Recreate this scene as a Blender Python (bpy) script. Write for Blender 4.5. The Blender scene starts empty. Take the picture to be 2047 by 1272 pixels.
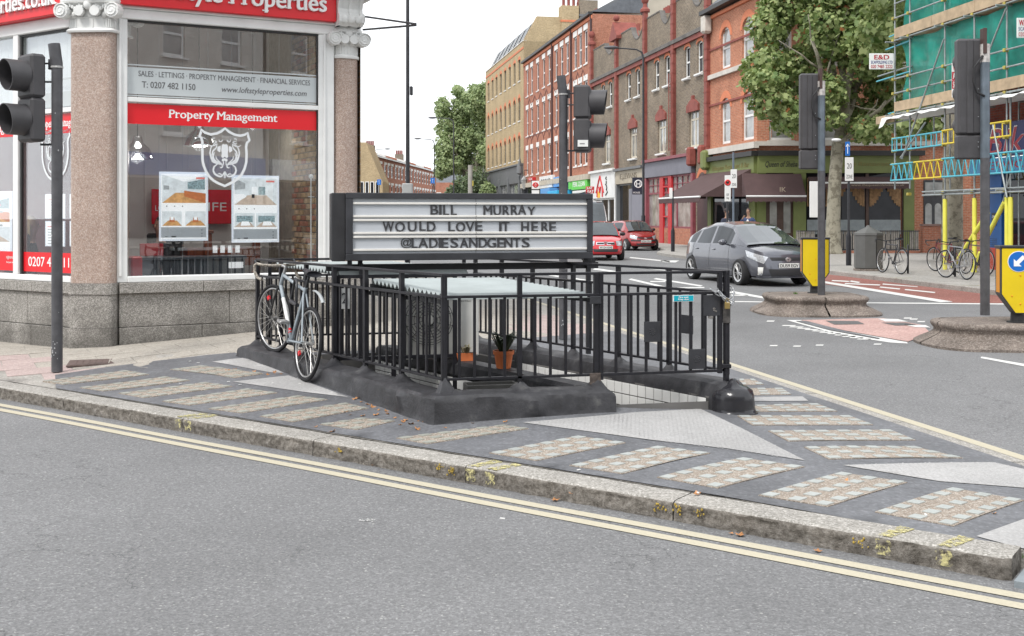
import bpy, math, random
import numpy as np
from mathutils import Vector, Matrix, noise
from mathutils.geometry import delaunay_2d_cdt
random.seed(7)
S = bpy.context.scene
COL = S.collection
R = math.radians
# ---------------------------------------------------------------- camera, sky, sun, exposure
K, H = 2200.0, 1.65            # focal length in pixels of the 2047 px wide photo, eye height in metres
CU, CV, HOR = 1023.5, 636.0, 433.0
cam = bpy.data.cameras.new('camera'); camo = bpy.data.objects.new('camera', cam); COL.objects.link(camo)
S.camera = camo
camo.location = (0, 0, H); camo.rotation_euler = (R(90), 0, 0)
cam.sensor_width = 36; cam.lens = K / 2047 * 36; cam.shift_y = (HOR - CV) / 2047
cam.clip_start = .1; cam.clip_end = 2000
W = bpy.data.worlds.new("World"); S.world = W; W.use_nodes = True
wn = W.node_tree; wn.nodes.clear()
def wnode(t, **k):
    n = wn.nodes.new(t)
    for a, b in k.items(): setattr(n, a, b)
    return n
wo = wnode('ShaderNodeOutputWorld'); wb = wnode('ShaderNodeBackground'); sky = wnode('ShaderNodeTexSky')
sky.sky_type = 'NISHITA'; sky.sun_disc = False; sky.sun_elevation = R(52); sky.sun_rotation = R(215)
mix = wnode('ShaderNodeMix', data_type='RGBA'); mix.inputs[0].default_value = .93
tc = wnode('ShaderNodeTexCoord'); nz = wnode('ShaderNodeTexNoise'); nz.inputs['Scale'].default_value = 2.2; nz.inputs['Detail'].default_value = 5
mp = wnode('ShaderNodeMapping'); mp.inputs['Scale'].default_value = (1, 1, 3.2)
cr = wnode('ShaderNodeValToRGB'); cr.color_ramp.elements[0].color = (6.9, 7.15, 7.5, 1); cr.color_ramp.elements[1].color = (8.6, 8.7, 8.8, 1)
cr.color_ramp.elements[0].position = .32; cr.color_ramp.elements[1].position = .62
wl = wn.links.new
wl(tc.outputs['Generated'], mp.inputs[0]); wl(mp.outputs[0], nz.inputs[0]); wl(nz.outputs['Fac'], cr.inputs[0])
wl(sky.outputs[0], mix.inputs[6]); wl(cr.outputs[0], mix.inputs[7]); wl(mix.outputs[2], wb.inputs[0]); wl(wb.outputs[0], wo.inputs[0])
wb.inputs[1].default_value = .12
sl = bpy.data.lights.new('sun', 'SUN'); sl.energy = 1.5; sl.angle = R(14); sl.color = (1, .965, .92)
so = bpy.data.objects.new('sun', sl); COL.objects.link(so)
so.rotation_euler = (R(38), 0, R(-35))     # light from behind the camera, high, a little from the left
S.view_settings.view_transform = 'Standard'; S.view_settings.look = 'None'; S.view_settings.gamma = 1
S.view_settings.use_curve_mapping = False
S.view_settings.exposure = 0.76
S.render.engine = 'CYCLES'; S.cycles.max_bounces = 6; S.cycles.transparent_max_bounces = 16

# ---------------------------------------------------------------- calibration helpers (photo pixel -> metres)
def kk(u): return (u - CU) / K
def P(u, v, Y): return Vector((kk(u) * Y, Y, H - (v - HOR) * Y / K))
def smooth(t): t = max(0., min(1., t)); return t * t * (3 - 2 * t)
def lerp(a, b, t): return a + (b - a) * t
def redge(y): return 3.38 - .2195 * (y - 7.27)
def zP(x, y):                                   # surface of the pavement, rising gently behind the kerb
    d = x * .587 + (y - 6.5) * .81
    li = lambda t: max(0., min(1., t)); w = li((x + 5.4) / 2.6) * lerp(1, .62, li((x + 1.4) / 2.4))
    z = .108 + .132 * li((d - .25) / 1.7) * w + .02 * li((d - 1.6) / 3) * w
    e = (redge(y) - x) * .977
    return lerp(.05, z, li(e / 2.4))
def G(u, v, z=0.): Y = K * (H - z) / (v - HOR); return Vector((kk(u) * Y, Y, z))
def GP(u, v, dz=0.):
    z = .15
    for _ in range(12):
        p = G(u, v, z); z = zP(p.x, p.y)
    return Vector((p.x, p.y, z + dz))
# ---------------------------------------------------------------- materials
MATS = {}
class NT:
    def __init__(s, name):
        s.m = bpy.data.materials.new(name); s.m.use_nodes = True; s.t = s.m.node_tree
        s.b = s.t.nodes['Principled BSDF']; s.o = s.t.nodes['Material Output']
    def n(s, t, ins=None, **k):
        x = s.t.nodes.new(t)
        for a, b in k.items(): setattr(x, a, b)
        for a, b in (ins or {}).items(): s.set(x.inputs[a], b)
        return x
    def set(s, inp, v):
        if isinstance(v, bpy.types.NodeSocket): s.t.links.new(v, inp)
        elif isinstance(v, bpy.types.Node): s.t.links.new(v.outputs[0], inp)
        else:
            if isinstance(v, tuple) and len(v) == 3 and inp.type == 'RGBA': v = (*v, 1)
            inp.default_value = v
    def B(s, **k):
        for a, b in k.items(): s.set(s.b.inputs[a.replace('_', ' ')], b)
    def coord(s, kind='Object'): return s.n('ShaderNodeTexCoord').outputs[kind]
    def noise(s, scale, detail=3, vec=None, rough=.55):
        return s.n('ShaderNodeTexNoise', {'Scale': scale, 'Detail': detail, 'Roughness': rough, 'Vector': vec or s.coord()}).outputs['Fac']
    def ramp(s, fac, stops):
        r = s.n('ShaderNodeValToRGB', {0: fac}); e = r.color_ramp.elements
        while len(e) < len(stops): e.new(.5)
        for q, (p, c) in zip(e, stops): q.position = p; q.color = (*c, 1) if len(c) == 3 else c
        return r.outputs[0]
    def mixc(s, f, a, b, mode='MIX'):
        x = s.n('ShaderNodeMix', data_type='RGBA', blend_type=mode)
        s.set(x.inputs[0], f); s.set(x.inputs[6], a); s.set(x.inputs[7], b); return x.outputs[2]
    def bump(s, h, st=.3, d=.01):
        s.B(Normal=s.n('ShaderNodeBump', {'Strength': st, 'Distance': d, 'Height': h}).outputs[0])
def g3(v): return (v, v, v)
def mat(name, c, rough=.6, metal=0, var=.15, sc=3, bump=0, bsc=60, spec=.5, dirt=0, coat=0):
    if name in MATS: return MATS[name]
    t = NT(name); co = t.coord()
    if var:
        f = t.noise(sc, 4, co); lo = tuple(x * (1 - var) for x in c); hi = tuple(min(1, x * (1 + var)) for x in c)
        col = t.ramp(f, [(.3, lo), (.7, hi)])
        if dirt:
            f2 = t.noise(sc * 2.3 + 1, 6, co, .7); col = t.mixc(t.ramp(f2, [(.5, g3(0)), (.72, g3(dirt))]), col, tuple(x * .35 for x in c))
        t.B(Base_Color=col)
    else: t.B(Base_Color=c)
    t.B(Roughness=rough, Metallic=metal, Specular_IOR_Level=spec)
    if coat: t.B(Coat_Weight=coat, Coat_Roughness=.04)
    if bump: t.bump(t.noise(bsc, 4, co), bump, .01)
    MATS[name] = t.m; return t.m
def speck(name, base, cols, sc, rough=.8, bump=.4, big=.12, bigsc=.7, cracks=False, d=.006):
    """stone, asphalt, granite: voronoi grains of several tones over a slow large-scale variation"""
    if name in MATS: return MATS[name]
    t = NT(name); co = t.coord()
    v = t.n('ShaderNodeTexVoronoi', {'Scale': sc, 'Vector': co})
    sep = t.n('ShaderNodeSeparateColor', {0: v.outputs['Color']})
    st = [(0, base)] + [(p, c) for p, c in cols]
    r = t.n('ShaderNodeValToRGB', {0: sep.outputs[0]}); r.color_ramp.interpolation = 'CONSTANT'
    e = r.color_ramp.elements
    while len(e) < len(st): e.new(.5)
    for q, (p, c) in zip(e, st): q.position = p; q.color = (*c, 1)
    f = t.noise(bigsc, 5, co, .6)
    col = t.mixc(1., r.outputs[0], t.ramp(f, [(.3, g3(1 - big)), (.7, g3(1 + big))]), 'MULTIPLY')
    f3 = t.noise(sc * .35, 3, co); col = t.mixc(1., col, t.ramp(f3, [(.3, g3(.86)), (.7, g3(1.12))]), 'MULTIPLY')
    h = v.outputs['Distance']
    if cracks:
        w = t.n('ShaderNodeTexVoronoi', {'Scale': 1.1, 'Vector': t.n('ShaderNodeVectorMath', {0: co, 1: t.n('ShaderNodeVectorMath', {0: t.n('ShaderNodeTexNoise', {'Scale': 2.5, 'Detail': 8., 'Roughness': .65, 'Vector': co}).outputs['Color'], 3: .55}, operation='SCALE')}, operation='ADD')}, feature='DISTANCE_TO_EDGE')
        cm = t.n('ShaderNodeMath', {0: w.outputs[0], 1: .0045}, operation='LESS_THAN')
        cm2 = t.n('ShaderNodeMath', {0: cm, 1: t.n('ShaderNodeMath', {0: t.noise(.5, 2, co), 1: .54}, operation='GREATER_THAN')}, operation='MULTIPLY')
        col = t.mixc(t.n('ShaderNodeMath', {0: cm2, 1: .5}, operation='MULTIPLY').outputs[0], col, tuple(x * .3 for x in base))
    t.B(Base_Color=col, Roughness=rough, Specular_IOR_Level=.3); t.bump(h, bump, d)
    MATS[name] = t.m; return t.m
def brickmat(name, c1, c2, mortar, bw=.225, bh=.075, rough=.85, soot=.25, ms=.01):
    if name in MATS: return MATS[name]
    t = NT(name); co = t.coord(); s = t.n('ShaderNodeSeparateXYZ', {0: co})
    v = t.n('ShaderNodeCombineXYZ', {0: t.n('ShaderNodeMath', {0: s.outputs[0], 1: s.outputs[1]}, operation='ADD'), 1: s.outputs[2]})
    br = t.n('ShaderNodeTexBrick', {'Vector': v, 'Color1': c1, 'Color2': c2, 'Mortar': mortar, 'Scale': 1., 'Mortar Size': ms, 'Brick Width': bw, 'Row Height': bh, 'Bias': -.1, 'Mortar Smooth': .3})
    f = t.noise(.6, 5, co, .65); f2 = t.noise(9, 4, co)
    c = t.mixc(1., br.outputs[0], t.ramp(f, [(.32, g3(1 - soot)), (.68, g3(1.12))]), 'MULTIPLY')
    c = t.mixc(1., c, t.ramp(f2, [(.3, g3(.8)), (.7, g3(1.2))]), 'MULTIPLY')
    t.B(Base_Color=c, Roughness=rough, Specular_IOR_Level=.2)
    t.bump(t.n('ShaderNodeMath', {0: 1., 1: br.outputs['Fac']}, operation='SUBTRACT').outputs[0], .5, .01)
    MATS[name] = t.m; return t.m
def glassmat(name, tint=(.9, .93, .92), refl=1.0, base=.05, dark=None, rough=.0):
    """clear shop glass: transparent with a fresnel mirror on top; 'dark' makes the window of an unlit far room"""
    if name in MATS: return MATS[name]
    t = NT(name); t.t.nodes.remove(t.b)
    fr = t.n('ShaderNodeMath', {0: t.n('ShaderNodeLayerWeight', {'Blend': .5}).outputs['Facing'], 1: 4.}, operation='POWER'); gl = t.n('ShaderNodeBsdfGlossy', {'Roughness': rough, 'Color': (.95, .97, 1)})
    f = t.n('ShaderNodeMath', {0: fr, 1: refl, 2: base}, operation='MULTIPLY_ADD'); f.use_clamp = True
    if dark:
        co = t.coord(); x = t.n('ShaderNodeBsdfDiffuse', {'Color': t.ramp(t.noise(1.3, 3, co), [(.35, dark), (.7, tuple(q * 2.2 for q in dark))])})
    else: x = t.n('ShaderNodeBsdfTransparent', {'Color': tint})
    m = t.n('ShaderNodeMixShader', {0: f, 1: x.outputs[0], 2: gl.outputs[0]})
    t.t.links.new(m.outputs[0], t.o.inputs[0]); MATS[name] = t.m; return t.m
# ---------------------------------------------------------------- mesh builder
class MB:
    def __init__(s): s.v = []; s.f = []; s.mi = []; s.cur = 0
    def add(s, vs, fs, M=None):
        o = len(s.v)
        s.v += [tuple(M @ Vector(p)) if M is not None else tuple(p) for p in vs]
        s.f += [tuple(i + o for i in f) for f in fs]; s.mi += [s.cur] * len(fs); return s
    def box(s, x0, x1, y0, y1, z0, z1, M=None):
        vs = [(x, y, z) for z in (z0, z1) for y in (y0, y1) for x in (x0, x1)]
        return s.add(vs, [(0, 2, 3, 1), (4, 5, 7, 6), (0, 1, 5, 4), (2, 6, 7, 3), (0, 4, 6, 2), (1, 3, 7, 5)], M)
    def bbox(s, x0, x1, y0, y1, z0, z1, c=.005, M=None):
        """box with all its edges chamfered"""
        vs = []; idx = {}
        X = (x0, x1); Y = (y0, y1); Z = (z0, z1); c = min(c, abs(x1 - x0) / 3, abs(y1 - y0) / 3, abs(z1 - z0) / 3)
        for i in (0, 1):
            for j in (0, 1):
                for k in (0, 1):
                    px, py, pz = X[i], Y[j], Z[k]; qx, qy, qz = (c if i == 0 else -c), (c if j == 0 else -c), (c if k == 0 else -c)
                    for a, p in enumerate(((px, py + qy, pz + qz), (px + qx, py, pz + qz), (px + qx, py + qy, pz))):
                        idx[(i, j, k, a)] = len(vs); vs.append(p)
        I = idx; f = []
        for q in (0, 1):
            f.append([I[(q, 0, 0, 0)], I[(q, 1, 0, 0)], I[(q, 1, 1, 0)], I[(q, 0, 1, 0)]][::(-1 if q == 0 else 1)])
            f.append([I[(0, q, 0, 1)], I[(1, q, 0, 1)], I[(1, q, 1, 1)], I[(0, q, 1, 1)]][::(1 if q == 0 else -1)])
            f.append([I[(0, 0, q, 2)], I[(1, 0, q, 2)], I[(1, 1, q, 2)], I[(0, 1, q, 2)]][::(-1 if q == 0 else 1)])
        for j in (0, 1):
            for k in (0, 1): f.append([I[(0, j, k, 1)], I[(1, j, k, 1)], I[(1, j, k, 2)], I[(0, j, k, 2)]])
        for i in (0, 1):
            for k in (0, 1): f.append([I[(i, 0, k, 0)], I[(i, 1, k, 0)], I[(i, 1, k, 2)], I[(i, 0, k, 2)]])
            for j in (0, 1): f.append([I[(i, j, 0, 0)], I[(i, j, 1, 0)], I[(i, j, 1, 1)], I[(i, j, 0, 1)]])
        for i in (0, 1):
            for j in (0, 1):
                for k in (0, 1): f.append([I[(i, j, k, 0)], I[(i, j, k, 1)], I[(i, j, k, 2)]])
        return s.add(vs, [tuple(q) for q in f], M)
    def prism(s, poly, axis, a, b, M=None):
        """poly: 2D points; axis 'z': (x,y) extruded z a..b; 'y': (x,z) extruded along y; 'x': (y,z) along x"""
        n = len(poly)
        def p3(q, t): return (q[0], q[1], t) if axis == 'z' else (q[0], t, q[1]) if axis == 'y' else (t, q[0], q[1])
        vs = [p3(q, a) for q in poly] + [p3(q, b) for q in poly]
        fs = [tuple(range(n))[::-1], tuple(range(n, 2 * n))] + [(i, (i + 1) % n, n + (i + 1) % n, n + i) for i in range(n)]
        return s.add(vs, fs, M)
    def quad(s, *pts, M=None): return s.add(pts, [tuple(range(len(pts)))], M)
    def tube(s, pts, r, n=8, M=None, cap=True, closed=False, sq=False):
        pts = [Vector(p) for p in pts]; m = len(pts); rs = r if isinstance(r, (list, tuple)) else [r] * m
        vs = []; fs = []; prev = None
        for i, p in enumerate(pts):
            if closed: d = pts[(i + 1) % m] - pts[i - 1]
            else: d = pts[min(i + 1, m - 1)] - pts[max(i - 1, 0)]
            d.normalize()
            if prev is None: ref = Vector((0, 0, 1)) if abs(d.z) < .95 else Vector((0, 1, 0)); a = d.cross(ref).normalized()
            else: a = (prev - d * prev.dot(d)).normalized()
            prev = a; b = d.cross(a)
            for j in range(n):
                t = 2 * math.pi * (j + (.5 if sq else 0)) / n; vs.append(p + (a * math.cos(t) + b * math.sin(t)) * rs[i])
        for i in range(m if closed else m - 1):
            for j in range(n):
                i2 = (i + 1) % m; fs.append((i * n + j, i * n + (j + 1) % n, i2 * n + (j + 1) % n, i2 * n + j))
        if cap and not closed: fs += [tuple(range(n))[::-1], tuple(range((m - 1) * n, m * n))]
        return s.add(vs, fs, M)
    def lathe(s, prof, n=24, M=None, cap=True):
        """profile of (radius, height) round z"""
        vs = []; m = len(prof)
        for r, z in prof:
            for j in range(n): t = 2 * math.pi * j / n; vs.append((r * math.cos(t), r * math.sin(t), z))
        fs = [(i * n + j, i * n + (j + 1) % n, (i + 1) * n + (j + 1) % n, (i + 1) * n + j) for i in range(m - 1) for j in range(n)]
        if cap: fs += [tuple(range(n))[::-1], tuple(range((m - 1) * n, m * n))]
        return s.add(vs, fs, M)
    def ball(s, c, rx, ry=None, rz=None, n=10, M=None):
        ry = ry or rx; rz = rz or rx; vs = []; fs = []; m = n // 2 + 1
        for i in range(m + 1):
            a = -math.pi / 2 + math.pi * i / m
            for j in range(n): t = 2 * math.pi * j / n; vs.append((c[0] + rx * math.cos(a) * math.cos(t), c[1] + ry * math.cos(a) * math.sin(t), c[2] + rz * math.sin(a)))
        fs = [(i * n + j, i * n + (j + 1) % n, (i + 1) * n + (j + 1) % n, (i + 1) * n + j) for i in range(m) for j in range(n)]
        return s.add(vs, fs, M)
    def mesh(s, name, mats, smooth=False):
        me = bpy.data.meshes.new(name); me.from_pydata([tuple(p) for p in s.v], [], s.f)
        for m in (mats if isinstance(mats, (list, tuple)) else [mats]): me.materials.append(m)
        if len(set(s.mi)) > 1 or s.cur: me.polygons.foreach_set('material_index', s.mi)
        if smooth is True: me.polygons.foreach_set('use_smooth', [True] * len(s.f))
        elif smooth:
            me.polygons.foreach_set('use_smooth', [True] * len(s.f)); me.update()
            try: me.set_sharp_from_angle(angle=R(smooth))
            except Exception: pass
        me.update(); return me
    def build(s, name, mats, parent=None, smooth=False, **props):
        return link(name, s.mesh(name, mats, smooth), parent, **props)
def link(name, me, parent=None, loc=None, rz=None, **props):
    o = bpy.data.objects.new(name, me); COL.objects.link(o); o.parent = parent
    if loc is not None: o.location = loc
    if rz is not None: o.rotation_euler = (0, 0, rz)
    for k, v in props.items():
        if v is not None: o[k] = v
    return o
def thing(name, label, cat, loc=(0, 0, 0), rz=0, group=None):
    o = bpy.data.objects.new(name, None); COL.objects.link(o); o.location = loc; o.rotation_euler = (0, 0, rz)
    o['label'] = label; o['category'] = cat; o.empty_display_size = .1
    if group: o['group'] = group
    return o
def kids(o): return [c for c in COL.objects if c.parent == o]
def dup(o, loc=None, rz=None, label=None, parent=None, group=None):
    c = o.copy(); COL.objects.link(c); c.parent = parent
    if loc is not None: c.location = loc
    if rz is not None: c.rotation_euler = (0, 0, rz)
    if label: c['label'] = label
    if group: c['group'] = group
    for k in o.children: dup(k, parent=c)
    return c
class F:
    """frame of a facade: origin on the ground, x to the right along the wall, y into the building"""
    def __init__(s, ox, oy, dx, dy): l = math.hypot(dx, dy); s.ox, s.oy, s.dx, s.dy = ox, oy, dx / l, dy / l; s.rz = math.atan2(dy, dx)
    def x(s, u, y=0):
        k = kk(u); ox = s.ox - y * s.dy; oy = s.oy + y * s.dx
        return (k * oy - ox) / (s.dx - k * s.dy)
    def w(s, x, y=0, z=0): return Vector((s.ox + x * s.dx - y * s.dy, s.oy + x * s.dy + y * s.dx, z))
    def z(s, u, v, y=0): p = s.w(s.x(u, y), y); return H - (v - HOR) * p.y / K
    def thing(s, name, label, cat, group=None): return thing(name, label, cat, (s.ox, s.oy, 0), s.rz, group)
_tc = {}
def text_mesh(body, bold=0., shear=0., depth=0., space=1.):
    key = (body, bold, shear, depth, space)
    if key not in _tc:
        c = bpy.data.curves.new('t', 'FONT'); c.body = body; c.size = 1; c.offset = bold; c.shear = shear; c.extrude = depth; c.resolution_u = 3; c.space_character = space
        o = bpy.data.objects.new('t', c); me = bpy.data.meshes.new_from_object(o)
        co = np.empty(len(me.vertices) * 3); me.vertices.foreach_get('co', co); co = co.reshape(-1, 3)
        fs = [tuple(p.vertices) for p in me.polygons]; _tc[key] = (co, fs)
        bpy.data.meshes.remove(me); bpy.data.objects.remove(o)
    return _tc[key]
def txt(body, x0, x1, z0, z1, y, m, parent, name='lettering', depth=.001, bold=0., shear=0., plane='xz', mb=None, space=1., **props):
    """letters fitted into a box on the wall plane (x right, z up, facing -y)"""
    co, fs = text_mesh(body, 0., shear, .5, space)
    lo = co.min(0); hi = co.max(0); c = (co - lo) / np.maximum(hi - lo, 1e-6)
    vs = [(x0 + p[0] * (x1 - x0), y - p[2] * depth, z0 + p[1] * (z1 - z0)) for p in c]
    b = mb or MB()
    for k in ((-1, 0, 1) if bold else (0,)): o_ = k * bold * .55 * (z1 - z0); b.add([(p[0] + o_, p[1] - .0004 * (k + 1), p[2] + o_ * .3) for p in vs], fs)
    if mb is None: return b.build(name, m, parent, **props)
def sweep(prof, path, normals=None):
    """list of rings"""
    pass
def wall(mb, x0, x1, z0, z1, y, ops, depth=.15):
    """wall plane with real rectangular openings (xa,xb,za,zb[,arch rise]) and their reveals"""
    xs = sorted({x0, x1, *[q for o in ops for q in o[:2]]}); zs = sorted({z0, z1, *[q for o in ops for q in o[2:4]]})
    xs = [q for q in xs if x0 <= q <= x1]; zs = [q for q in zs if z0 <= q <= z1]
    for i in range(len(xs) - 1):
        cx = (xs[i] + xs[i + 1]) / 2; run = None
        for j in range(len(zs) - 1):
            cz = (zs[j] + zs[j + 1]) / 2
            hole = any(o[0] < cx < o[1] and o[2] < cz < o[3] for o in ops)
            if not hole: run = (run[0], zs[j + 1]) if run else (zs[j], zs[j + 1])
            if (hole or j == len(zs) - 2) and run:
                mb.quad((xs[i], y, run[0]), (xs[i + 1], y, run[0]), (xs[i + 1], y, run[1]), (xs[i], y, run[1])); run = None
    for o in ops:
        a, b, c, d = o[:4]; e = y + depth
        mb.quad((a, y, c), (a, y, d), (a, e, d), (a, e, c)); mb.quad((b, y, c), (b, e, c), (b, e, d), (b, y, d))
        mb.quad((a, y, c), (a, e, c), (b, e, c), (b, y, c))
        if len(o) > 4:
            r = o[4]; n = 8; w = (b - a) / 2; m = (a + b) / 2
            pts = [(m - w * math.cos(math.pi * i / n), d - r + r * math.sin(math.pi * i / n)) for i in range(n + 1)]
            for i in range(n):
                (p, q), (p2, q2) = pts[i], pts[i + 1]
                mb.quad((p, y, q), (p2, y, q2), (p2, y, d), (p, y, d)); mb.quad((p, y, q), (p, e, q), (p2, e, q2), (p2, y, q2))
        else: mb.quad((a, y, d), (b, y, d), (b, e, d), (a, e, d))
_wm = {}
def window(parent, x, z, w, h, y, frame, glass, kind='sash', fr=.07, sill=None, arch=0, cols=1, **props):
    """window part (frame and bars) with a pane sub-part, placed in the opening; meshes shared by size"""
    w = round(w, 2); h = round(h, 2); key = (w, h, kind, frame.name, glass.name, fr, sill.name if sill else 0, round(arch, 2), cols)
    if key not in _wm:
        b = MB(); f = fr
        b.box(-w / 2, -w / 2 + f, 0, .06, 0, h); b.box(w / 2 - f, w / 2, 0, .06, 0, h); b.box(-w / 2 + f, w / 2 - f, 0, .06, 0, f * 1.3); b.box(-w / 2 + f, w / 2 - f, 0, .06, h - f, h)
        if kind == 'sash': b.box(-w / 2 + f, w / 2 - f, -.015, .055, h * .5 - f / 2, h * .5 + f / 2)
        if kind == 'transom': b.box(-w / 2 + f, w / 2 - f, 0, .055, h * .68 - f / 2, h * .68 + f / 2)
        for i in range(1, cols): xx = -w / 2 + w * i / cols; b.box(xx - f * .45, xx + f * .45, .003, .052, f * 1.3, h - f)
        if sill: b.cur = 1; b.box(-w / 2 - .1, w / 2 + .1, -.26, .02, -.09, -.002); b.cur = 0
        g = MB(); g.box(-w / 2 + f * .5, w / 2 - f * .5, .028, .036, f * .6, h - f * .5)
        _wm[key] = (b.mesh('window', [frame, sill or frame]), g.mesh('pane', glass))
    a, g = _wm[key]
    o = link('window', a, parent, (x, y, z), **props); link('pane', g, o); return o
# ---------------------------------------------------------------- materials used all over
ASPH = speck('asphalt', (.15, .151, .153), [(.3, (.175, .176, .179)), (.65, (.2, .201, .204)), (.9, (.24, .241, .243)), (.992, (.32, .32, .31))], 110, .9, .22, .14, .4, True)
ASPH2 = speck('asphalt_far', g3(.145), [(.35, (.17, .172, .178)), (.75, (.2, .2, .205)), (.95, (.3, .3, .3))], 60, .9, .4, .14, .3, True)
DARKP = speck('dark_mastic', (.13, .133, .142), [(.5, (.145, .149, .16)), (.9, (.175, .178, .19))], 60, .62, .25, .25, 1.3)
AGG = speck('aggregate', (.24, .2, .165), [(.3, (.3, .25, .205)), (.6, (.37, .32, .27)), (.85, (.46, .42, .37))], 140, .75, .6, .1, 2)
LENS = mat('pavement_glass', (.38, .4, .385), .4, 0, .08, 7, .1, 30, .5, .15)
LENSD = mat('pavement_glass_worn', (.3, .305, .27), .5, 0, .1, 6, .15, 30, .5, .2)
PALE = speck('pale_mastic', (.365, .36, .355), [(.5, (.385, .38, .375)), (.9, (.42, .415, .41))], 150, .75, .35, .12, 1.1)
GRAN = speck('kerb_granite', (.25, .238, .215), [(.3, (.31, .295, .27)), (.6, (.37, .352, .325)), (.9, (.48, .46, .43))], 110, .85, .4, .12, 3)
def kerbmat():
    t = NT('kerb_rough'); co = t.coord(); n1 = t.noise(26, 8, co, .75); n2 = t.noise(5, 4, co)
    c = t.ramp(n1, [(.34, (.11, .098, .085)), (.46, (.22, .2, .175)), (.56, (.31, .285, .255)), (.72, (.43, .405, .37))])
    c = t.mixc(1., c, t.ramp(n2, [(.3, g3(.72)), (.7, g3(1.15))]), 'MULTIPLY')
    t.B(Base_Color=c, Roughness=.95, Specular_IOR_Level=.15); t.bump(n1, 1., .03); MATS['kerb_rough'] = t.m; return t.m
KROUGH = kerbmat()
def linemat(name, c, wear=.5):
    t = NT(name); co = t.coord(); n1 = t.noise(30, 8, co, .8); n2 = t.noise(70, 3, co)
    col = t.ramp(n2, [(.3, tuple(x * .88 for x in c)), (.7, c)])
    col = t.mixc(t.ramp(n1, [(.60, g3(0)), (.70, g3(wear))]), col, (.16, .16, .165))
    t.B(Base_Color=col, Roughness=.75, Specular_IOR_Level=.2, Alpha=t.ramp(n1, [(.44, g3(1)), (.52, g3(.0))]) if wear > .9 else 1.); t.bump(n2, .3, .004); MATS[name] = t.m; return t.m
YEL = linemat('yellow_road_paint', (.5, .46, .355), .5); WHT = linemat('white_road_paint', (.66, .66, .64), .5)
YEL2 = linemat('kerb_blip_paint', (.58, .53, .27), .95)
REDL = speck('red_bus_lane', (.22, .09, .075), [(.4, (.27, .115, .095)), (.85, (.33, .17, .14))], 60, .85, .3, .15, .5)
PINK = speck('pink_tactile', (.42, .27, .245), [(.4, (.47, .31, .28)), (.85, (.54, .39, .35))], 50, .85, .3, .12, .8)
BIT = None
def bitmat():
    t = NT('black_bitumen'); co = t.coord(); n1 = t.noise(7, 5, co, .6); n2 = t.noise(60, 3, co); n3 = t.noise(2.5, 3, co)
    t.B(Base_Color=t.ramp(n1, [(.35, (.028, .028, .031)), (.6, (.05, .05, .055)), (.74, (.1, .1, .1))]), Roughness=t.ramp(n3, [(.35, g3(.42)), (.65, g3(.6))]), Specular_IOR_Level=.42)
    t.bump(t.n('ShaderNodeMath', {0: n1, 1: t.n('ShaderNodeMath', {0: n2, 1: .25}, operation='MULTIPLY')}, operation='ADD').outputs[0], .45, .02); return t.m
BIT = bitmat()
BLKP = mat('black_gloss_paint', (.014, .014, .018), .42, 0, .35, 14, .25, 30, .4)
BLKS = mat('black_steel', (.03, .031, .036), .42, 0, .3, 6, .15, 40)
POLE = mat('grey_black_pole', (.075, .075, .082), .5, 0, .25, 9, .2, 40, .5, .1)
WPAINT = mat('white_paint', (.78, .79, .78), .45, 0, .05, 4, .05, 50, .5, .08)
WPLAS = mat('white_plaster', (.74, .745, .73), .6, 0, .07, 3, .15, 30, .4, .12)
RED = mat('sign_red', (.72, .012, .02), .35, 0, .04, 3)
LWHT = mat('letter_white', (.85, .85, .84), .4, 0, 0)
GREYB = mat('grey_print', (.12, .12, .125), .6, 0, 0)
STEEL = mat('galvanised_steel', (.42, .44, .46), .42, .75, .2, 9, .15, 30)
CHROME = mat('chrome', (.75, .76, .78), .12, 1, 0)
RUB = mat('rubber', (.018, .018, .02), .7, 0, .2, 20, .2, 60, .3)
LEAFL = mat('dry_leaf', (.42, .2, .08), .7, 0, .35, 30)
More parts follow.
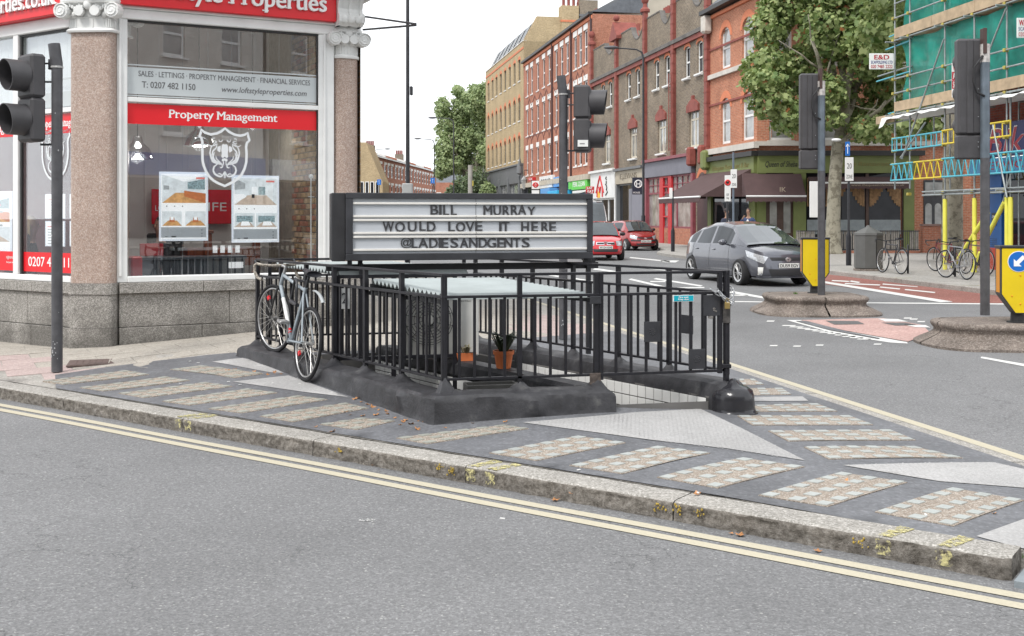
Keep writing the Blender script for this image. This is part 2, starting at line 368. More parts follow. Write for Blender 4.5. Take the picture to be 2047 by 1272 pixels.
# ---------------------------------------------------------------- ground: road sheet with the stairwell cut out
A = Vector((-.5, 8.1)); av = Vector((.976, .217)).normalized(); bv = Vector((-.572, .82)).normalized()
def Q(p, q, z=0.): w = A + av * p + bv * q; return Vector((w.x, w.y, z))
PB, QL = 2.223, 3.587
hole = [Q(.15, .1), Q(1.19, .1), Q(1.19, 0), Q(2.08, 0), Q(2.08, 3.45), Q(.15, 3.45)]
def inpoly(x, y, poly):
    c = False; n = len(poly); j = n - 1
    for i in range(n):
        xi, yi = poly[i][0], poly[i][1]; xj, yj = poly[j][0], poly[j][1]
        if (yi > y) != (yj > y) and x < (xj - xi) * (y - yi) / (yj - yi) + xi: c = not c
        j = i
    return c
def sheet(name, outer, mats, zf, holes=(), step=0, parent=None, **props):
    """ground sheet over a polygon, holes left open, height from zf(x,y)"""
    vs = []; es = []
    for poly in (outer, *holes):
        o = len(vs)
        pts = []
        for i in range(len(poly)):
            a = Vector(poly[i][:2]); b = Vector(poly[(i + 1) % len(poly)][:2]); n = max(1, int((b - a).length / step)) if step else 1
            pts += [a.lerp(b, k / n) for k in range(n)]
        vs += pts; es += [(o + i, o + (i + 1) % len(pts)) for i in range(len(pts))]
    if step:
        x0 = min(p[0] for p in outer); x1 = max(p[0] for p in outer); y0 = min(p[1] for p in outer); y1 = max(p[1] for p in outer)
        x = x0 + step / 2
        while x < x1:
            y = y0 + step / 2
            while y < y1:
                if inpoly(x, y, outer) and not any(inpoly(x, y, h) for h in holes): vs.append(Vector((x, y)))
                y += step
            x += step
    r = delaunay_2d_cdt(vs, es, [], 0, 1e-5)
    V, T = r[0], r[2]; b = MB(); keep = []
    for t in T:
        c = (V[t[0]] + V[t[1]] + V[t[2]]) / 3
        if inpoly(c.x, c.y, outer) and not any(inpoly(c.x, c.y, h) for h in holes):
            n = (V[t[1]] - V[t[0]]).cross(V[t[2]] - V[t[0]]); keep.append(tuple(t) if n > 0 else tuple(t)[::-1])
    b.add([(p.x, p.y, zf(p.x, p.y)) for p in V], keep)
    return b.build(name, mats, parent, smooth=True, **props)
z0 = lambda x, y: 0.
sheet('road', [(-12, 2), (14, 2), (14, 60), (-12, 60)], ASPH, z0, [hole], kind='structure')
b = MB(); b.quad((-700, -60, -.006), (700, -60, -.006), (700, 2, -.006), (-700, 2, -.006)); b.quad((-700, 2, -.006), (-12, 2, -.006), (-12, 60, -.006), (-700, 60, -.006))
b.quad((14, 2, -.006), (700, 2, -.006), (700, 60, -.006), (14, 60, -.006)); b.quad((-700, 60, -.006), (700, 60, -.006), (700, 1500, -.006), (-700, 1500, -.006))
b.build('ground', ASPH2, kind='structure')
# pavement of the traffic island round the stairwell, one sheet, rising gently
kd = Vector((.8095, -.587)).normalized()                 # along the near kerb
kn = Vector((.587, .8095)).normalized()                  # away from the road
def KL(t, off=0., z=0.): p = Vector((0, 6.5)) + kd * t + kn * off; return Vector((p.x, p.y, z))
KT0, KT1 = -16., 3.0
re_ = lambda y, o=0.: (redge(y) - o, y)
pav = [KL(KT0, .3), KL(KT1 - .3, .3), (3.35, 4.95), (3.72, 5.35), re_(6.2, .18), re_(7.5, .18), re_(9, .18), re_(11, .18), re_(14, .18), re_(19, .18), re_(26, .18), re_(40, .18), (-5, 42), (-14, 42), (-22, 30)]
sheet('pavement', pav, speck('concrete_paving', (.3, .285, .26), [(.4, (.36, .34, .31)), (.8, (.42, .4, .37))], 55, .85, .3, .18, .9), zP, [hole], .3, kind='structure')
dark = [KL(-5.25, .302), KL(KT1 - .35, .302), (3.3, 5.0), (3.68, 5.4), re_(6.2, .2), re_(7.5, .2), re_(9, .2), re_(11, .2), re_(14, .2), (1.4, 15.2), Q(2.4, 4.2), Q(2.35, 3.8), Q(-.12, 3.75),
        GP(470, 706), GP(380, 715), GP(300, 724), GP(200, 737), GP(110, 751)]
sheet('painted_paving', dark, DARKP, lambda x, y: zP(x, y) + .007, [hole], .16, kind='structure')
# kerb stones: each stone a piece, rough split face, worn top
kerb = thing('granite_kerb', 'rough granite kerb stones with yellow marks along the near edge of the paved island', 'kerb')
def kerb_stone(t0, t1, z1=.108, end=False):
    b = MB(); L = t1 - t0 - .008; nx = max(6, int(L / .035)); prof = [(0, -.1), (0, -.05), (0, -.02), (0, .01), (0, .035), (0, .06), (0, .075), (0, .088), (.004, .098), (.016, .106), (.05, z1), (.1, z1), (.16, z1), (.215, z1), (.215, -.1)]
    vs = []
    for i in range(nx + 1):
        x = t0 + L * i / nx
        for j, (o, z) in enumerate(prof):
            a = 1. if j < 8 else (.35 if j < 10 else .05); nn = noise.noise(Vector((x * 9, z * 22, 0))) * .6 + noise.noise(Vector((x * 28, z * 50, 3))) * .5
            oo = o - a * .026 * nn + (.012 if j < 3 else 0) * 0; zz = z + (.003 * noise.noise(Vector((x * 6, o * 12, 7))) if j > 7 else 0)
            if end and i == nx and j < 13: oo += .02
            p = KL(x, oo + .08); vs.append((p.x, p.y, zz if 0 < j < len(prof) - 1 else z))
    m = len(prof); b.add(vs, [])
    for i in range(nx):
        for j in range(m - 1):
            b.cur = 1 if j < 8 else 0; b.add([], []); b.f.append((i * m + j, (i + 1) * m + j, (i + 1) * m + j + 1, i * m + j + 1)); b.mi.append(b.cur)
    b.cur = 1
    for i, fl in ((0, 1), (nx, 0)): b.f.append(tuple(range(i * m, i * m + m))[::(1 if fl else -1)]); b.mi.append(1)
    b.build('kerb_stone', [GRAN, KROUGH], kerb, smooth=50)
jt = [-16, -13.9, -11.9, -10.1, -8.2, -6.5, -4.76, -3.17, -1.75, -.41, 1.025, 2.73]
for a, c in zip(jt[:-1], jt[1:]): kerb_stone(a, c, end=(c > 2.7))
b = MB(); p0, p1 = KL(2.745, .0), KL(4.2, .0)
b.box(2.75, 3.9, 0.01, .28, -.1, .03, Matrix.Translation((0, 6.5, 0)) @ Matrix(((kd.x, kn.x, 0, 0), (kd.y, kn.y, 0, 0), (0, 0, 1, 0), (0, 0, 0, 1))))
b.build('dropped_kerb_stone', mat('blue_grey_kerb', (.23, .26, .28), .8, 0, .15, 8, .3, 90), kerb)
KM = Matrix.Translation((0, 6.5, 0)) @ Matrix(((kd.x, kn.x, 0, 0), (kd.y, kn.y, 0, 0), (0, 0, 1, 0), (0, 0, 0, 1)))
# yellow blips across the kerb stones
KM2 = KM @ Matrix.Translation((0, .085, 0))
def blip(t, w=.07, ln=.2, z=.112, face=True):
    b = MB(); n = 7
    b.prism([(t + (.01 if k % 2 else 0), .0 + 0) for k in (0,)] + [(t + w, 0.004), (t + w + .05, ln), (t + .045, ln + .02)], 'z', z - .002, z + .001, KM2)
    if face:
        vs = []; 
        for j in range(7):
            zz = .022 + .0125 * j
            for i in range(6): vs.append((t + w * i / 5 + .006 * math.sin(j * 2.1 + i), -.0175 + .004 * noise.noise(Vector((i, j, t * 9))), zz))
        b.add(vs, [(j * 6 + i, j * 6 + i + 1, j * 6 + i + 7, j * 6 + i + 6) for j in range(6) for i in range(5)], KM2)
    b.build('yellow_kerb_mark', YEL2, kerb)
for t in (-3.25, -3.13, -.4, -.25, 2.12, 2.4): blip(t, .07)
LICH = mat('yellow_lichen', (.42, .3, .06), .9, 0, .3, 40, .5, 60)
for t in (-.62, -.52, 1.06, 1.17, .93, -1.5, 2.05):
    b = MB()
    for k in range(14):
        x = t + random.gauss(0, .018); z = .07 + random.gauss(0, .014); r = random.uniform(.002, .007); b.ball((x, -.012, z), r, .005, r * 1.2, 6, KM2)
    b.build('lichen_patch', LICH, kerb, kind='stuff')
# pale mastic fields and pavement lights (glass lenses in aggregate)
def field(pts, m, name, dz=.011):
    w = [GP(*p) for p in pts]; sheet(name, [(p.x, p.y) for p in w], m, lambda x, y: zP(x, y) + dz, step=.14, kind='structure')
for pts in ([(424, 725.6), (496, 717), (568, 748), (540, 747)], [(465, 765.5), (577, 753), (697, 796.7), (606, 786)], [(1044, 847.5), (1221, 832), (1400, 820), (1500, 868), (1609.6, 924), (1455, 900), (1302, 882.6)],
            [(1684, 933.4), (1850, 929), (1986, 927.6), (2060, 944), (2060, 980), (1880, 966)], [(1951.6, 1076.4), (2047, 1041.7), (2110, 1030), (2110, 1110), (2040, 1100)], [(1470, 797), (1604, 795), (1616, 804), (1482, 805)]):
    field(pts, PALE, 'tactile_paving_field')
# small raised dimples on the pale fields
b = MB(); tri = [(p.x, p.y) for p in (GP(1044, 847.5), GP(1221, 832), GP(1400, 820), GP(1500, 868), GP(1609.6, 924), GP(1302, 882.6))]
tri2 = [(p.x, p.y) for p in (GP(1684, 933.4), GP(1986, 927.6), GP(2060, 944), GP(2060, 980), GP(1880, 966))]
for i in range(-60, 130):
    for j in range(0, 110):
        w = Vector((-.2, 6.2)) + kd * (i * .034 + .017 * (j % 2)) + kn * (j * .03)
        if inpoly(w.x, w.y, tri) or inpoly(w.x, w.y, tri2):
            z = zP(w.x, w.y) + .0115; r = .008; b.add([(w.x - r, w.y, z), (w.x, w.y - r, z), (w.x + r, w.y, z), (w.x, w.y + r, z), (w.x, w.y, z + .002)], [(0, 1, 4), (1, 2, 4), (2, 3, 4), (3, 0, 4)])
b.build('paving_dimples', PALE, kind='stuff', label='fine raised dimples of the pale paving', category='paving')
def panel(l, t, r, bt, label, nl=6, ns=3, worn=False, wl=.54, ws=.5, group='pavement light panels'):
    c = [GP(*q) for q in (l, t, r, bt)]; o = c[0]
    root = thing('pavement_light', label, 'pavement light', (o.x, o.y, 0), group=group)
    zf = lambda x, y: zP(x + o.x, y + o.y)
    b = MB()
    def pt(s, w, dz):         # s along the long side, w across
        p = (c[0] * (1 - s) + c[1] * s) * (1 - w) + (c[3] * (1 - s) + c[2] * s) * w; return (p.x - o.x, p.y - o.y, zf(p.x - o.x, p.y - o.y) + dz)
    n = 8; vs = [pt(i / n, j / 3, .012) for i in range(n + 1) for j in range(4)]
    b.add(vs, [(i * 4 + j, (i + 1) * 4 + j, (i + 1) * 4 + j + 1, i * 4 + j + 1)[::-1] for i in range(n) for j in range(3)])
    sk = []                                   # skirt down to the mastic
    for s_, w_ in ((0, 0), (1, 0), (1, 1), (0, 1)): sk.append((s_, w_))
    for i in range(4):
        a_, b_ = sk[i], sk[(i + 1) % 4]; b.quad(pt(*a_, .012), pt(*b_, .012), pt(*b_, 0), pt(*a_, 0))
    b.build('aggregate_slab', AGG, root)
    fl = wl / nl; fs = ws / ns
    for i in range(nl):
        for j in range(ns):
            s0 = .012 + i * (1 - .024 - fl) / (nl - 1); w0 = .03 + j * (1 - .06 - fs) / (ns - 1); s0 += random.uniform(-.003, .003)
            q = MB(); top = [pt(s0, w0, .0165), pt(s0 + fl, w0, .0165), pt(s0 + fl, w0 + fs, .0165), pt(s0, w0 + fs, .0165)]
            m = Vector(top[0]).lerp(Vector(top[2]), .5); inn = [Vector(p).lerp(m, .08) + Vector((0, 0, .0015)) for p in top]; low = [(p[0], p[1], p[2] - .008) for p in top]
            q.add([*low, *top, *inn], [(8, 11, 10, 9), (4, 8, 9, 5), (5, 9, 10, 6), (6, 10, 11, 7), (7, 11, 8, 4), (0, 4, 5, 1), (1, 5, 6, 2), (2, 6, 7, 3), (3, 7, 4, 0)])
            q.build('glass_lens', LENSD if worn else LENS, root)
LP = [((85, 764), (252, 743), (298, 751), (126, 771), 'speckled panel with a yellow corner, nearest the left traffic light', 1),
      ((159, 777.6), (330, 755.7), (380, 763), (207, 784.4), 'second worn speckled panel from the left end of the kerb', 1),
      ((237, 789), (412, 767), (465, 775), (287, 798), 'third worn speckled panel from the left, below the pale triangle', 1),
      ((324, 805), (495, 780), (555, 788), (379, 813), 'fourth worn speckled panel along the kerb, beside the yellow kerb marks', 1),
      ((416, 820), (596, 794), (655, 801.6), (483, 828.6), 'fifth worn speckled panel along the kerb, below the leaning bicycle', 1),
      ((519, 835), (692, 808.5), (737, 819), (585.6, 846.5), 'sixth worn speckled panel along the kerb, strewn with dead leaves', 1),
      ((639, 851.5), (721, 839), (790, 844.6), (713.6, 862), 'shortest worn speckled panel, tapering beside the black plinth', 1),
      ((340, 741), (397, 733.5), (527, 749.6), (468.5, 758), 'worn panel set the other way between the two left pale triangles', 1),
      ((792, 879), (1008, 853), (1057, 860), (854, 890.7), 'speckled panel right below the corner of the black plinth', 1),
      ((978, 909), (1155, 875), (1251, 888.5), (1073, 924.4), 'speckled panel beside the yellow paint on the kerb joint at the middle', 0),
      ((1138, 934), (1313, 895.6), (1420, 909.5), (1244.5, 950.7), 'clean lensed panel left of the lichen covered kerb joint', 0),
      ((1313, 957.8), (1483, 919), (1609, 936.7), (1435, 979.4), 'clean lensed panel below the point of the large pale field', 0),
      ((1516, 994), (1679, 948), (1814, 968), (1655, 1016.8), 'second large lensed panel from the right end of the kerb', 0),
      ((1748.5, 1027.5), (1901, 979), (2047, 1004), (1906, 1056), 'largest lensed panel at the right end of the kerb', 0),
      ((1607, 897), (1827, 896), (1925, 919), (1657, 921.5), 'nearest panel of the row along the yellow line, behind the dark fork', 0),
      ((1535, 864.6), (1781, 862.4), (1830.4, 883), (1576, 885.4), 'second nearest panel of the row along the yellow line', 0),
      ((1473.6, 834), (1699, 834), (1746, 852.3), (1504, 853), 'third nearest panel of the row along the yellow line', 0),
      ((1434, 815.6), (1634, 809.7), (1674, 825), (1457, 826), 'panel of the yellow line row touching the black bulb of the plinth', 0),
      ((1478, 778.8), (1564, 778.8), (1582, 791), (1478, 793), 'short panel beyond the pale strip, right of the black bulb', 0),
      ((1478, 760.4), (1506, 760.4), (1527, 771), (1478, 772), 'smallest panel in front of the gate post', 0)]
for k, (l, t, r, bt, lab, wn_) in enumerate(LP):
    if k == 6 : panel(l, t, r, bt, lab, 3, 3, True)
    elif k == 7: panel(l, t, r, bt, lab, 4, 4, True)
    elif k == 18: panel(l, t, r, bt, lab, 3, 3)
    elif k == 19: panel(l, t, r, bt, lab, 2, 2)
    else: panel(l, t, r, bt, lab, 6, 3, bool(wn_))
# paving slabs of the footway by the shop
slabs = [speck('slab_beige', (.34, .31, .27), [(.4, (.4, .37, .325)), (.85, (.47, .44, .39))], 90, .85, .3, .15, 1.2), speck('slab_pink', (.4, .315, .295), [(.4, (.44, .35, .33)), (.85, (.5, .41, .385))], 90, .85, .3, .12, 1.2)]
foot = thing('footway_slabs', 'beige and pink paving slabs in front of the estate agent', 'paving'); foot['kind'] = 'structure'; del foot['category']
sd = Vector((.889, .457)); sn = Vector((-.457, .889)); so_ = Vector((-4.6, 12.7)); dpoly = [(p[0], p[1]) for p in dark]
sm = {}
for i in range(-14, 12):
    for j in range(-9, 9):
        w0, h0 = .6, .45; off = .3 * (j % 2)
        cs = [so_ + sd * (i * w0 + off + a) + sn * (j * h0 + c) for a, c in ((.005, .005), (w0 - .005, .005), (w0 - .005, h0 - .005), (.005, h0 - .005))]
        m = (cs[0] + cs[2]) / 2
        d = m.x * .587 + (m.y - 6.5) * .81
        if d < .5 or m.x < -8 or m.x > 1.9 or (inpoly(m.x, m.y, dpoly) and all(inpoly(c.x, c.y, dpoly) for c in cs)): continue
        if any((c.x * .587 + (c.y - 6.5) * .81) < .29 for c in cs): continue
        e = redge(m.y) - m.x
        if e < .6 or m.y > 18: continue
        b = MB(); vs = [(c.x - m.x, c.y - m.y, zP(c.x, c.y) + dz) for dz in (-.03, .004 + random.uniform(0, .001)) for c in cs]
        b.add(vs, [(4, 5, 6, 7), (0, 1, 5, 4), (1, 2, 6, 5), (2, 3, 7, 6), (3, 0, 4, 7)])
        pk = (m.x < -4.75 and m.y < 12.2) or (m.y < 11.1 and m.x < -4.2) or (m.x > .2 and m.y > 12.5)
        o = b.build('paving_slab', slabs[1 if pk else 0], foot); o.location = (m.x, m.y, 0)
c = GP(205, 725); b = MB(); 
for dx in range(9): b.box(-.3 + dx * .062, -.3 + dx * .062 + .05, -.2, .2, 0, .006)
b.box(-.33, .27, -.23, .23, -.01, .003); o = b.build('manhole_cover', mat('rusty_iron', (.12, .085, .075), .8, 0, .3, 14, .4, 50), None, label='rusty oblong manhole cover let into the slabs by the left traffic light', category='manhole cover'); o.location = (c.x, c.y, zP(c.x, c.y) + .006); o.rotation_euler = (0, 0, .3)
# right edge: nearly flush kerb top
kr = thing('flush_kerb', 'nearly flush pale kerb strip beside the single yellow line', 'kerb')
ys = [5.9, 7.2, 8.6, 10, 11.6, 13.4, 15.6, 18, 21, 25, 30, 36]
for y0_, y1_ in zip(ys[:-1], ys[1:]):
    b = MB(); y1_ -= .012; n = 4
    vs = []
    for i in range(n + 1):
        y = lerp(y0_, y1_, i / n)
        for o_, z in ((.19, .044), (.02, .044), (0, .036), (0, -.05)): vs.append((redge(y) - o_ + .0, y, z))
    b.add(vs, [(i * 4 + j, i * 4 + j + 1, i * 4 + j + 5, i * 4 + j + 4) for i in range(n) for j in range(3)]); b.build('kerb_stone', GRAN, kr)
tip = [KL(KT1 - .31, .3), Vector((3.3, 4.95, 0)), Vector((3.68, 5.35, 0)), Vector((redge(6.1) - .0, 6.1, 0))]
for p, q in zip(tip[:-1], tip[1:]):
    d = (q - p).normalized(); n_ = Vector((-d.y, d.x, 0)); b = MB(); vs = []
    for w in (p, q): zz_ = zP(w.x, w.y) + .009; vs += [(w.x - n_.x * .0, w.y - n_.y * .0, -.05), (w.x, w.y, zz_ - .012), (w.x + n_.x * .012, w.y + n_.y * .012, zz_), (w.x + n_.x * .14, w.y + n_.y * .14, zz_ + .001)]
    b.add(vs, [(j, j + 4, j + 5, j + 1) for j in range(3)]); b.build('kerb_stone', GRAN, kr)
# ---------------------------------------------------------------- road markings
def strip(name, pts, w, m, z=.004, parent=None, closed=False, **pr):
    """ribbon of width w along ground points"""
    b = MB(); pts = [Vector((p[0], p[1])) for p in pts]; vs = []
    for i, p in enumerate(pts):
        d = (pts[min(i + 1, len(pts) - 1)] - pts[max(i - 1, 0)]).normalized(); n = Vector((-d.y, d.x)) * w / 2; j = random.uniform(-.006, .006) * min(1, w / .05)
        vs += [(p.x + n.x * (1 + j), p.y + n.y, z), (p.x - n.x * (1 - j), p.y - n.y, z)]
    b.add(vs, [(2 * i, 2 * i + 1, 2 * i + 3, 2 * i + 2)[::-1] for i in range(len(pts) - 1)]); return b.build(name, m, parent, kind='structure', **pr)
def arc(t0, t1, off, n=70): return [KL(lerp(t0, t1, i / n), off + .004 * math.sin(i * .7)) for i in range(n + 1)]
strip('yellow_line', arc(KT0, 5.5, -.098), .078, YEL); strip('yellow_line', arc(KT0, 5.5, -.228), .078, YEL)
strip('yellow_line', [(redge(y) + .16, y) for y in [5.2 + .5 * i for i in range(45)]], .1, YEL)
def pquad(pts, m=WHT, z=.004, name='road_marking'):
    b = MB(); b.quad(*[G(*p, z) for p in pts][::-1])
    v = [Vector(p) for p in b.v]; 
    if (v[1] - v[0]).cross(v[2] - v[0]).z < 0: b.f = [f[::-1] for f in b.f]
    b.build(name, m, kind='structure')
pquad([(1640, 547), (1996, 588), (2150, 607.5), (1905, 605.5), (1640, 567)], REDL, .004, 'bus_lane')
pquad([(1640, 561), (1905, 603), (1880, 604.5), (1640, 565)], WHT, .008)
for q in ([(1640, 561.5), (1645, 562), (1645, 564), (1640, 564)], [(1457, 602), (1530, 603), (2047, 607), (2047, 609.5), (1457, 604)], [(1465, 582), (1548, 597), (1545, 600), (1455, 585)], [(1262, 557), (1330, 573), (1324, 575), (1256, 559)],
          [(1312, 556), (1405, 571), (1400, 573), (1306, 558)], [(1190, 536), (1250, 545), (1246, 547), (1185, 539)], [(1300, 562), (1330, 562), (1330, 564), (1300, 564)], [(1340, 575), (1408, 574), (1408, 576), (1340, 577)],
          [(1260, 514), (1340, 522), (1338, 524), (1258, 516)], [(1320, 521), (1358, 521), (1350, 525), (1325, 524)], [(1462, 589), (1495, 590), (1495, 592), (1460, 591)], [(1962, 713), (2050, 728), (2050, 733), (1960, 716)],
          [(1150, 556), (1215, 566), (1210, 568), (1146, 558)], [(1075, 545), (1120, 552), (1115, 554), (1070, 547)], [(1290, 535), (1330, 539), (1329, 541), (1289, 537)],
          ): pquad(q)
for q in ([(1664, 560), (1700, 562), (1699, 564), (1662, 562)], [(1690, 566), (1760, 569), (1758, 571), (1688, 568)], [(1702, 561), (1720, 564), (1716, 566), (1696, 563)], [(1760, 573), (1800, 577), (1798, 579), (1758, 575)], [(1765, 567), (1835, 573), (1834, 574), (1764, 569)], [(1810, 578), (1870, 584), (1868, 586), (1808, 580)]): pquad(q, WHT, .008)
# block lettering on the bus lane and studs of the crossing
for u0, v0 in ((1534, 641), (1587, 691), (1632, 689), (1748, 687), (1540, 690), (1820, 637), (1808, 635), (1835, 642)): pquad([(u0, v0), (u0 + 15, v0), (u0 + 13, v0 + 2.2), (u0 - 2, v0 + 2.2)])
for i in range(11): u0 = 1566 + i * 15; v0 = 650 + i * 2.7; pquad([(u0, v0), (u0 + 26, v0 + .5), (u0 + 22, v0 + 2.3), (u0 - 4, v0 + 1.8)])
pquad([(1572, 640), (1600, 640), (1690, 662), (1813, 684), (1815, 687), (1780, 685), (1680, 670)], WHT, .004)
pquad([(1600, 640), (1765, 636), (1845, 650), (1860, 666), (1815, 683), (1690, 661)], PINK, .008, 'tactile_crossing')
pquad([(1590, 641.5), (1612, 641.5), (1700, 664), (1760, 676), (1755, 677), (1660, 660)], DARKP, .012, 'marking_groove')
pquad([(1755, 637), (1795, 638), (1815, 643), (1770, 643)], WHT, .012); pquad([(1805, 649), (1850, 650), (1860, 655), (1830, 654)], WHT, .012)
for q in ([(1650, 641), (1715, 642), (1728, 648), (1668, 649)], [(1762, 645), (1810, 645), (1835, 650), (1790, 651)]):
    b = MB(); c = [G(*p, .012) for p in q]; b.add([*c], [(0, 3, 2, 1)]); 
    m = mat('iron_cover', (.1, .1, .1), .7, 0, .3, 30, .6, 60)
    o = b.build('drain_cover', m, None, label='dark iron cover in the pink crossing, ' + ('left one by the bollard island' if q[0][0] < 1700 else 'right one of the two'), category='drain cover')
c = G(735, 1040, .004); b = MB()
for k in range(40):
    a = random.random() * 6.28; r = random.random() ** .5; x = c.x + .045 * r * math.cos(a); y = c.y + .03 * r * math.sin(a); s_ = random.uniform(.002, .008); b.add([(x - s_, y, .004), (x, y - s_, .004), (x + s_, y, .004), (x, y + s_ * .7, .004)], [(0, 1, 2, 3)])
b.build('paint_splash', WHT, kind='structure')
# dead leaves and litter, each one lifted off the ground
lf = MB()
def leaf_mesh(s):
    b = MB(); n = 9; pts = []
    for i in range(n): a = 2 * math.pi * i / n; r = s * (1 if i % 2 else .6); pts.append((r * math.cos(a), r * .8 * math.sin(a), s * .25 * (i % 2)))
    b.add([(0, 0, 0), *pts], [(0, i + 1, (i + 1) % n + 1) for i in range(n)]); return b.mesh('dead_leaf', LEAFL)
lms = [leaf_mesh(s) for s in (.018, .026, .034)]
spots = [(520, 748), (535, 751), (550, 747), (562, 750), (508, 745), (710, 800), (722, 806), (735, 811), (745, 816), (757, 822), (772, 824), (752, 832), (790, 838), (810, 843), (822, 850), (700, 832), (725, 834), (690, 826), (632, 856), (806, 846), (835, 861), (945, 849), (1010, 846), (775, 830), (800, 852), (765, 812), (840, 843), (848, 846), (655, 852), (665, 865), (1140, 990), (1393, 990), (1690, 965), (1988, 1030), (470, 741), (455, 744), (890, 858)]
for i, (u, v) in enumerate(spots):
    p = GP(u, v); o = link('dead_leaf', lms[i % 3], None, (p.x, p.y, p.z + .01), random.random() * 6, label='small curled brown dead leaf lying on the paving', category='leaf', group='dead leaves scattered on the paving')
    o.rotation_euler = (random.uniform(-.4, .4), random.uniform(-.3, .3), random.random() * 6)
for i, (u, v) in enumerate([(1462, 1067), (1635, 1102), (1480, 1070), (745, 930), (340, 853), (1110, 1000), (640, 900)]):
    p = G(u, v, .006); o = link('dead_leaf', lms[i % 3], None, (p.x, p.y, .008), random.random() * 6, label='small orange leaf lying in the gutter of the near road', category='leaf', group='leaves in the gutter')
LIT = mat('litter_white', (.7, .7, .68), .6, 0, .1)
for i, (u, v) in enumerate([(396, 728), (380, 725), (545, 769), (457, 766), (361, 770), (930, 877), (1004, 1042), (1157, 944), (1395, 990), (600, 770), (480, 772), (1850, 1034)]):
    p = GP(u, v); b = MB(); b.box(-.012, .014, -.005, .006, 0, .004); o = b.build('litter_scrap', LIT, None, label='tiny white scrap of litter on the island paving', category='litter', group='white litter scraps'); o.location = (p.x, p.y, p.z + .012); o.rotation_euler = (0, 0, i)
GRASS = mat('weed_green', (.08, .16, .03), .7, 0, .3, 20)
def tuft(u, v, z, n, h, lab):
    p = G(u, v, z); b = MB()
    for k in range(n):
        a = random.random() * 6.28; r = random.random() * .04; x, y = r * math.cos(a), r * math.sin(a); q = h * random.uniform(.4, 1); l = random.uniform(-.02, .02)
        b.add([(x - .002, y, 0), (x + .002, y, 0), (x + l, y + l, q)], [(0, 1, 2)])
    o = b.build('grass_tuft', GRASS, None, label=lab, category='weeds', kind='stuff'); o.location = p
tuft(2013, 1130, .02, 90, .07, 'bright weeds in the gap at the end of the kerb'); tuft(2030, 1115, .05, 50, .05, 'small weeds behind the kerb end')
# ---------------------------------------------------------------- sunken stairwell with its tiled walls
TILE = mat('white_tile', (.82, .82, .8), .18, 0, .06, 2, 0, 30, .5, .1); GROUT = mat('grout', (.05, .05, .05), .9)
CONC = mat('pit_concrete', (.16, .155, .15), .85, 0, .25, 2, .3, 20)
pit = thing('stairwell', 'sunken tiled stairwell inside the black railings', 'stairwell'); pit['kind'] = 'structure'; del pit['category']
def wallq(b, p0, p1, z0, z1): b.quad((p0.x, p0.y, z0), (p1.x, p1.y, z0), (p1.x, p1.y, z1), (p0.x, p0.y, z1))
b = MB(); hp = hole
for i in range(len(hp)): p0, p1 = hp[i], hp[(i + 1) % len(hp)]; wallq(b, p0, p1, -2.6, max(zP(p0.x, p0.y), zP(p1.x, p1.y)) + .02)
b.build('pit_wall', CONC, pit)
b = MB(); b.prism([(p.x, p.y) for p in hp], 'z', -2.62, -2.6); b.build('pit_floor', CONC, pit)
MAB = Matrix(((av.x, bv.x, 0, A.x), (av.y, bv.y, 0, A.y), (0, 0, 1, 0), (0, 0, 0, 1)))   # (p,q,z) -> world
b = MB()
for i in range(14): b.box(1.32, 2.06, .05 + i * .26, .05 + (i + 1) * .26, -2.6, .12 - .18 * (i + 1), MAB)
b.build('steps', CONC, pit)
b = MB(); b.box(1.12, 1.3, .14, 3.44, -2.6, .2, MAB); b.build('spine_wall', CONC, pit)
b = MB(); b.bbox(1.09, 1.31, .16, 3.42, .2, .35, .03, MAB); b.build('spine_coping', BIT, pit, smooth=40)
tm = {}
def tiles(p, q0, q1, zt, zb, nm='wall_tile'):
    """tiles on a wall along b, facing -a (towards the eye on the left)"""
    key = 1
    if key not in tm: t = MB(); t.bbox(.008, .0135, .004, .096, .004, .096, .0015, Matrix(((av.x, bv.x, 0, 0), (av.y, bv.y, 0, 0), (0, 0, 1, 0), (0, 0, 0, 1)))); tm[key] = t.mesh(nm, TILE)
    n = int((q1 - q0) / .1)
    for i in range(n):
        z = zt - .1
        while z > zb: w = Q(p, q0 + i * .1, z); link(nm, tm[key], pit, w); z -= .1
b = MB(); b.box(1.1142, 1.119, .14, 3.44, -1.5, .2, MAB); b.box(2.074, 2.079, 0, 3.44, -1.5, .24, MAB); b.build('grout_bed', GROUT, pit)
tiles(1.1, .15, 3.45, .2, -.62); tiles(2.06, .02, 2.6, .24, -.5)
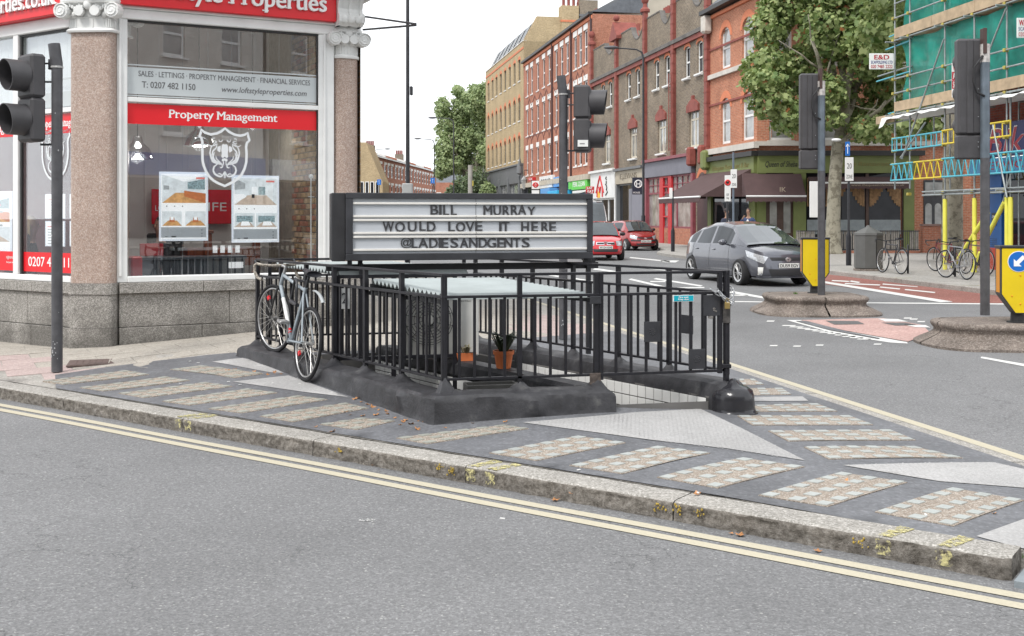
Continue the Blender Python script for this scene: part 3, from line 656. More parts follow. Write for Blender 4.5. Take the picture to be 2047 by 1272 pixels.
# black bitumen coated plinths, swept profile with swellings at the post feet
def plinth(name, path, outn, label, w_out=.17, w_in=.13, ztop=.36, feet=(), lumps=(), ends=True):
    pts = []; L = 0
    P2 = [Vector((p[0], p[1])) for p in path]
    segs = [(P2[i], P2[i + 1]) for i in range(len(P2) - 1)]; tot = sum((c - a).length for a, c in segs)
    N = int(tot / .035); rings = []
    prof = [(-1.14, 0), (-1.06, .04), (-1.02, .2), (-1.0, .7), (-.96, .87), (-.84, .97), (-.5, 1.0), (0, 1.02), (.5, 1.0), (.85, .93), (1, .75), (1.02, .3), (1.02, -.4)]
    b = MB(); vs = []; m = len(prof)
    for i in range(N + 1):
        s = tot * i / N; t = s
        for a, c in segs:
            l = (c - a).length
            if t <= l + 1e-6: break
            t -= l
        d = (c - a).normalized(); p = a + d * t; n = Vector((d.y, -d.x)) * outn
        # mitre at the inner corner
        k = [0, 0]
        for si, (aa, cc) in enumerate(segs[:-1]):
            cor = cc; dd = (p - cor).length
            d2 = (segs[si + 1][1] - segs[si + 1][0]).normalized(); n2 = Vector((d2.y, -d2.x)) * outn; d1 = (cc - aa).normalized(); n1 = Vector((d1.y, -d1.x)) * outn
            if dd < .2:
                f = .5 + .5 * ((s - sum((y - x).length for x, y in segs[:si + 1])) / .2); f = max(0, min(1, f)); nn = (n1 * (1 - f) + n2 * f); n = nn.normalized() / max(.6, nn.normalized().dot(n1 if f < .5 else n2))
        e = min(s, tot - s); ef = 1. if not ends else (.8 + .2 * smooth(e / .06))
        for (o, h) in prof:
            ww = w_out if o < 0 else w_in
            q = p - n * 0 + n * (-o * ww)
            zb = zP(q.x, q.y) if o < 0 else .1
            hh = (ztop - zb) * ef
            z = zb + h * hh
            if h >= .6:
                for f in feet:
                    dd = math.hypot(q.x - f[0], q.y - f[1]); z += .07 * math.exp(-(dd / .05) ** 2)
            bulge = .010 * noise.noise(Vector((q.x * 3.5, q.y * 3.5, h * 2))) + .004 * noise.noise(Vector((q.x * 14, q.y * 14, h * 5)))
            if o < 0 and .1 < h < .97:
                for (ls, lz, lr, la) in lumps: bulge += la * math.exp(-(((s - ls) / lr) ** 2 + ((h - lz) / .28) ** 2))
            q = q + n * bulge
            vs.append((q.x, q.y, z + (.008 * noise.noise(Vector((q.x * 3, q.y * 3, 5))) if h > .5 else .002)))
    b.add(vs, [(i * m + j, i * m + j + 1, (i + 1) * m + j + 1, (i + 1) * m + j) for i in range(N) for j in range(m - 1)])
    b.f += [tuple(range(m))[::-1], tuple(range(N * m, N * m + m))]; b.mi += [0, 0]
    if outn > 0: b.f = [f[::-1] for f in b.f]
    return b.build(name, BIT, None, smooth=32, label=label, category='plinth')
lt = [0, .636, 1.247, 1.84, 2.42, 3.0, QL]                  # posts along the left side
ft = [0, .57, 1.165]                                        # posts along the fixed front
rt = [0, .645, 1.29, 1.93, 2.57, 3.1, QL]
plinth('black_plinth', [Q(1.27, 0), Q(0, 0), Q(0, QL + .12)], -1, 'lumpy black bitumen plinth turning the near corner under the front and left railings', feet=[Q(0, t) for t in lt] + [Q(t, 0) for t in ft],
       lumps=[(.62, .45, .06, .045), (.42, .7, .03, .03), (1.62, .55, .05, .05), (1.8, .8, .05, .02), (1.35, .7, .03, .02)])
plinth('black_plinth', [Q(PB, -.08), Q(PB, QL + .1)], 1, 'black bitumen plinth under the right hand railing, ending in a glossy bulb', w_out=.15, w_in=.13, ztop=.37, feet=[Q(PB, t) for t in rt[1:]])
b = MB(); c = Q(PB + .02, -.05); zc = zP(c.x, c.y)
b.lathe([(.2, -.01), (.175, .015), (.17, .04), (.17, .1), (.165, .14), (.15, .175), (.11, .2), (.055, .215), (.032, .24), (.02, .26)], 28)
b.v = [(x * (1 + .1 * noise.noise(Vector((x * 6, y * 6, z * 5)))), y * (1 + .1 * noise.noise(Vector((x * 6, y * 6, z * 5 + 9)))), z) for x, y, z in b.v]
BITG = mat('wet_bitumen', (.022, .022, .026), .22, 0, .2, 5, .4, 12)
o = b.build('plinth_bulb', BITG, None, smooth=True, label='glossy black bulb of bitumen at the foot of the gate post', category='plinth'); o.location = (c.x, c.y, zc)
# ---------------------------------------------------------------- railings
ZT, Z2, Z3 = 1.218, 1.056, .45
bm_ = {}
def bar(parent, w, w2, z0, z1, name, p):
    k = (w, w2, round(z1 - z0, 3), name)
    if k not in bm_: b = MB(); b.bbox(-w / 2, w / 2, -w2 / 2, w2 / 2, 0, z1 - z0, .002); bm_[k] = b.mesh(name, BLKP)
    o = link(name, bm_[k], parent, (p.x, p.y, z0)); return o
def rail(parent, p0, p1, z, w=.045, h=.012, ext=0, name='rail'):
    d = (p1 - p0); L = d.length; b = MB(); b.bbox(-ext, L + ext, -w / 2, w / 2, -h / 2, h / 2, .002)
    o = b.build(name, BLKP, parent); o.location = (p0.x, p0.y, z); o.rotation_euler = (0, 0, math.atan2(d.y, d.x)); return o
def rail_run(root, org, fn, posts, nb, top=True, th=.022):
    """posts to the plinth, three flats, nb balusters in each bay"""
    rz = None
    for k, t in enumerate(posts):
        p = fn(t); o = bar(root, .036, .036, .36, ZT, 'post', p - org); d = fn(t + .1) - p; o.rotation_euler = (0, 0, math.atan2(d.y, d.x))
    for a, c in zip(posts[:-1], posts[1:]):
        for i in range(nb):
            t = a + (c - a) * (i + 1) / (nb + 1); p = fn(t); o = bar(root, .021, .016, Z3, Z2, 'baluster', p - org); d = fn(t + .1) - p; o.rotation_euler = (0, 0, math.atan2(d.y, d.x))
    for z, w, h in ((ZT, .042, .02), (Z2, .042, .02), (Z3, .036, .018)): rail(root, fn(posts[0]) - org, fn(posts[-1]) - org, z, w, h, .02)
org = Q(0, 0); 
rl = thing('railing', 'black iron railing along the left side of the stairwell, bicycle leaning on it', 'railing', org); rail_run(rl, org, lambda t: Q(0, t), lt, 4)
rf = thing('railing', 'short black iron railing at the front corner of the stairwell, left of the gate', 'railing', org); rail_run(rf, org, lambda t: Q(t + 1e-4, 0), [.0, *ft[1:]], 4)
org2 = Q(PB, 0); rr = thing('railing', 'black iron railing along the right side of the stairwell, next to the road', 'railing', org2); rail_run(rr, org2, lambda t: Q(PB, t), rt, 4)
org3 = Q(0, QL); rb = thing('railing', 'far black railing across the back of the stairwell', 'railing', org3); rail_run(rb, org3, lambda t: Q(t, QL), [.12, .8, 1.5, 2.1], 5)
rm = thing('railing', 'inner black railing crossing the stairwell beneath the letter board', 'railing', Q(0, 1.86)); 
for t in (.06, .55, 1.1): bar(rm, .04, .04, .1, 1.13, 'post', Q(t, 1.9) - Q(0, 1.86))
for i in range(18): bar(rm, .02, .02, .4, 1.1, 'baluster', Q(.1 + i * .055, 1.9) - Q(0, 1.86))
for z in (1.12, .4): rail(rm, Q(.06, 1.9) - Q(0, 1.86), Q(1.1, 1.9) - Q(0, 1.86), z, .03, .03)
b = MB(); b.box(-.045, .045, -.004, 0, -.09, .09); o = b.build('number_plate', mat('dull_plate', (.35, .36, .36), .5), rm); o.location = Q(.1, 1.86, .93) - Q(0, 1.86); o.rotation_euler = (0, 0, math.atan2(av.y, av.x)); txt('2', -.025, .025, -.04, .05, -.006, BLKS, o)
gt = thing('gate', 'black iron gate with square plates, chained to its post at the right', 'gate', Q(1.185, 0), math.atan2(av.y, av.x))
g0, g1 = .018, .985
gb = {}
for x, w, z0_, z1_ in ((g0, .034, Z3 - .04, ZT), (g1, .034, Z3 - .02, ZT)): bar(gt, w, .034, z0_, z1_, 'stile', Vector((x, 0, 0)))
for i in range(7): bar(gt, .021, .016, Z3, Z2, 'bar', Vector((g0 + (g1 - g0) * (i + 1) / 8, 0, 0)))
for z in (ZT, Z2, Z3): rail(gt, Vector((g0, 0, 0)), Vector((g1, 0, 0)), z + .001, .036, .02, .017)
FG = F(Q(1.185, 0).x, Q(1.185, 0).y, av.x, av.y)
def plate(u0, u1, v0, v1, nm, boss=True):
    b = MB(); x0, x1 = FG.x(u0), FG.x(u1); z1_, z0_ = FG.z(u0, v0), FG.z(u1, v1); b.bbox(x0, x1, -.02, -.012, z0_, z1_, .002)
    if boss:
        for k in range(9): a = k * .8; b.ball(((x0 + x1) / 2 + .022 * math.cos(a), -.021, (z0_ + z1_) / 2 + .022 * math.sin(a)), .008, .003, .008, 6)
        b.ball(((x0 + x1) / 2, -.02, (z0_ + z1_) / 2), .018, .004, .018, 10)
    return b.build(nm, BLKS, gt)
plate(1286, 1319, 643, 683, 'cast_plate'); plate(1375, 1408, 698, 737, 'cast_plate'); plate(1405, 1438, 590, 631, 'lock_box', False)
b = MB()
for k in range(6): b.ball((FG.x(1428) + random.uniform(-.015, .015), -.022, FG.z(1428, 620) + random.uniform(-.015, .015)), .009, .005, .007, 6)
b.box(FG.x(1414), FG.x(1424), -.018, -.012, FG.z(1418, 637), FG.z(1418, 631)); b.build('lock_rust', mat('rusted_paint', (.2, .19, .18), .6, .4, .4, 60, .6, 80), gt)
b = MB(); b.bbox(FG.x(1177), FG.x(1199), -.04, -.018, FG.z(1188, 607), FG.z(1188, 592), .003); b.build('hinge', BLKS, gt)
b = MB(); b.bbox(FG.x(1177), FG.x(1199), -.03, -.0195, FG.z(1188, 768), FG.z(1188, 745), .003); b.build('hinge', mat('rusty_hinge', (.1, .08, .07), .7, .3, .4, 30, .4), gt)
b = MB(); x0, x1 = FG.x(1343), FG.x(1384); zt_, zb_ = FG.z(1343, 590), FG.z(1343, 603); b.bbox(x0, x1, -.03, -.0215, zb_, zt_, .001)
sgn = b.build('fire_exit_sign', WPAINT, None, label='small blue fire exit keep clear sign wired to the gate', category='sign'); sgn.location = (FG.ox, FG.oy, 0); sgn.rotation_euler = (0, 0, FG.rz)
b = MB(); b.box(x0 + .006, x1 - .004, -.032, -.0305, zb_ + .004, zt_ - .003); b.build('sign_face', mat('cyan_sign', (.0, .36, .46), .4, 0, .05), sgn)
txt('Fire exit', x0 + .045, x1 - .045, zb_ + .027, zt_ - .008, -.0325, LWHT, sgn, bold=.03); txt('Keep clear', x0 + .04, x1 - .04, zb_ + .008, zb_ + .024, -.0325, LWHT, sgn, bold=.03)
b = MB(); pl = Q(PB, 0); FR = F(pl.x, pl.y, -bv.x, -bv.y)      # rail plane of the right side
xa, xb = FR.x(1365), FR.x(1388); b.bbox(min(xa, xb), max(xa, xb), -.02, -.01, FR.z(1376, 667), FR.z(1376, 630), .002); o = b.build('cast_plate', BLKS, None, label='square black plate fixed inside the right hand railing', category='plate'); o.location = pl; o.rotation_euler = (0, 0, FR.rz)
# gate post above the bulb, with its clamp
gp = thing('gate_post', 'black iron gate post standing in the glossy bulb', 'post', Q(PB, 0)); bar(gp, .04, .04, .42, ZT + .012, 'shaft', Vector((.004, 0, 0)))
b = MB(); b.bbox(-.035, .035, -.03, .03, .47, .5, .003); b.build('collar', BLKP, gp)
b = MB(); b.bbox(-.028, .028, -.03, .03, .82, 1.0, .003); b.build('latch_plate', mat('worn_latch', (.07, .065, .062), .6, .2, .4, 30, .3), gp)
# chain and padlock
CH = mat('chain_steel', (.45, .46, .47), .3, .9, .2, 20)
ch = thing('chain', 'steel chain with a brass padlock wound round the gate and its post', 'chain', Q(PB, 0))
path = []; c0 = FG.w(FG.x(1425), -.03, 1.07) - Q(PB, 0)
pp = [(-.15, -.045, 1.09), (-.11, -.05, 1.065), (-.07, -.055, 1.04), (-.03, -.055, 1.01), (.0, -.05, 1.0), (.03, -.045, 1.02), (.05, -.03, 1.05), (.052, 0, 1.08), (.04, .035, 1.1), (0, .045, 1.11), (-.03, .04, 1.1), (-.055, .02, 1.09), (-.075, -.03, 1.07), (-.05, -.056, 1.03), (-.01, -.06, .985), (.02, -.055, .97), (.045, -.04, .99)]
ax = Matrix.Rotation(math.atan2(av.y, av.x), 4, 'Z')
lk = MB(); lk.tube([(.022 * math.cos(a) + (.011 if math.cos(a) > 0 else -.011), .012 * math.sin(a), 0) for a in [i * math.pi / 6 for i in range(12)]], .0048, 6, closed=True); lkm = lk.mesh('link', CH, True)
for i in range(len(pp) - 1):
    a_, b_ = ax @ Vector(pp[i]), ax @ Vector(pp[i + 1]); o = link('link', lkm, ch, (a_ + b_) / 2); o.rotation_mode = 'QUATERNION'; d = b_ - a_; o.rotation_quaternion = d.to_track_quat('X', 'Z') @ Matrix.Rotation(R(90 * (i % 2) + 20), 4, 'X').to_quaternion(); s = d.length / .05; o.scale = (max(s, .8), 1, 1)
b = MB(); b.bbox(-.02, .02, -.012, .012, -.05, 0, .004); b.tube([(-.013, 0, 0), (-.013, 0, .02), (0, 0, .033), (.013, 0, .02), (.013, 0, 0)], .004, 6); o = b.build('padlock', mat('brass', (.45, .33, .13), .35, .8, .2), ch); o.location = ax @ Vector((-.02, -.065, .985))
# ---------------------------------------------------------------- corrugated sheets over the inner well
CORR = mat('white_corrugated', (.38, .42, .42), .45, 0, .08, 3, .1, 30, .5, .12)
def corrugated(label, p0, p1, q0, q1, za, zb):
    b = MB(); n = int((q1 - q0) / .065); vs = []; 
    for i in range(n * 2 + 1):
        q = q0 + (q1 - q0) * i / (2 * n); z = lerp(za, zb, (q - q0) / (q1 - q0)) + (.04 if i % 2 else 0)
        for p in (p0, p1): w = Q(p, q); vs += [(w.x, w.y, z), (w.x, w.y, z - .004)]
    for i in range(2 * n): a = i * 4; b.f += [(a, a + 2, a + 6, a + 4)[::-1], (a + 1, a + 5, a + 7, a + 3)[::-1], (a, a + 4, a + 5, a + 1), (a + 2, a + 3, a + 7, a + 6)]; b.mi += [0] * 4
    b.v = vs; b.build('corrugated_sheet', CORR, None, label=label, category='roofing sheet')
corrugated('pale corrugated sheet over the front part of the stairwell, at rail height', .05, 1.13, .05, 1.25, 1.035, 1.095)
corrugated('pale corrugated sheet lying further back under the letter board', .1, 1.25, 1.95, 3.4, 1.13, 1.16)
b = MB(); b.box(.03, .05, .04, 1.27, 1.0, 1.03, MAB); b.box(1.135, 1.155, .04, 1.27, 1.0, 1.03, MAB); b.box(.05, 1.13, 1.262, 1.28, 1.0, 1.09, MAB); b.build('sheet_support', BLKS, None, label='thin black bearers carrying the front corrugated sheet', category='support')
# ---------------------------------------------------------------- air conditioner and pots on the spine
ac = thing('air_conditioner', 'white air conditioning unit with round fan grille behind the railings', 'air conditioner', (-.66, 10.0, .35), math.atan2(av.y, av.x) - .12)
ACW = mat('ac_white', (.62, .62, .59), .5, 0, .06, 3, 0, 30, .5, .1)
b = MB(); b.bbox(-.36, .36, 0, .28, .03, .68, .012); b.box(-.3, -.24, .02, .26, 0, .03); b.box(.24, .3, .02, .26, 0, .03); b.build('casing', ACW, ac)
b = MB(); 
for r in (.03, .055, .08, .105, .13, .155, .18, .205, .225): b.tube([(-.1 + r * math.cos(a), -.012, .36 + r * math.sin(a)) for a in [i * math.pi / 16 for i in range(32)]], .0028, 4, closed=True)
for i in range(12): a = i * math.pi / 6; b.tube([(-.1 + .03 * math.cos(a), -.014, .36 + .03 * math.sin(a)), (-.1 + .225 * math.cos(a + .3), -.012, .36 + .225 * math.sin(a + .3))], .003, 4)
b.build('fan_grille', BLKS, ac)
b = MB(); b.lathe([(0, -.008), (.22, -.008), (.225, -.002)], 28, Matrix.Translation((-.1, 0, .36)) @ Matrix.Rotation(R(90), 4, 'X')); b.build('fan_recess', mat('fan_dark', (.05, .05, .05), .7), ac)
b = MB(); b.lathe([(.05, 0), (.045, .02), (.0, .024)], 16, Matrix.Translation((-.1, -.006, .36)) @ Matrix.Rotation(R(90), 4, 'X')); b.build('fan_hub', ACW, ac)
b = MB(); 
for a in (90, 210, 330): x, z = .235 + .016 * math.cos(R(a)), .6 + .016 * math.sin(R(a)); b.add([(x + .014 * math.cos(R(a)), -.002, z + .014 * math.sin(R(a))), (x + .008 * math.cos(R(a + 90)), -.002, z + .008 * math.sin(R(a + 90))), (x - .014 * math.cos(R(a)), -.002, z - .014 * math.sin(R(a))), (x + .008 * math.cos(R(a - 90)), -.002, z + .008 * math.sin(R(a - 90)))], [(0, 1, 2, 3)])
b.build('emblem', RED, ac); txt('MITSUBISHI', .13, .33, .545, .57, -.0015, BLKS, ac, bold=.02); txt('ELECTRIC', .17, .29, .525, .536, -.0015, BLKS, ac)
TERR = mat('terracotta_orange', (.62, .17, .055), .7, 0, .12, 8, .2)
SOIL = mat('soil', (.05, .035, .025), .95)
def pot(p, q, r, h, label, n, hl, col, trough=False):
    w = Q(p, q, .352); t = thing('flower_pot' if not trough else 'planter', label, 'plant pot', w, math.atan2(av.y, av.x)); b = MB()
    if trough: b.prism([(-r * .85, 0), (r * .85, 0), (r, h), (-r, h)], 'y', -r * .4, r * .4); b.build('trough', TERR, t); b = MB(); b.box(-r + .01, r - .01, -r * .4 + .01, r * .4 - .01, h - .015, h + .002); b.build('soil', SOIL, t)
    else: b.lathe([(r * .72, 0), (r * .95, h * .8), (r * 1.06, h * .8), (r * 1.08, h), (r * .95, h), (r * .93, h * .85)], 20, cap=False); b.build('pot', TERR, t, smooth=40); b = MB(); b.lathe([(0, h * .86), (r * .93, h * .86)], 16); b.build('soil', SOIL, t)
    b = MB()
    for k in range(n):
        a = random.random() * 6.28; l = hl * random.uniform(.6, 1.1); e = random.uniform(.4, 1.2); x0, y0 = r * .3 * math.cos(a), r * .3 * math.sin(a); pts = [(x0, y0, h * .85), (x0 + l * .3 * math.cos(a) * e, y0 + l * .3 * math.sin(a) * e, h + l * .5), (x0 + l * .7 * math.cos(a) * e, y0 + l * .7 * math.sin(a) * e, h + l * (.75 - .3 * e))]; s = .009
        ca, sa = -math.sin(a) * s, math.cos(a) * s
        b.add([(pts[0][0] - ca, pts[0][1] - sa, pts[0][2]), (pts[0][0] + ca, pts[0][1] + sa, pts[0][2]), (pts[1][0] + ca, pts[1][1] + sa, pts[1][2]), (pts[1][0] - ca, pts[1][1] - sa, pts[1][2]), pts[2]], [(0, 1, 2, 3), (3, 2, 4)])
    b.build('leaves', mat(col[0], col[1], .6, 0, .3, 20), t)
pot(1.2, 1.3, .085, .15, 'orange terracotta pot with a dark spiky plant behind the gate railings', 70, .28, ('spiky_green', (.03, .045, .022)))
pot(1.2, 1.9, .09, .07, 'low orange trough in front of the air conditioner', 16, .12, ('pale_weed', (.2, .18, .1)), True)
w = Q(.52, .3, .27); bx = thing('planter', 'empty dark grey planter box just inside the near corner of the railings', 'plant pot', w, math.atan2(av.y, av.x))
PLB = mat('dark_planter', (.06, .06, .058), .6); b = MB()
for q in ((-.2, .2, -.09, -.075, 0, .1), (-.2, .2, .075, .09, 0, .1), (-.2, -.185, -.075, .075, 0, .1), (.185, .2, -.075, .075, 0, .1)): b.bbox(*q, .004)
b.build('box', PLB, bx); b = MB(); b.box(-.185, .185, -.075, .075, .01, .03); b.build('soil', SOIL, bx)
b = MB(); b.box(-.02, .02, -.12, .12, -2.4, 0); b.build('stand', BLKS, bx)
# ---------------------------------------------------------------- letter board marquee
mo = Vector((-1.45, 9.6)); me_ = Vector((.745, 10.11)); md = me_ - mo; ML = md.length
FM = F(mo.x, mo.y, md.x, md.y)
mq = thing('letter_board', 'black framed cinema letter board standing over the stairwell railings', 'letter board', (mo.x, mo.y, 0), FM.rz)
z0m, z1m = 1.262, 1.858; D = .27; fw = .062
b = MB()
b.bbox(0, ML, 0, .05, z0m, z0m + .062, .004); b.bbox(0, ML, 0, .05, z1m - .05, z1m, .004); b.bbox(0, fw, .0015, .05, z0m + .062, z1m - .05, .004); b.bbox(ML - fw + .01, ML, .0015, .05, z0m + .062, z1m - .05, .004)
FRM = mat('frame_black', (.04, .041, .047), .45, 0, .3, 5, .15, 20, .5, .05)
b.build('frame', FRM, mq, smooth=None)
b = MB(); b.bbox(-.125, ML - .004, .052, D, z0m + .002, z1m - .004, .006); b.bbox(-.12, -.002, .02, .052, z0m - .004, z1m - .002, .004); b.build('cabinet', mat('cabinet_black', (.03, .03, .033), .4, 0, .4, 4, .1, 10), mq)
xi0, xi1, zi0, zi1 = fw, ML - fw + .01, z0m + .062, z1m - .05
FACE = mat('acrylic_face', (.5, .525, .56), .3, 0, .05, 1.4, 0, 30, .5, .05)
b = MB(); m_ = (xi0 + xi1) / 2 + .03
b.box(xi0, m_ - .001, .03, .034, zi0, zi1); b.box(m_ + .001, xi1, .03, .034, zi0, zi1); b.build('panel', FACE, mq)
TRK = mat('aluminium_track', (.74, .72, .68), .4, .0, .08, 3)
HZ = zi1 - zi0
def fz(y): return zi1 - (y - 118) / 370 * HZ
for y in (150, 237, 263, 350, 376, 463):
    b = MB(); b.bbox(xi0 + .001, xi1 - .001, .012, .029, fz(y) - .011, fz(y) + .009, .003); b.build('track', TRK, mq)
b = MB()
for y in (150, 237, 263, 350, 376, 463): b.ball((m_, .011, fz(y)), .004, .003, .004, 6)
b.box(m_ - .0015, m_ + .0015, .0275, .0295, zi0, zi1); b.build('screw', BLKS, mq)
LET = mat('letter_black', (.05, .05, .055), .5, 0, 0)
rows = [(196, [('B', 668, 716), ('I', 724, 736), ('L', 750, 785), ('L', 800, 835), ('M', 1012, 1066), ('U', 1078, 1124), ('R', 1138, 1182), ('R', 1193, 1237), ('A', 1240, 1292), ('Y', 1304, 1353)]),
        (310, [('W', 364, 432), ('O', 442, 502), ('U', 523, 576), ('L', 597, 635), ('D', 645, 697), ('L', 783, 822), ('O', 832, 890), ('V', 896, 950), ('E', 958, 1002), ('I', 1116, 1128), ('T', 1134, 1180), ('H', 1262, 1310), ('E', 1330, 1371), ('R', 1397, 1442), ('E', 1450, 1493)]),
        (420, [('@', 477, 546), ('L', 548, 583), ('A', 590, 650), ('D', 660, 712), ('I', 722, 733), ('E', 738, 780), ('S', 796, 845), ('A', 858, 910), ('N', 918, 970), ('D', 982, 1032), ('G', 1036, 1092), ('E', 1103, 1146), ('N', 1149, 1200), ('T', 1210, 1252), ('S', 1266, 1316)])]
jig = {('R', 1193): 2, ('A', 1240): 4, ('Y', 1304): -7, ('L', 597): 7, ('D', 645): 2, ('E', 958): 7, ('L', 783): 3, ('B', 668): 3}
for y, ls in rows:
    for c, a, e in ls:
        j = jig.get((c, a), random.uniform(-1.5, 1.5)); yy = y - j + (a - 900) * .0035
        x0 = xi0 + (a - 175) / 1530 * (xi1 - xi0); x1 = xi0 + (e - 175) / 1530 * (xi1 - xi0)
        hh = 33 if c != '@' else 36
        txt(c, x0, x1, fz(yy + hh), fz(yy - hh), .0255, LET, mq, 'letter', .004, bold=.06 if c != '@' else .02)
b = MB(); b.box(-.16, ML + .1, .16, .22, 1.165, 1.225); b.build('beam', BLKS, mq)
for x in (.04, ML - .05): b = MB(); b.box(x - .02, x + .02, .06, .1, 1.2, z0m + .003); b.box(x + .08, x + .12, .15, .19, 1.2, z0m + .003); b.build('bracket', BLKS, mq)
b = MB(); b.box(.13, .16, .1, .14, 1.1, 1.235); b.box(ML - .02, ML + .02, .13, .17, .37, z0m); b.build('leg', BLKS, mq)
b = MB(); b.ball((xi0 - .002, .0, z1m - .09), .003, .003, .003, 6); b.tube([(ML - .12, .1, z1m - .002), (ML - .05, .08, z1m + .02), (ML - .02, .06, z1m + .004)], .004, 5); b.build('stray_wire', BLKS, mq)
# ---------------------------------------------------------------- traffic lights
HOUS = mat('signal_black', (.06, .058, .062), .55, 0, .15, 6, .15, 70, .5)
LENSM = mat('signal_lens', (.06, .055, .05), .25, 0, .1)
def twohead(root, x, y, z0, rot, n=2, hh=.425, w=.2, dp=.2, stick=False):
    """signal head: backing case, n stacked aspects with deep round visors, faces +x' after rot"""
    M0 = Matrix.Translation((x, y, z0)) @ Matrix.Rotation(rot, 4, 'Z')
    h = thing  # noqa
    b = MB()
    for i in range(n): b.bbox(-dp / 2, dp / 2, -.155, .155, i * hh + .002, (i + 1) * hh - .002, .025, M0)
    hd = b.build('signal_case', HOUS, root, smooth=35)
    for i in range(n):
        c = i * hh + hh * .5; b = MB(); Mx = M0 @ Matrix.Translation((dp / 2, 0, c)) @ Matrix.Rotation(R(90), 4, 'Y')
        prof = []; N = 28; L = .2
        vs = []; 
        for (r, t) in ((.155, -.01), (.15, .04), (.15, .05), (.15, 1.), (.143, 1.), (.143, 0)):
            for j in range(N):
                a = 2 * math.pi * j / N; top = (1 - math.cos(a + math.pi)) / 2 if False else (1 + math.cos(a)) / 2   # a=0 -> +x' of Mx = down
                ll = L * (1 - .22 * top) if t == 1. else t
                vs.append((r * math.cos(a), r * math.sin(a), ll))
        b.add(vs, [(k * N + j, k * N + (j + 1) % N, (k + 1) * N + (j + 1) % N, (k + 1) * N + j) for k in range(5) for j in range(N)], Mx)
        b.build('visor', HOUS, hd, smooth=40)
        b = MB(); b.lathe([(0, .02), (.07, .015), (.128, .0)], 24, Mx); b.build('lens', LENSM, hd, smooth=True)
    b = MB()
    for i in range(n):
        for a in (-.11, .11): b.ball((0, a, i * hh + hh * .5), .006, .006, .006, 6, M0)
    return hd
def slimpost(u, vb, Y, topz, label, z0, capt):
    X = kk(u) * Y; t = thing('traffic_light', label, 'traffic light', (X, Y, z0)); r = .052
    b = MB(); b.tube([(0, 0, 0), (0, 0, topz - z0 - .22)], r, 20); b.build('post', POLE, t, smooth=50)
    b = MB(); b.tube([(0, 0, topz - z0 - .235), (capt * .15, 0, topz - z0 - .19), (capt, 0, topz - z0)], [r * 1.02, r * 1.1, r * 1.08], 20); b.build('cap', POLE, t, smooth=50)
    b = MB(); b.lathe([(r * 1.12, 0), (r * 1.12, .018), (r * 1.0, .02)], 20, Matrix.Translation((0, 0, topz - z0 - .235))); b.build('collar', mat('worn_band', (.4, .4, .39), .6, 0, .5, 60), t)
    b = MB()
    for k in range(16): a = -1.6 + random.uniform(-.8, .8); z = random.choice([random.uniform(.15, .3), random.uniform(.1, 2.6)]); s = random.uniform(.003, .009); b.ball(((r + .0005) * math.cos(a), (r + .0005) * math.sin(a), z), s, .002, s * 1.3, 6)
    b.build('paint_chips', mat('chip_grey', (.42, .43, .44), .7), t, kind='stuff'); return t
def arms(t, r, x, z0, z1, s):
    b = MB()
    for z in (z0, z1): b.tube([(s * r, 0, z), (s * (r + .02), 0, z), (x, 0, z)], .01, 6); 
    b.bbox(min(s * r, s * (r + .03)), max(s * r, s * (r + .03)), -.02, .02, z0 - .06, z0 + .04, .003); b.build('bracket', BLKS, t)
t1 = slimpost(114, 743, 10.72, 3.33, 'black traffic light turned away on the footway in front of the shop corner', .14, -.03)
twohead(t1, -.24, -.02, H + (433 - 285) * 10.72 / K - .14, R(228), dp=.15); arms(t1, .05, -.2, 3.0, 2.82, -1); b = MB(); b.box(-.16, -.05, -.01, .01, 2.2, 2.22); b.build('bracket', BLKS, t1)
Yc = 13.4; t2 = slimpost(1126, 600, Yc, H + (433 - 152) * Yc / K, 'black traffic light rising behind the right end of the letter board', .16, -.03)
zc = H + (433 - 305) * Yc / K - .16; twohead(t2, .235, 0, zc, R(-8), hh=.405); arms(t2, .05, .14, zc + .72, zc + .58, 1)
b = MB(); b.box(.05, .16, -.01, .01, zc + .01, zc + .03); b.build('bracket', BLKS, t2)
b = MB(); b.box(.165, .29, -.172, -.168, zc + .06, zc + .14); o = b.build('sticker', WPAINT, t2); b = MB(); b.box(.19, .25, -.174, -.1725, zc + .09, zc + .1); b.build('print', GREYB, o)
# ---------------------------------------------------------------- bicycles
ALU = mat('alloy', (.5, .5, .5), .3, .8, .15, 20); SPK = mat('spoke_steel', (.55, .54, .52), .35, .7, 0)
def wheel(parent, M, r=.325, tw=.016, nsp=28, name='wheel', refl=None, det=True):
    b = MB(); n = 40 if det else 28
    b.tube([((r - tw) * math.cos(a), 0, (r - tw) * math.sin(a)) for a in [2 * math.pi * i / n for i in range(n)]], tw, 8 if det else 6, M, closed=True); w = b.build(name, RUB, parent, smooth=True)
    b = MB(); rr = r - 2 * tw - .008; b.tube([(rr * math.cos(a), 0, rr * math.sin(a)) for a in [2 * math.pi * i / n for i in range(n)]], .0095, 6, M, closed=True); b.build('rim', ALU, w, smooth=True)
    b = MB()
    for i in range(nsp):
        a = 2 * math.pi * i / nsp; s = .03 * (1 if i % 2 else -1); a2 = a + (1.1 if (i // 2) % 2 else -1.1); b.tube([(.018 * math.cos(a2), s, .018 * math.sin(a2)), (rr * math.cos(a), 0, rr * math.sin(a))], .0017 if det else .0018, 3, M, cap=False)
    b.build('spokes', SPK, w)
    b = MB(); b.tube([(0, -.045, 0), (0, .045, 0)], .016, 10, M); b.tube([(0, -.055, 0), (0, .055, 0)], .006, 8, M); b.build('hub', ALU, w, smooth=40)
    if refl:
        b = MB(); b.box(-.02, .02, -.008, .008, rr - .09, rr - .055, M @ Matrix.Rotation(refl, 4, 'Y')); b.build('reflector', RED, w)
    return w
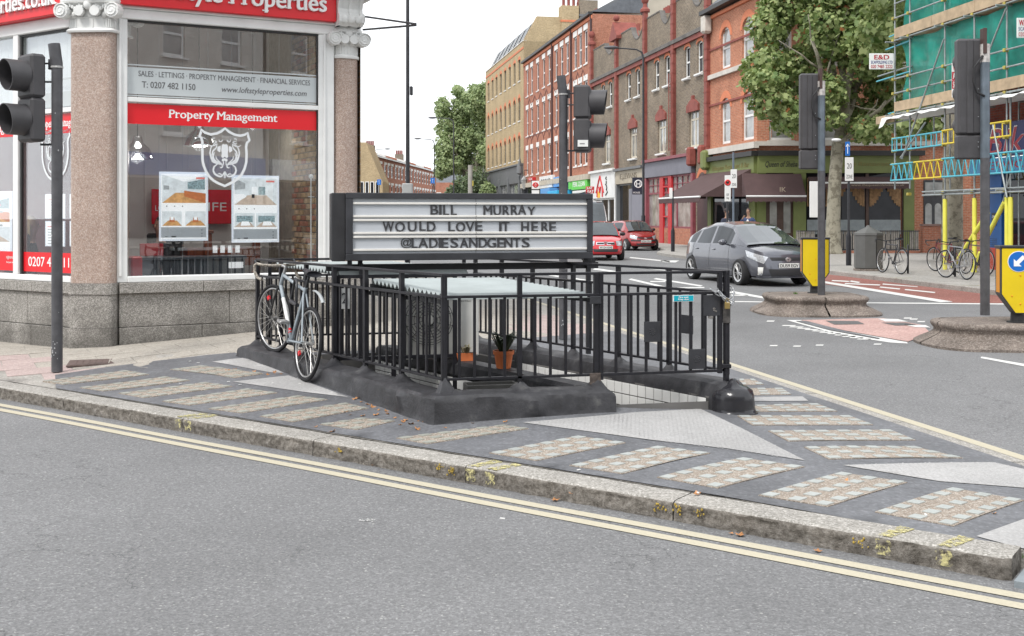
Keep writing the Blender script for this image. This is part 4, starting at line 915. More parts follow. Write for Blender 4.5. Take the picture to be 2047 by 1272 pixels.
def bicycle(M, label, fcol, fname, drop=True, wb=.98, r=.325, steer=0., basket=False, guard=True, det=True, group=None, forkcol=None, bars=None, stripes=False):
    """local: x forward, z up, origin at the rear contact"""
    t = thing('bicycle', label, 'bicycle', group=group); t.matrix_world = M; I = Matrix.Identity(4)
    FM_ = mat(fname, fcol, .4, 0, .12, 12, .05, 30, .5, .1); FK = mat('fork_black', (.03, .03, .03), .4) if forkcol is None else FM_
    wheel(t, Matrix.Translation((0, 0, r)), r, det=det, refl=2.2 if det else None)
    ht = Vector((wb - .115, 0, r + .46)); hb = Vector((wb - .075, 0, r + .34)); bb = Vector((.42, 0, r - .07)); st = Vector((.27, 0, r + .42)); ra = Vector((0, 0, r))
    Ms = Matrix.Translation(hb) @ Matrix.Rotation(steer, 4, (ht - hb).normalized()) @ Matrix.Translation(-hb)
    wheel(t, Ms @ Matrix.Translation((wb, 0, r)), r, det=det, refl=.6 if det else None)
    b = MB(); b.tube([ht, hb], .019, 12); b.tube([ht - Vector((0, 0, .02)), st], .0145, 12); b.tube([hb, bb], .018, 12); b.tube([bb, st + Vector((-.012, 0, .03))], .0155, 12)
    b.tube([bb + Vector((0, -.04, 0)), bb + Vector((0, .04, 0))], .022, 12)
    fr = b.build('frame', FM_, t, smooth=50)
    b = MB()
    for s in (-1, 1): b.tube([bb + Vector((-.02, .03 * s, 0)), ra + Vector((.02, .055 * s, 0))], .009, 8); b.tube([st + Vector((0, .012 * s, -.02)), ra + Vector((.01, .055 * s, .01))], .0085, 8)
    b.build('stays', FM_, fr, smooth=50)
    if stripes:
        b = MB(); d = bb - hb
        for a_, c_, m_ in ((.25, .68, 0), (.8, .84, 1), (.86, .88, 1)): b.cur = m_; b.tube([hb + d * a_, hb + d * c_], .0186, 12, cap=False)
        b.build('decal', [WPAINT, RED], fr)
    b = MB()
    for s in (-1, 1): b.tube([Ms @ (hb + Vector((.008, .03 * s, -.04))), Ms @ (hb + Vector((.03, .045 * s, -.14))), Ms @ Vector((wb, .05 * s, r))], [.012, .011, .008], 8)
    b.tube([Ms @ (hb + Vector((.008, -.035, -.035))), Ms @ (hb + Vector((.008, .035, -.035)))], .013, 8); b.build('fork', FK, t, smooth=50)
    b = MB(); sp = st + (st - bb).normalized() * .14; b.tube([st, sp], .0125, 10); b.build('seat_post', ALU if not det else BLKS, t, smooth=50)
    b = MB(); vs = []; n = 10
    for i in range(9):
        x = -.13 + .27 * i / 8; w = lerp(.075, .018, smooth(i / 8 * 1.15)); h = .028 - .006 * i / 8
        for j in range(n): a = 2 * math.pi * j / n; vs.append((sp.x + x, w * math.cos(a), sp.z + .035 + h * math.sin(a) + (.012 if i < 2 else 0)))
    b.add(vs, [(i * n + j, i * n + (j + 1) % n, (i + 1) * n + (j + 1) % n, (i + 1) * n + j) for i in range(8) for j in range(n)]); b.f += [tuple(range(n)), tuple(range(8 * n, 9 * n))[::-1]]; b.mi += [0, 0]
    b.build('saddle', mat('saddle_black', (.015, .016, .022), .5, 0, .2, 20), t, smooth=True)
    hd = (ht - hb).normalized(); stt = ht + hd * .07; clamp = stt + Vector((.08, 0, .0))
    b = MB(); b.tube([Ms @ ht, Ms @ stt, Ms @ clamp], .015, 10); b.build('stem', ALU if det else BLKS, t, smooth=50)
    b = MB(); pts = []
    if drop:
        half = [(0, 0, 0), (0, .1, 0), (.01, .19, .005), (.07, .215, .01), (.11, .22, -.01), (.105, .22, -.07), (.05, .215, -.12), (-.02, .21, -.125)]
    elif bars == 'bull': half = [(0, 0, 0), (0, .12, 0), (.02, .2, 0), (.1, .22, .02), (.16, .225, .05)]
    else: half = [(0, 0, 0), (0, .08, .01), (-.02, .2, .03), (-.05, .3, .035)]
    pts = [Ms @ (clamp + Vector((x, -y, z))) for x, y, z in half[::-1]] + [Ms @ (clamp + Vector(q)) for q in half[1:]]
    if bars == 'tape': b.tube(pts, .014, 8)
    else: b.tube(pts, .0125, 8)
    hbm = mat('bar_tape_patterned', (.3, .27, .23), .7, 0, .85, 70) if bars == 'tape' else BLKS
    b.build('handlebar', hbm, t, smooth=50)
    b = MB(); s = 1; 
    for s in (-1, 1): b.tube([Ms @ (clamp + Vector((.09, .21 * s, .0))), Ms @ (clamp + Vector((.13, .21 * s, .03))), Ms @ (clamp + Vector((.15, .205 * s, -.05)))], .009, 6)
    b.build('brake_levers', BLKS, t)
    b = MB(); Mc = Matrix.Translation(bb) @ Matrix.Rotation(R(90), 4, 'X'); b.lathe([(.085, .045), (.09, .047), (.085, .049), (.06, .048)], 24, Mc, cap=False); b.tube([bb + Vector((0, -.05, 0)), bb + Vector((.01, -.06, -.165))], .009, 6); b.tube([bb + Vector((0, .05, 0)), bb + Vector((-.01, .06, .165))], .009, 6)
    b.bbox(bb.x - .045, bb.x + .055, -.15, -.06, bb.z - .18, bb.z - .155, .004); b.bbox(bb.x - .055, bb.x + .045, .06, .15, bb.z + .155, bb.z + .18, .004); b.build('crankset', ALU, t)
    b = MB(); b.tube([bb + Vector((0, -.048, .085)), ra + Vector((0, -.048, .035))], .004, 4); b.tube([bb + Vector((0, -.048, -.085)), ra + Vector((.0, -.048, -.035))], .004, 4); b.lathe([(.036, .046), (.036, .05)], 14, Matrix.Translation(ra) @ Matrix.Rotation(R(90), 4, 'X'), cap=False); b.build('chain_drive', mat('chain_dark', (.1, .08, .07), .5, .6), t)
    if guard:
        b = MB(); n = 12; vs = []
        for i in range(n + 1):
            a = R(78 + 45 * i / n); q = (r + .03); vs += [(q * math.cos(a), -.018, r + q * math.sin(a)), (q * math.cos(a), .018, r + q * math.sin(a)), (q * 1.03 * math.cos(a), 0, r + q * 1.03 * math.sin(a))]
        b.add(vs, [(i * 3, i * 3 + 2, i * 3 + 5, i * 3 + 3) for i in range(n)] + [(i * 3 + 2, i * 3 + 1, i * 3 + 4, i * 3 + 5) for i in range(n)])
        MG = Matrix.Translation((-.02, 0, .11)) ; b.v = [tuple(MG @ Vector(p)) for p in b.v] if det else b.v; b.build('mudguard', mat('guard_grey', (.35, .37, .38), .4) if det else BLKS, t)
    if basket:
        b = MB()
        for k in range(5):
            z = r + .42 + k * .05; b.tube([(-.2, -.12, z), (.02, -.12, z), (.02, .12, z), (-.2, .12, z)], .003, 4, closed=True)
        for k in range(10): x = -.2 + .022 * k; b.tube([(x, -.12, r + .42), (x, -.12, r + .62)], .002, 3); b.tube([(x, .12, r + .42), (x, .12, r + .62)], .002, 3)
        b.build('basket', BLKS, t)
    return t
def bike_matrix(pr, pf, lean):
    x = (pf - pr).normalized(); up = (Vector((0, 0, 1)) + lean).normalized(); y = up.cross(x).normalized(); z = x.cross(y)
    return Matrix(((x.x, y.x, z.x, pr.x), (x.y, y.y, z.y, pr.y), (x.z, y.z, z.z, pr.z), (0, 0, 0, 1)))
outn = Vector((-bv.y, bv.x)); outn = Vector((-.82, -.572))
pr = Q(0, 2.03) + Vector((outn.x, outn.y, 0)) * .215; pf = Q(0, 3.03) + Vector((outn.x, outn.y, 0)) * .12
pr.z = zP(pr.x, pr.y) + .012; pf.z = .355
bk = bicycle(bike_matrix(pr, pf, Vector((.09, .063, 0))), 'silver grey road bicycle with patterned bar tape leaning on the left railing', (.3, .345, .38), 'frame_silver', True, (pf - pr).length, .327, steer=R(14), forkcol=None, bars='tape', stripes=True)
# D lock hanging on the seat tube
b = MB(); b.tube([(.36, .03, .62), (.34, .05, .72), (.38, .05, .8), (.46, .04, .82), (.5, .03, .74)], .012, 8); b.tube([(.33, .03, .6), (.52, .03, .6)], .02, 10); b.tube([(.52, .03, .6), (.5, .03, .74)], .012, 8)
lk_ = b.build('bike_lock', BLKS, None, smooth=50, label='black cable lock looped through the frame of the silver bicycle', category='bike lock'); lk_.matrix_world = bk.matrix_world.copy()
# ---------------------------------------------------------------- estate agent shop on the corner
F1 = F(-4.58, 12.76, .8895, .457); F2 = F(-5.08, 12.76, .834, -.552)
GRNP = speck('pink_granite', (.34, .245, .2), [(.25, (.41, .315, .265)), (.55, (.46, .37, .32)), (.8, (.3, .22, .185)), (.9, (.52, .44, .39))], 120, .45, .15, .1, 1.5, d=.003)
def plinthmat():
    t = NT('grey_granite'); co = t.coord(); v = t.n('ShaderNodeTexVoronoi', {'Scale': 110., 'Vector': co}); s = t.n('ShaderNodeSeparateColor', {0: v.outputs['Color']})
    c = t.ramp(s.outputs[0], [(.2, (.19, .18, .165)), (.6, (.3, .285, .26)), (.9, (.42, .4, .375))])
    f = t.noise(1.6, 6, co, .7); sep = t.n('ShaderNodeSeparateXYZ', {0: co})
    hz = t.n('ShaderNodeMapRange', {0: sep.outputs[2], 1: .15, 2: .75, 3: .22, 4: -.08}).outputs[0]     # dark blotches, denser towards the bottom
    g = t.n('ShaderNodeMath', {0: f, 1: hz}, operation='ADD'); c = t.mixc(t.ramp(g, [(.47, g3(0)), (.7, g3(.62))]), c, (.06, .056, .05))
    t.B(Base_Color=c, Roughness=.75, Specular_IOR_Level=.3); t.bump(v.outputs['Distance'], .15, .004); MATS['grey_granite'] = t.m; return t.m
GRNG = plinthmat()
SGL = glassmat('shop_glass', (.96, .97, .97), 1.0, .15)
shop = thing('estate_agent_shop', 'corner estate agent with red fascias, pink granite columns and big glass windows', 'shop')
def sub(Fx, nm): o = bpy.data.objects.new(nm, None); COL.objects.link(o); o.parent = shop; o.location = (Fx.ox, Fx.oy, 0); o.rotation_euler = (0, 0, Fx.rz); return o
class W2:                       # builds in facade coordinates but bakes to shop space so parts stay direct children
    def __init__(s, Fx): s.M = Matrix(((Fx.dx, -Fx.dy, 0, Fx.ox), (Fx.dy, Fx.dx, 0, Fx.oy), (0, 0, 1, 0), (0, 0, 0, 1)))
    def build(s, mb, name, m, parent=shop, smooth=False, **k): mb.v = [tuple(s.M @ Vector(p)) for p in mb.v]; return mb.build(name, m, parent, smooth, **k)
W1, W2_ = W2(F1), W2(F2)
def text_on(Wf, body, x0, x1, z0, z1, y, m, parent, depth=.002, bold=.0, name='lettering', shear=0, serif=False, space=1.):
    b = MB(); txt(body, x0, x1, z0, z1, y, m, None, depth=depth, bold=bold, mb=b, shear=shear, space=space)
    if serif:                   # slab feet and heads on the stems, as in the shop's slab serif face
        co, fs = text_mesh(body, bold, shear, .5, space); lo = co.min(0); hi = co.max(0); sc = (x1 - x0) / (hi[0] - lo[0]); sz = (z1 - z0) / (hi[1] - lo[1])
        cur = bpy.data.curves.new('t', 'FONT'); cur.size = 1; cur.space_character = space; adv = 0; off = -lo[0]
        def width(s_): 
            c_, _ = text_mesh(s_, bold, shear, .5, space); return c_.max(0)[0], c_.min(0)[0]
        stems = {'L': [(0.1, 'tb')], 'P': [(.1, 'b')], 'p': [(.15, 'dt')], 'r': [(.2, 'bt')], 'i': [(.5, 'bt')], 'm': [(.12, 'bt'), (.5, 'b'), (.88, 'b')], 'n': [(.17, 'bt'), (.83, 'b')], 't': [(.4, '')], 'l': [(.5, 'ba')], 'f': [(.4, 'b')], 'M': [(.1, 'bt'), (.9, 'bt')], 'u': [(.17, 't'), (.83, 'bt')], 'y': [(.1, 't'), (.9, 't')], 'k': [(.15, 'ba'), (.9, 'b')], 'T': [(.5, 'b')], 'R': [(.1, 'b')]}
        for i, ch in enumerate(body):
            if ch not in stems: continue
            pre = width(body[:i + 1])[0]; c1 = width(ch); cw = c1[0] - c1[1]; xs = pre - cw
            for f_, k_ in stems[ch]:
                cx = x0 + (xs + cw * f_ - lo[0]) * sc; sw = .13 * sz; th = .055 * sz
                for kind, zz in (('b', 0.), ('t', .525 if ch.islower() else .72), ('a', .74), ('d', -.2)):
                    if kind in k_:
                        zz0 = z0 + (zz - lo[1]) * sz; top = kind in 'ta'
                        xa_, xb_ = (cx - sw, cx + sw) if not (top and ch.islower()) else (cx - sw, cx + sw * .35)
                        b.box(xa_, xb_, y - depth * .5 - .0004, y + depth * .49, zz0 - (th if top else 0), zz0 + (0 if top else th))
    return Wf.build(b, name, m, parent)
# --- right window (x along the facade)
xL, xR = F1.x(255), F1.x(637); xE = F1.x(668); xc1 = F1.x(718)
zg0, zg1, zb0, zb1, zt = .951, 3.92, 2.99, 3.045, 4.10
b = MB(); b.bbox(.0, xL, 0, .12, .88, 3.95, .008); b.bbox(xR, xE, 0, .12, .88, 3.95, .008); b.bbox(xL - .002, xR + .002, -.03, .12, .88, .95, .008); b.bbox(xL, xR, .01, .1, zb0, zb1, .005)
b.bbox(-.02, xE + .02, -.015, .12, 3.95, zt - .03, .01); b.bbox(-.05, xE + .05, -.05, .12, zt - .03, zt, .006); b.bbox(.02, .05, -.02, .0, .95, 3.95, .006); b.bbox(xR + .06, xR + .09, -.02, .0, .95, 3.95, .006)
W1.build(b, 'window_surround', WPAINT)
for z0_, z1_ in ((.95, zb0), (zb1, 3.95)):
    b = MB(); b.box(xL, xR, .05, .058, z0_, z1_); W1.build(b, 'window_pane', SGL)
BLKT = mat('black_trim', (.02, .02, .02), .5, 0, 0)
b = MB(); b.box(xL, xR, .02, .045, 3.925, 3.945); b.box(xR - .018, xR - .002, .02, .045, .95, 3.925); W1.build(b, 'window_gasket', BLKT)
FROST = mat('frosted_film', (.52, .56, .57), .6, 0, .04, 2)
b = MB(); b.box(xL, xR, .047, .0485, 3.085, 3.40); b.box(xL, xR, .047, .0485, 3.42, 3.435); b.box(xL, xR, .047, .0485, 3.06, 3.073); fb = W1.build(b, 'frosted_band', FROST)
zz = lambda u, v: F1.z(u, v)
text_on(W1, 'SALES · LETTINGS · PROPERTY MANAGEMENT · FINANCIAL SERVICES', F1.x(278), F1.x(622), 3.298, 3.362, .046, GREYB, fb, .0008, .012)
text_on(W1, 'T: 0207 482 1150', F1.x(285), F1.x(392), 3.165, 3.24, .046, GREYB, fb, .0008, .022); text_on(W1, 'www.loftstyleproperties.com', F1.x(445), F1.x(615), 3.14, 3.23, .046, GREYB, fb, .0008, .015, shear=.2)
b = MB(); b.box(xL, xR, .046, .049, 2.735, 2.975); rb_ = W1.build(b, 'red_band', RED)
text_on(W1, 'Property Management', F1.x(340), F1.x(556), 2.79, 2.92, .045, LWHT, rb_, .001, .035, serif=True)
def fascia(Wf, x0, x1, z0, z1, y):
    b = MB(); b.bbox(x0, x1, y, .1, z0, z1, .004); f = Wf.build(b, 'fascia', RED); return f
fa = fascia(W1, -.02, xE - .01, zt, 5.0, -.12)
text_on(W1, 'Loft Style Properties', F1.x(258, -.16), F1.x(653, -.16), 4.135, 4.42, -.122, LWHT, fa, .035, .035, serif=True)
fa2 = fascia(W2_, -4.2, -.02, 4.0, 4.95, -.12)
text_on(W2_, 'loftstyleproperties.co.uk', F2.x(110, -.14) - 2.5, F2.x(110, -.14), 4.04, 4.31, -.122, LWHT, fa2, .035, .035, serif=True)
# --- lion shield vinyl on the glass
def dec(Wf, pts2, name, m, parent=shop, y=.046, closed=False, fill=None, build=True, mb=None):
    b = mb or MB(); n = len(pts2)
    return b
VIN = mat('white_vinyl', (.74, .77, .79), .5, 0, 0)
def shield(Wf, Fx, cx, zc_, sc, flip=1):
    b = MB(); out = [(120, 150), (200, 205), (300, 235), (400, 215), (480, 175), (560, 115), (640, 175), (740, 225), (840, 240), (920, 220), (990, 185), (1010, 260), (1035, 350), (985, 400), (972, 470), (982, 600), (975, 760), (940, 890), (880, 1010), (800, 1090), (730, 1140), (640, 1185), (555, 1225), (430, 1175), (330, 1120), (250, 1040), (195, 950), (150, 840), (130, 740), (126, 600), (125, 400), (110, 340), (75, 300), (100, 220)]
    def pt(p): return (cx + (p[0] - 555) * sc * flip, .046, zc_ - (p[1] - 650) * sc)
    c = (555, 640); inn = []
    n = len(out)
    for i in range(n):
        p = Vector(out[i]); a = Vector(out[i - 1]); d = Vector(out[(i + 1) % n]); t = (d - a).normalized(); nn = Vector((-t.y, t.x)); inn.append(tuple(p + nn * 46))
    for i in range(n): j = (i + 1) % n; b.add([pt(out[i]), pt(out[j]), pt(inn[j]), pt(inn[i])], [(0, 1, 2, 3)])
    def stroke(ps, w):
        for mir in (1, -1):
            q = [Vector((555 + (x - 555) * mir, y)) for x, y in ps]; m = len(q)
            for i in range(m - 1):
                d = (q[i + 1] - q[i]).normalized(); nn = Vector((-d.y, d.x)); w0 = w * math.sin(math.pi * (i + .35) / (m + .3)); w1 = w * math.sin(math.pi * (i + 1.35) / (m + .3))
                b.add([pt(q[i] + nn * w0), pt(q[i + 1] + nn * w1), pt(q[i + 1] - nn * w1), pt(q[i] - nn * w0)], [(0, 1, 2, 3)])
    def fillp(ps): 
        for mir in (1, -1): b.add([pt((555 + (x - 555) * mir, y)) for x, y in ps], [tuple(range(len(ps)))])
    fillp([(555, 440), (525, 425), (500, 450), (490, 540), (500, 600), (490, 660), (520, 690), (555, 660)]); fillp([(480, 460), (425, 480), (415, 550), (470, 585), (480, 530)]); fillp([(555, 690), (510, 700), (500, 730), (530, 760), (555, 730)])
    for ps, w in (([(410, 400), (350, 440), (300, 510), (285, 600), (310, 690), (340, 760), (420, 785), (500, 800), (520, 840), (490, 870), (465, 850)], 17), ([(420, 420), (400, 500), (340, 560), (320, 640)], 14), ([(250, 440), (300, 470), (360, 460), (410, 430)], 12), ([(330, 380), (370, 370), (410, 390), (370, 420), (330, 400)], 10), ([(340, 350), (350, 320), (380, 325)], 9), ([(450, 340), (455, 380), (490, 385), (520, 350)], 10),
                  ([(370, 580), (340, 650), (350, 720), (400, 760), (480, 780)], 22), ([(395, 640), (400, 700), (450, 750), (500, 790)], 10), ([(500, 800), (420, 800), (360, 850), (345, 920), (370, 980), (430, 1020), (490, 1030), (520, 1000), (545, 940)], 17), ([(420, 985), (470, 975), (500, 1000)], 12), ([(545, 930), (550, 1000), (550, 1060)], 14), ([(535, 740), (530, 800), (510, 830)], 12)): stroke(ps, w)
    return Wf.build(b, 'lion_crest', VIN)
sc_ = (F1.x(504) - F1.x(399)) / (1035 - 75); shield(W1, F1, F1.x(451), F1.z(451, 312), sc_)
shield(W2_, F2, F2.x(103), F2.z(103, 305), sc_ * .95)
# --- posters hanging in acrylic pockets just behind the glass
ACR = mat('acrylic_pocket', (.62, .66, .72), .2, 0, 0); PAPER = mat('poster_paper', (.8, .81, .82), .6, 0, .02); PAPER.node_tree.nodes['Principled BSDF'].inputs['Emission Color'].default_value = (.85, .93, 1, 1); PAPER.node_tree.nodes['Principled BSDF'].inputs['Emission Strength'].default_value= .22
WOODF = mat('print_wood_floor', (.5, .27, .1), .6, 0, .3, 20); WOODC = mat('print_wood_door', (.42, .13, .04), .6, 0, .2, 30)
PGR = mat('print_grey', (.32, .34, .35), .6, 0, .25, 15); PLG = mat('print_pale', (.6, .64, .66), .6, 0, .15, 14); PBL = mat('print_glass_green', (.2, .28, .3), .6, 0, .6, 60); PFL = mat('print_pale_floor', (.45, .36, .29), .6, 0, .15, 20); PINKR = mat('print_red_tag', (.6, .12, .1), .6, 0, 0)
for m_ in (PAPER, WOODF, WOODC, PGR, PLG, PBL, PFL, PINKR, ACR):      # own glow added to brighten the prints, pockets and desk papers
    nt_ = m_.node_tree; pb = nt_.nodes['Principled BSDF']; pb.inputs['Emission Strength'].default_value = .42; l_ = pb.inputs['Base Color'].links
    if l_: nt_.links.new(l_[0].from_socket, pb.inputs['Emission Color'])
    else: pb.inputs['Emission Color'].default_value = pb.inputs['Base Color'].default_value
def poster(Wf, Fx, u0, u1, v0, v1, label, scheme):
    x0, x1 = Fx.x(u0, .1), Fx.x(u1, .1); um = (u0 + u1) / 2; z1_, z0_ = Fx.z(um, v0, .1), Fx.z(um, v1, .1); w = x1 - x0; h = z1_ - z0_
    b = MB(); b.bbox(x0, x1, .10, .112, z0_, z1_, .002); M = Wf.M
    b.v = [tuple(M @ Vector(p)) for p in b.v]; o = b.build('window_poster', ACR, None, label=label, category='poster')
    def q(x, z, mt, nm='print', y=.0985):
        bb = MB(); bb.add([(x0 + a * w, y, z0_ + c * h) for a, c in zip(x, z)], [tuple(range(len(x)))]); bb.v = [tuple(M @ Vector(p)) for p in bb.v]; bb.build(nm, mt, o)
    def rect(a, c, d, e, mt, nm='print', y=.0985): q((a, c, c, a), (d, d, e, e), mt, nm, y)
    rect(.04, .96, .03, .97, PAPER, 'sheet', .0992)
    def room(a, c, d, e, kind):
        L = c - a; Hh = e - d; X = lambda t: a + L * t; Z = lambda t: d + Hh * t
        rect(a, c, d, e, PLG, y=.0988)
        q((X(0), X(1), X(.75), X(.3)), (Z(0), Z(0), Z(.36), Z(.36)), (WOODF if kind < 2 else PFL), y=.0984)
        if kind == 0: q((X(.5), X(1), X(1), X(.5)), (Z(.24), Z(0), Z(.34), Z(.44)), WOODC, y=.098); q((X(.58), X(.98), X(.98), X(.58)), (Z(.5), Z(.48), Z(.86), Z(.74)), PBL, y=.098); q((X(.03), X(.16), X(.16), X(.03)), (Z(.46), Z(.47), Z(.6), Z(.62)), PGR, y=.098); q((X(0), X(.5), X(1), X(1)), (Z(1), Z(.75), Z(1), Z(1)), PAPER, y=.0979)
        elif kind == 1: q((X(.35), X(.65), X(.6), X(.4)), (Z(.25), Z(.25), Z(.6), Z(.6)), WOODC, y=.098); rect(X(.42), X(.58), Z(.4), Z(.62), PAPER, y=.0978)
        elif kind == 2: q((X(0), X(.25), X(.25), X(0)), (Z(.55), Z(.6), Z(.8), Z(.98)), PGR, y=.098); rect(X(.4), X(.52), Z(.4), Z(.68), PAPER, y=.098); rect(X(.56), X(.72), Z(.38), Z(.68), PBL, y=.098); rect(X(.4), X(.47), Z(.26), Z(.4), BLKT, y=.0978); q((X(0), X(.28), X(.22), X(0)), (Z(.05), Z(.3), Z(.4), Z(.4)), PAPER, y=.0977)
        else: rect(X(.1), X(.9), Z(.35), Z(.8), PBL, y=.098); q((X(.3), X(.8), X(.7), X(.35)), (Z(.1), Z(.12), Z(.4), Z(.4)), PAPER, y=.0978)
    if scheme == 0: room(.06, .95, .55, .96, 0); room(.06, .46, .22, .43, 1); room(.53, .95, .22, .43, 1); rect(.75, .93, .9, .925, PINKR, y=.0975)
    elif scheme == 1: room(.06, .95, .56, .96, 2); room(.06, .48, .23, .44, 3); room(.51, .95, .23, .44, 3); rect(.72, .9, .9, .925, PINKR, y=.0975)
    elif scheme == 2: room(.1, .95, .5, .95, 0); room(.1, .95, .18, .42, 2)
    if scheme < 2:
        rect(.04, .96, .05, .2, mat('print_foot', (.58, .62, .66), .6, 0, .04, 8), y=.0986)
        for a in (.14, .3, .46): rect(a, a + .025, .495, .51, GREYB, y=.0975)
        for z in (.06, .1, .15): rect(.86, .88, z, z + .015, GREYB, y=.0975)
        rect(.25, .34, .055, .075, GREYB, y=.0975); rect(.12, .17, .058, .068, GREYB, y=.0975)
    else:
        for i in range(7): rect(.15, .15 + .6 * random.random() + .1, .1 + i * .11, .13 + i * .11, PINKR if i == 6 else PGR, y=.0974)
    return o
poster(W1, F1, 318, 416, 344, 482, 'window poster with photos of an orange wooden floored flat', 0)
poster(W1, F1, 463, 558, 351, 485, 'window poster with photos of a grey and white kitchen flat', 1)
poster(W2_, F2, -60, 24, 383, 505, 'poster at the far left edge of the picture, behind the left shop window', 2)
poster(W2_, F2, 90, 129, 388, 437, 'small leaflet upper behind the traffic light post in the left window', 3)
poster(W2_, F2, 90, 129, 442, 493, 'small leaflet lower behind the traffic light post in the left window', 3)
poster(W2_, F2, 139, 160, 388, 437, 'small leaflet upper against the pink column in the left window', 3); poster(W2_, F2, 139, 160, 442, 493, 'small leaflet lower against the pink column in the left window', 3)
b = MB()
for u in (318, 416, 463, 558, 365, 510): x = F1.x(u, .1); b.tube([(x, .105, .95), (x, .105, 3.95)], .0025, 4)
W1.build(b, 'display_cable', STEEL)
# --- left facade window
x2 = F2.x(32); xa = -4.2
b = MB(); b.bbox(xa, -.02, -.03, .12, .88, .95, .008); b.bbox(xa, -.02, .01, .1, 2.87, 2.925, .005); b.bbox(xa, -.02, -.015, .12, 3.85, 4.0, .01); b.bbox(F2.x(27), F2.x(37), -.01, .12, .95, 3.85, .006); b.bbox(F2.x(27) - 1.9, F2.x(37) - 1.9, -.01, .12, .95, 3.85, .006); b.bbox(F2.x(144), -.005, .0, .12, .95, 3.85, .006)
W2_.build(b, 'window_surround', WPAINT)
for z0_, z1_ in ((.95, 2.87), (2.925, 3.85)):
    for a, c in ((xa, F2.x(27)), (F2.x(37), F2.x(144))): b = MB(); b.box(a, c, .05, .058, z0_, z1_); W2_.build(b, 'window_pane', SGL)
b = MB(); b.box(F2.x(38), F2.x(144), .02, .045, 3.825, 3.845); b.box(F2.x(37.5), F2.x(40.5), .02, .045, .95, 3.825); W2_.build(b, 'window_gasket', BLKT)
b = MB(); b.box(xa, F2.x(27), .046, .049, 2.63, 2.86); b.box(F2.x(40), F2.x(146), .046, .049, 2.63, 2.86); r2 = W2_.build(b, 'red_band', RED)
text_on(W2_, 'Property Management', F2.x(72), F2.x(160), 2.68, 2.80, .045, LWHT, r2, .001, .035, serif=True); text_on(W2_, 'Lettings', -1.9, F2.x(7), 2.66, 2.8, .045, LWHT, r2, .001, .035, serif=True)
b = MB(); b.box(F2.x(36), F2.x(146), .046, .049, .985, 1.22); b.box(xa, F2.x(26), .046, .049, .985, 1.22); r3 = W2_.build(b, 'red_band', RED)
text_on(W2_, '0207 482 1150', F2.x(50), F2.x(152), 1.05, 1.165, .045, LWHT, r3, .001, .035); text_on(W2_, 'rightmove', F2.x(6), F2.x(24), 1.12, 1.17, .045, LWHT, r3, .001, .02); text_on(W2_, 'find your happy', F2.x(6), F2.x(24), 1.07, 1.10, .045, LWHT, r3, .001, .02)
b = MB(); b.box(F2.x(40), F2.x(146), .047, .0485, 2.945, 3.12); b.box(F2.x(40), F2.x(146), .047, .0485, 3.26, 3.28); W2_.build(b, 'frosted_band', FROST)
BL = mat('white_blind', (.68, .7, .69), .7, 0, .06, 3); b = MB()
for i in range(28): b.box(xa + i * .15, xa + i * .15 + .145, .12, .125, 2.95, 3.85)
W2_.build(b, 'window_blind', BL)
# --- granite base courses, every stone its own piece
def stones(Wf, x0, x1, z0_, z1_, y0_, y1_, joints):
    j = [x0, *sorted(q for q in joints if x0 < q < x1), x1]
    for a, c in zip(j[:-1], j[1:]): b = MB(); b.bbox(a + .0025, c - .0025, y0_, y1_, z0_ + .0025, z1_ - .0025, .006); Wf.build(b, 'stone', GRNG)
J = F1.x
stones(W1, .02, 2.62, .753, .88, -.07, .12, [J(405), J(560)]); stones(W1, .02, 2.62, .36, .753, -.02, .12, [J(458), J(600)]); stones(W1, .02, 2.62, -.05, .36, -.035, .12, [J(403), J(540)])
J2 = F2.x
stones(W2_, xa, -.02, .753, .88, -.06, .12, [J2(18), J2(72), J2(18) - 1, J2(18) - 2]); stones(W2_, xa, -.02, .36, .753, -.02, .12, [J2(58), J2(58) - 1.2, J2(58) - 2.2]); stones(W2_, xa, -.02, -.05, .36, -.035, .12, [J2(67), J2(67) - 1.3])
# pier and column
cxy = Vector((-4.835, 12.93)); ang = math.atan2(0, 1)
def superring(r, e, n=32): 
    o = []
    for j in range(n): t = 2 * math.pi * j / n + .001; c, s_ = math.cos(t), math.sin(t); o.append((r * math.copysign(abs(c) ** e, c), r * math.copysign(abs(s_) ** e, s_)))
    return o
def pier(c, r, z0_, z1_, e, m, name, rot=0, flare=0, parent=shop, prof=None, smooth=30):
    b = MB(); rings = prof or [(1, z0_), (1, z1_)]; vs = []; n = 32
    for k, z in rings:
        for p in superring(r * k, e, n): vs.append((p[0], p[1], z))
    M = Matrix.Translation((c[0], c[1], 0)) @ Matrix.Rotation(rot, 4, 'Z')
    b.add(vs, [(i * n + j, i * n + (j + 1) % n, (i + 1) * n + (j + 1) % n, (i + 1) * n + j) for i in range(len(rings) - 1) for j in range(n)], M); b.f += [tuple(range(n))[::-1], tuple(range((len(rings) - 1) * n, len(rings) * n))]; b.mi += [0, 0]
    return b.build(name, m, parent, smooth)
RA = R(-5)
pier(cxy, .262, .88, 3.77, .28, GRNP, 'column', RA); pier(cxy, .275, -.05, .36, .25, GRNG, 'stone', RA); pier(cxy, .27, .362, .75, .25, GRNG, 'stone', RA); pier(cxy, .285, .752, .879, .25, GRNG, 'stone', RA)
c2 = F1.w(F1.x(694), .14); pier((c2.x, c2.y), .17, .88, 3.66, .8, GRNP, 'column', F1.rz); pier((c2.x, c2.y), .2, -.05, .75, .4, GRNG, 'stone', F1.rz); pier((c2.x, c2.y), .215, .752, .879, .4, GRNG, 'stone', F1.rz)
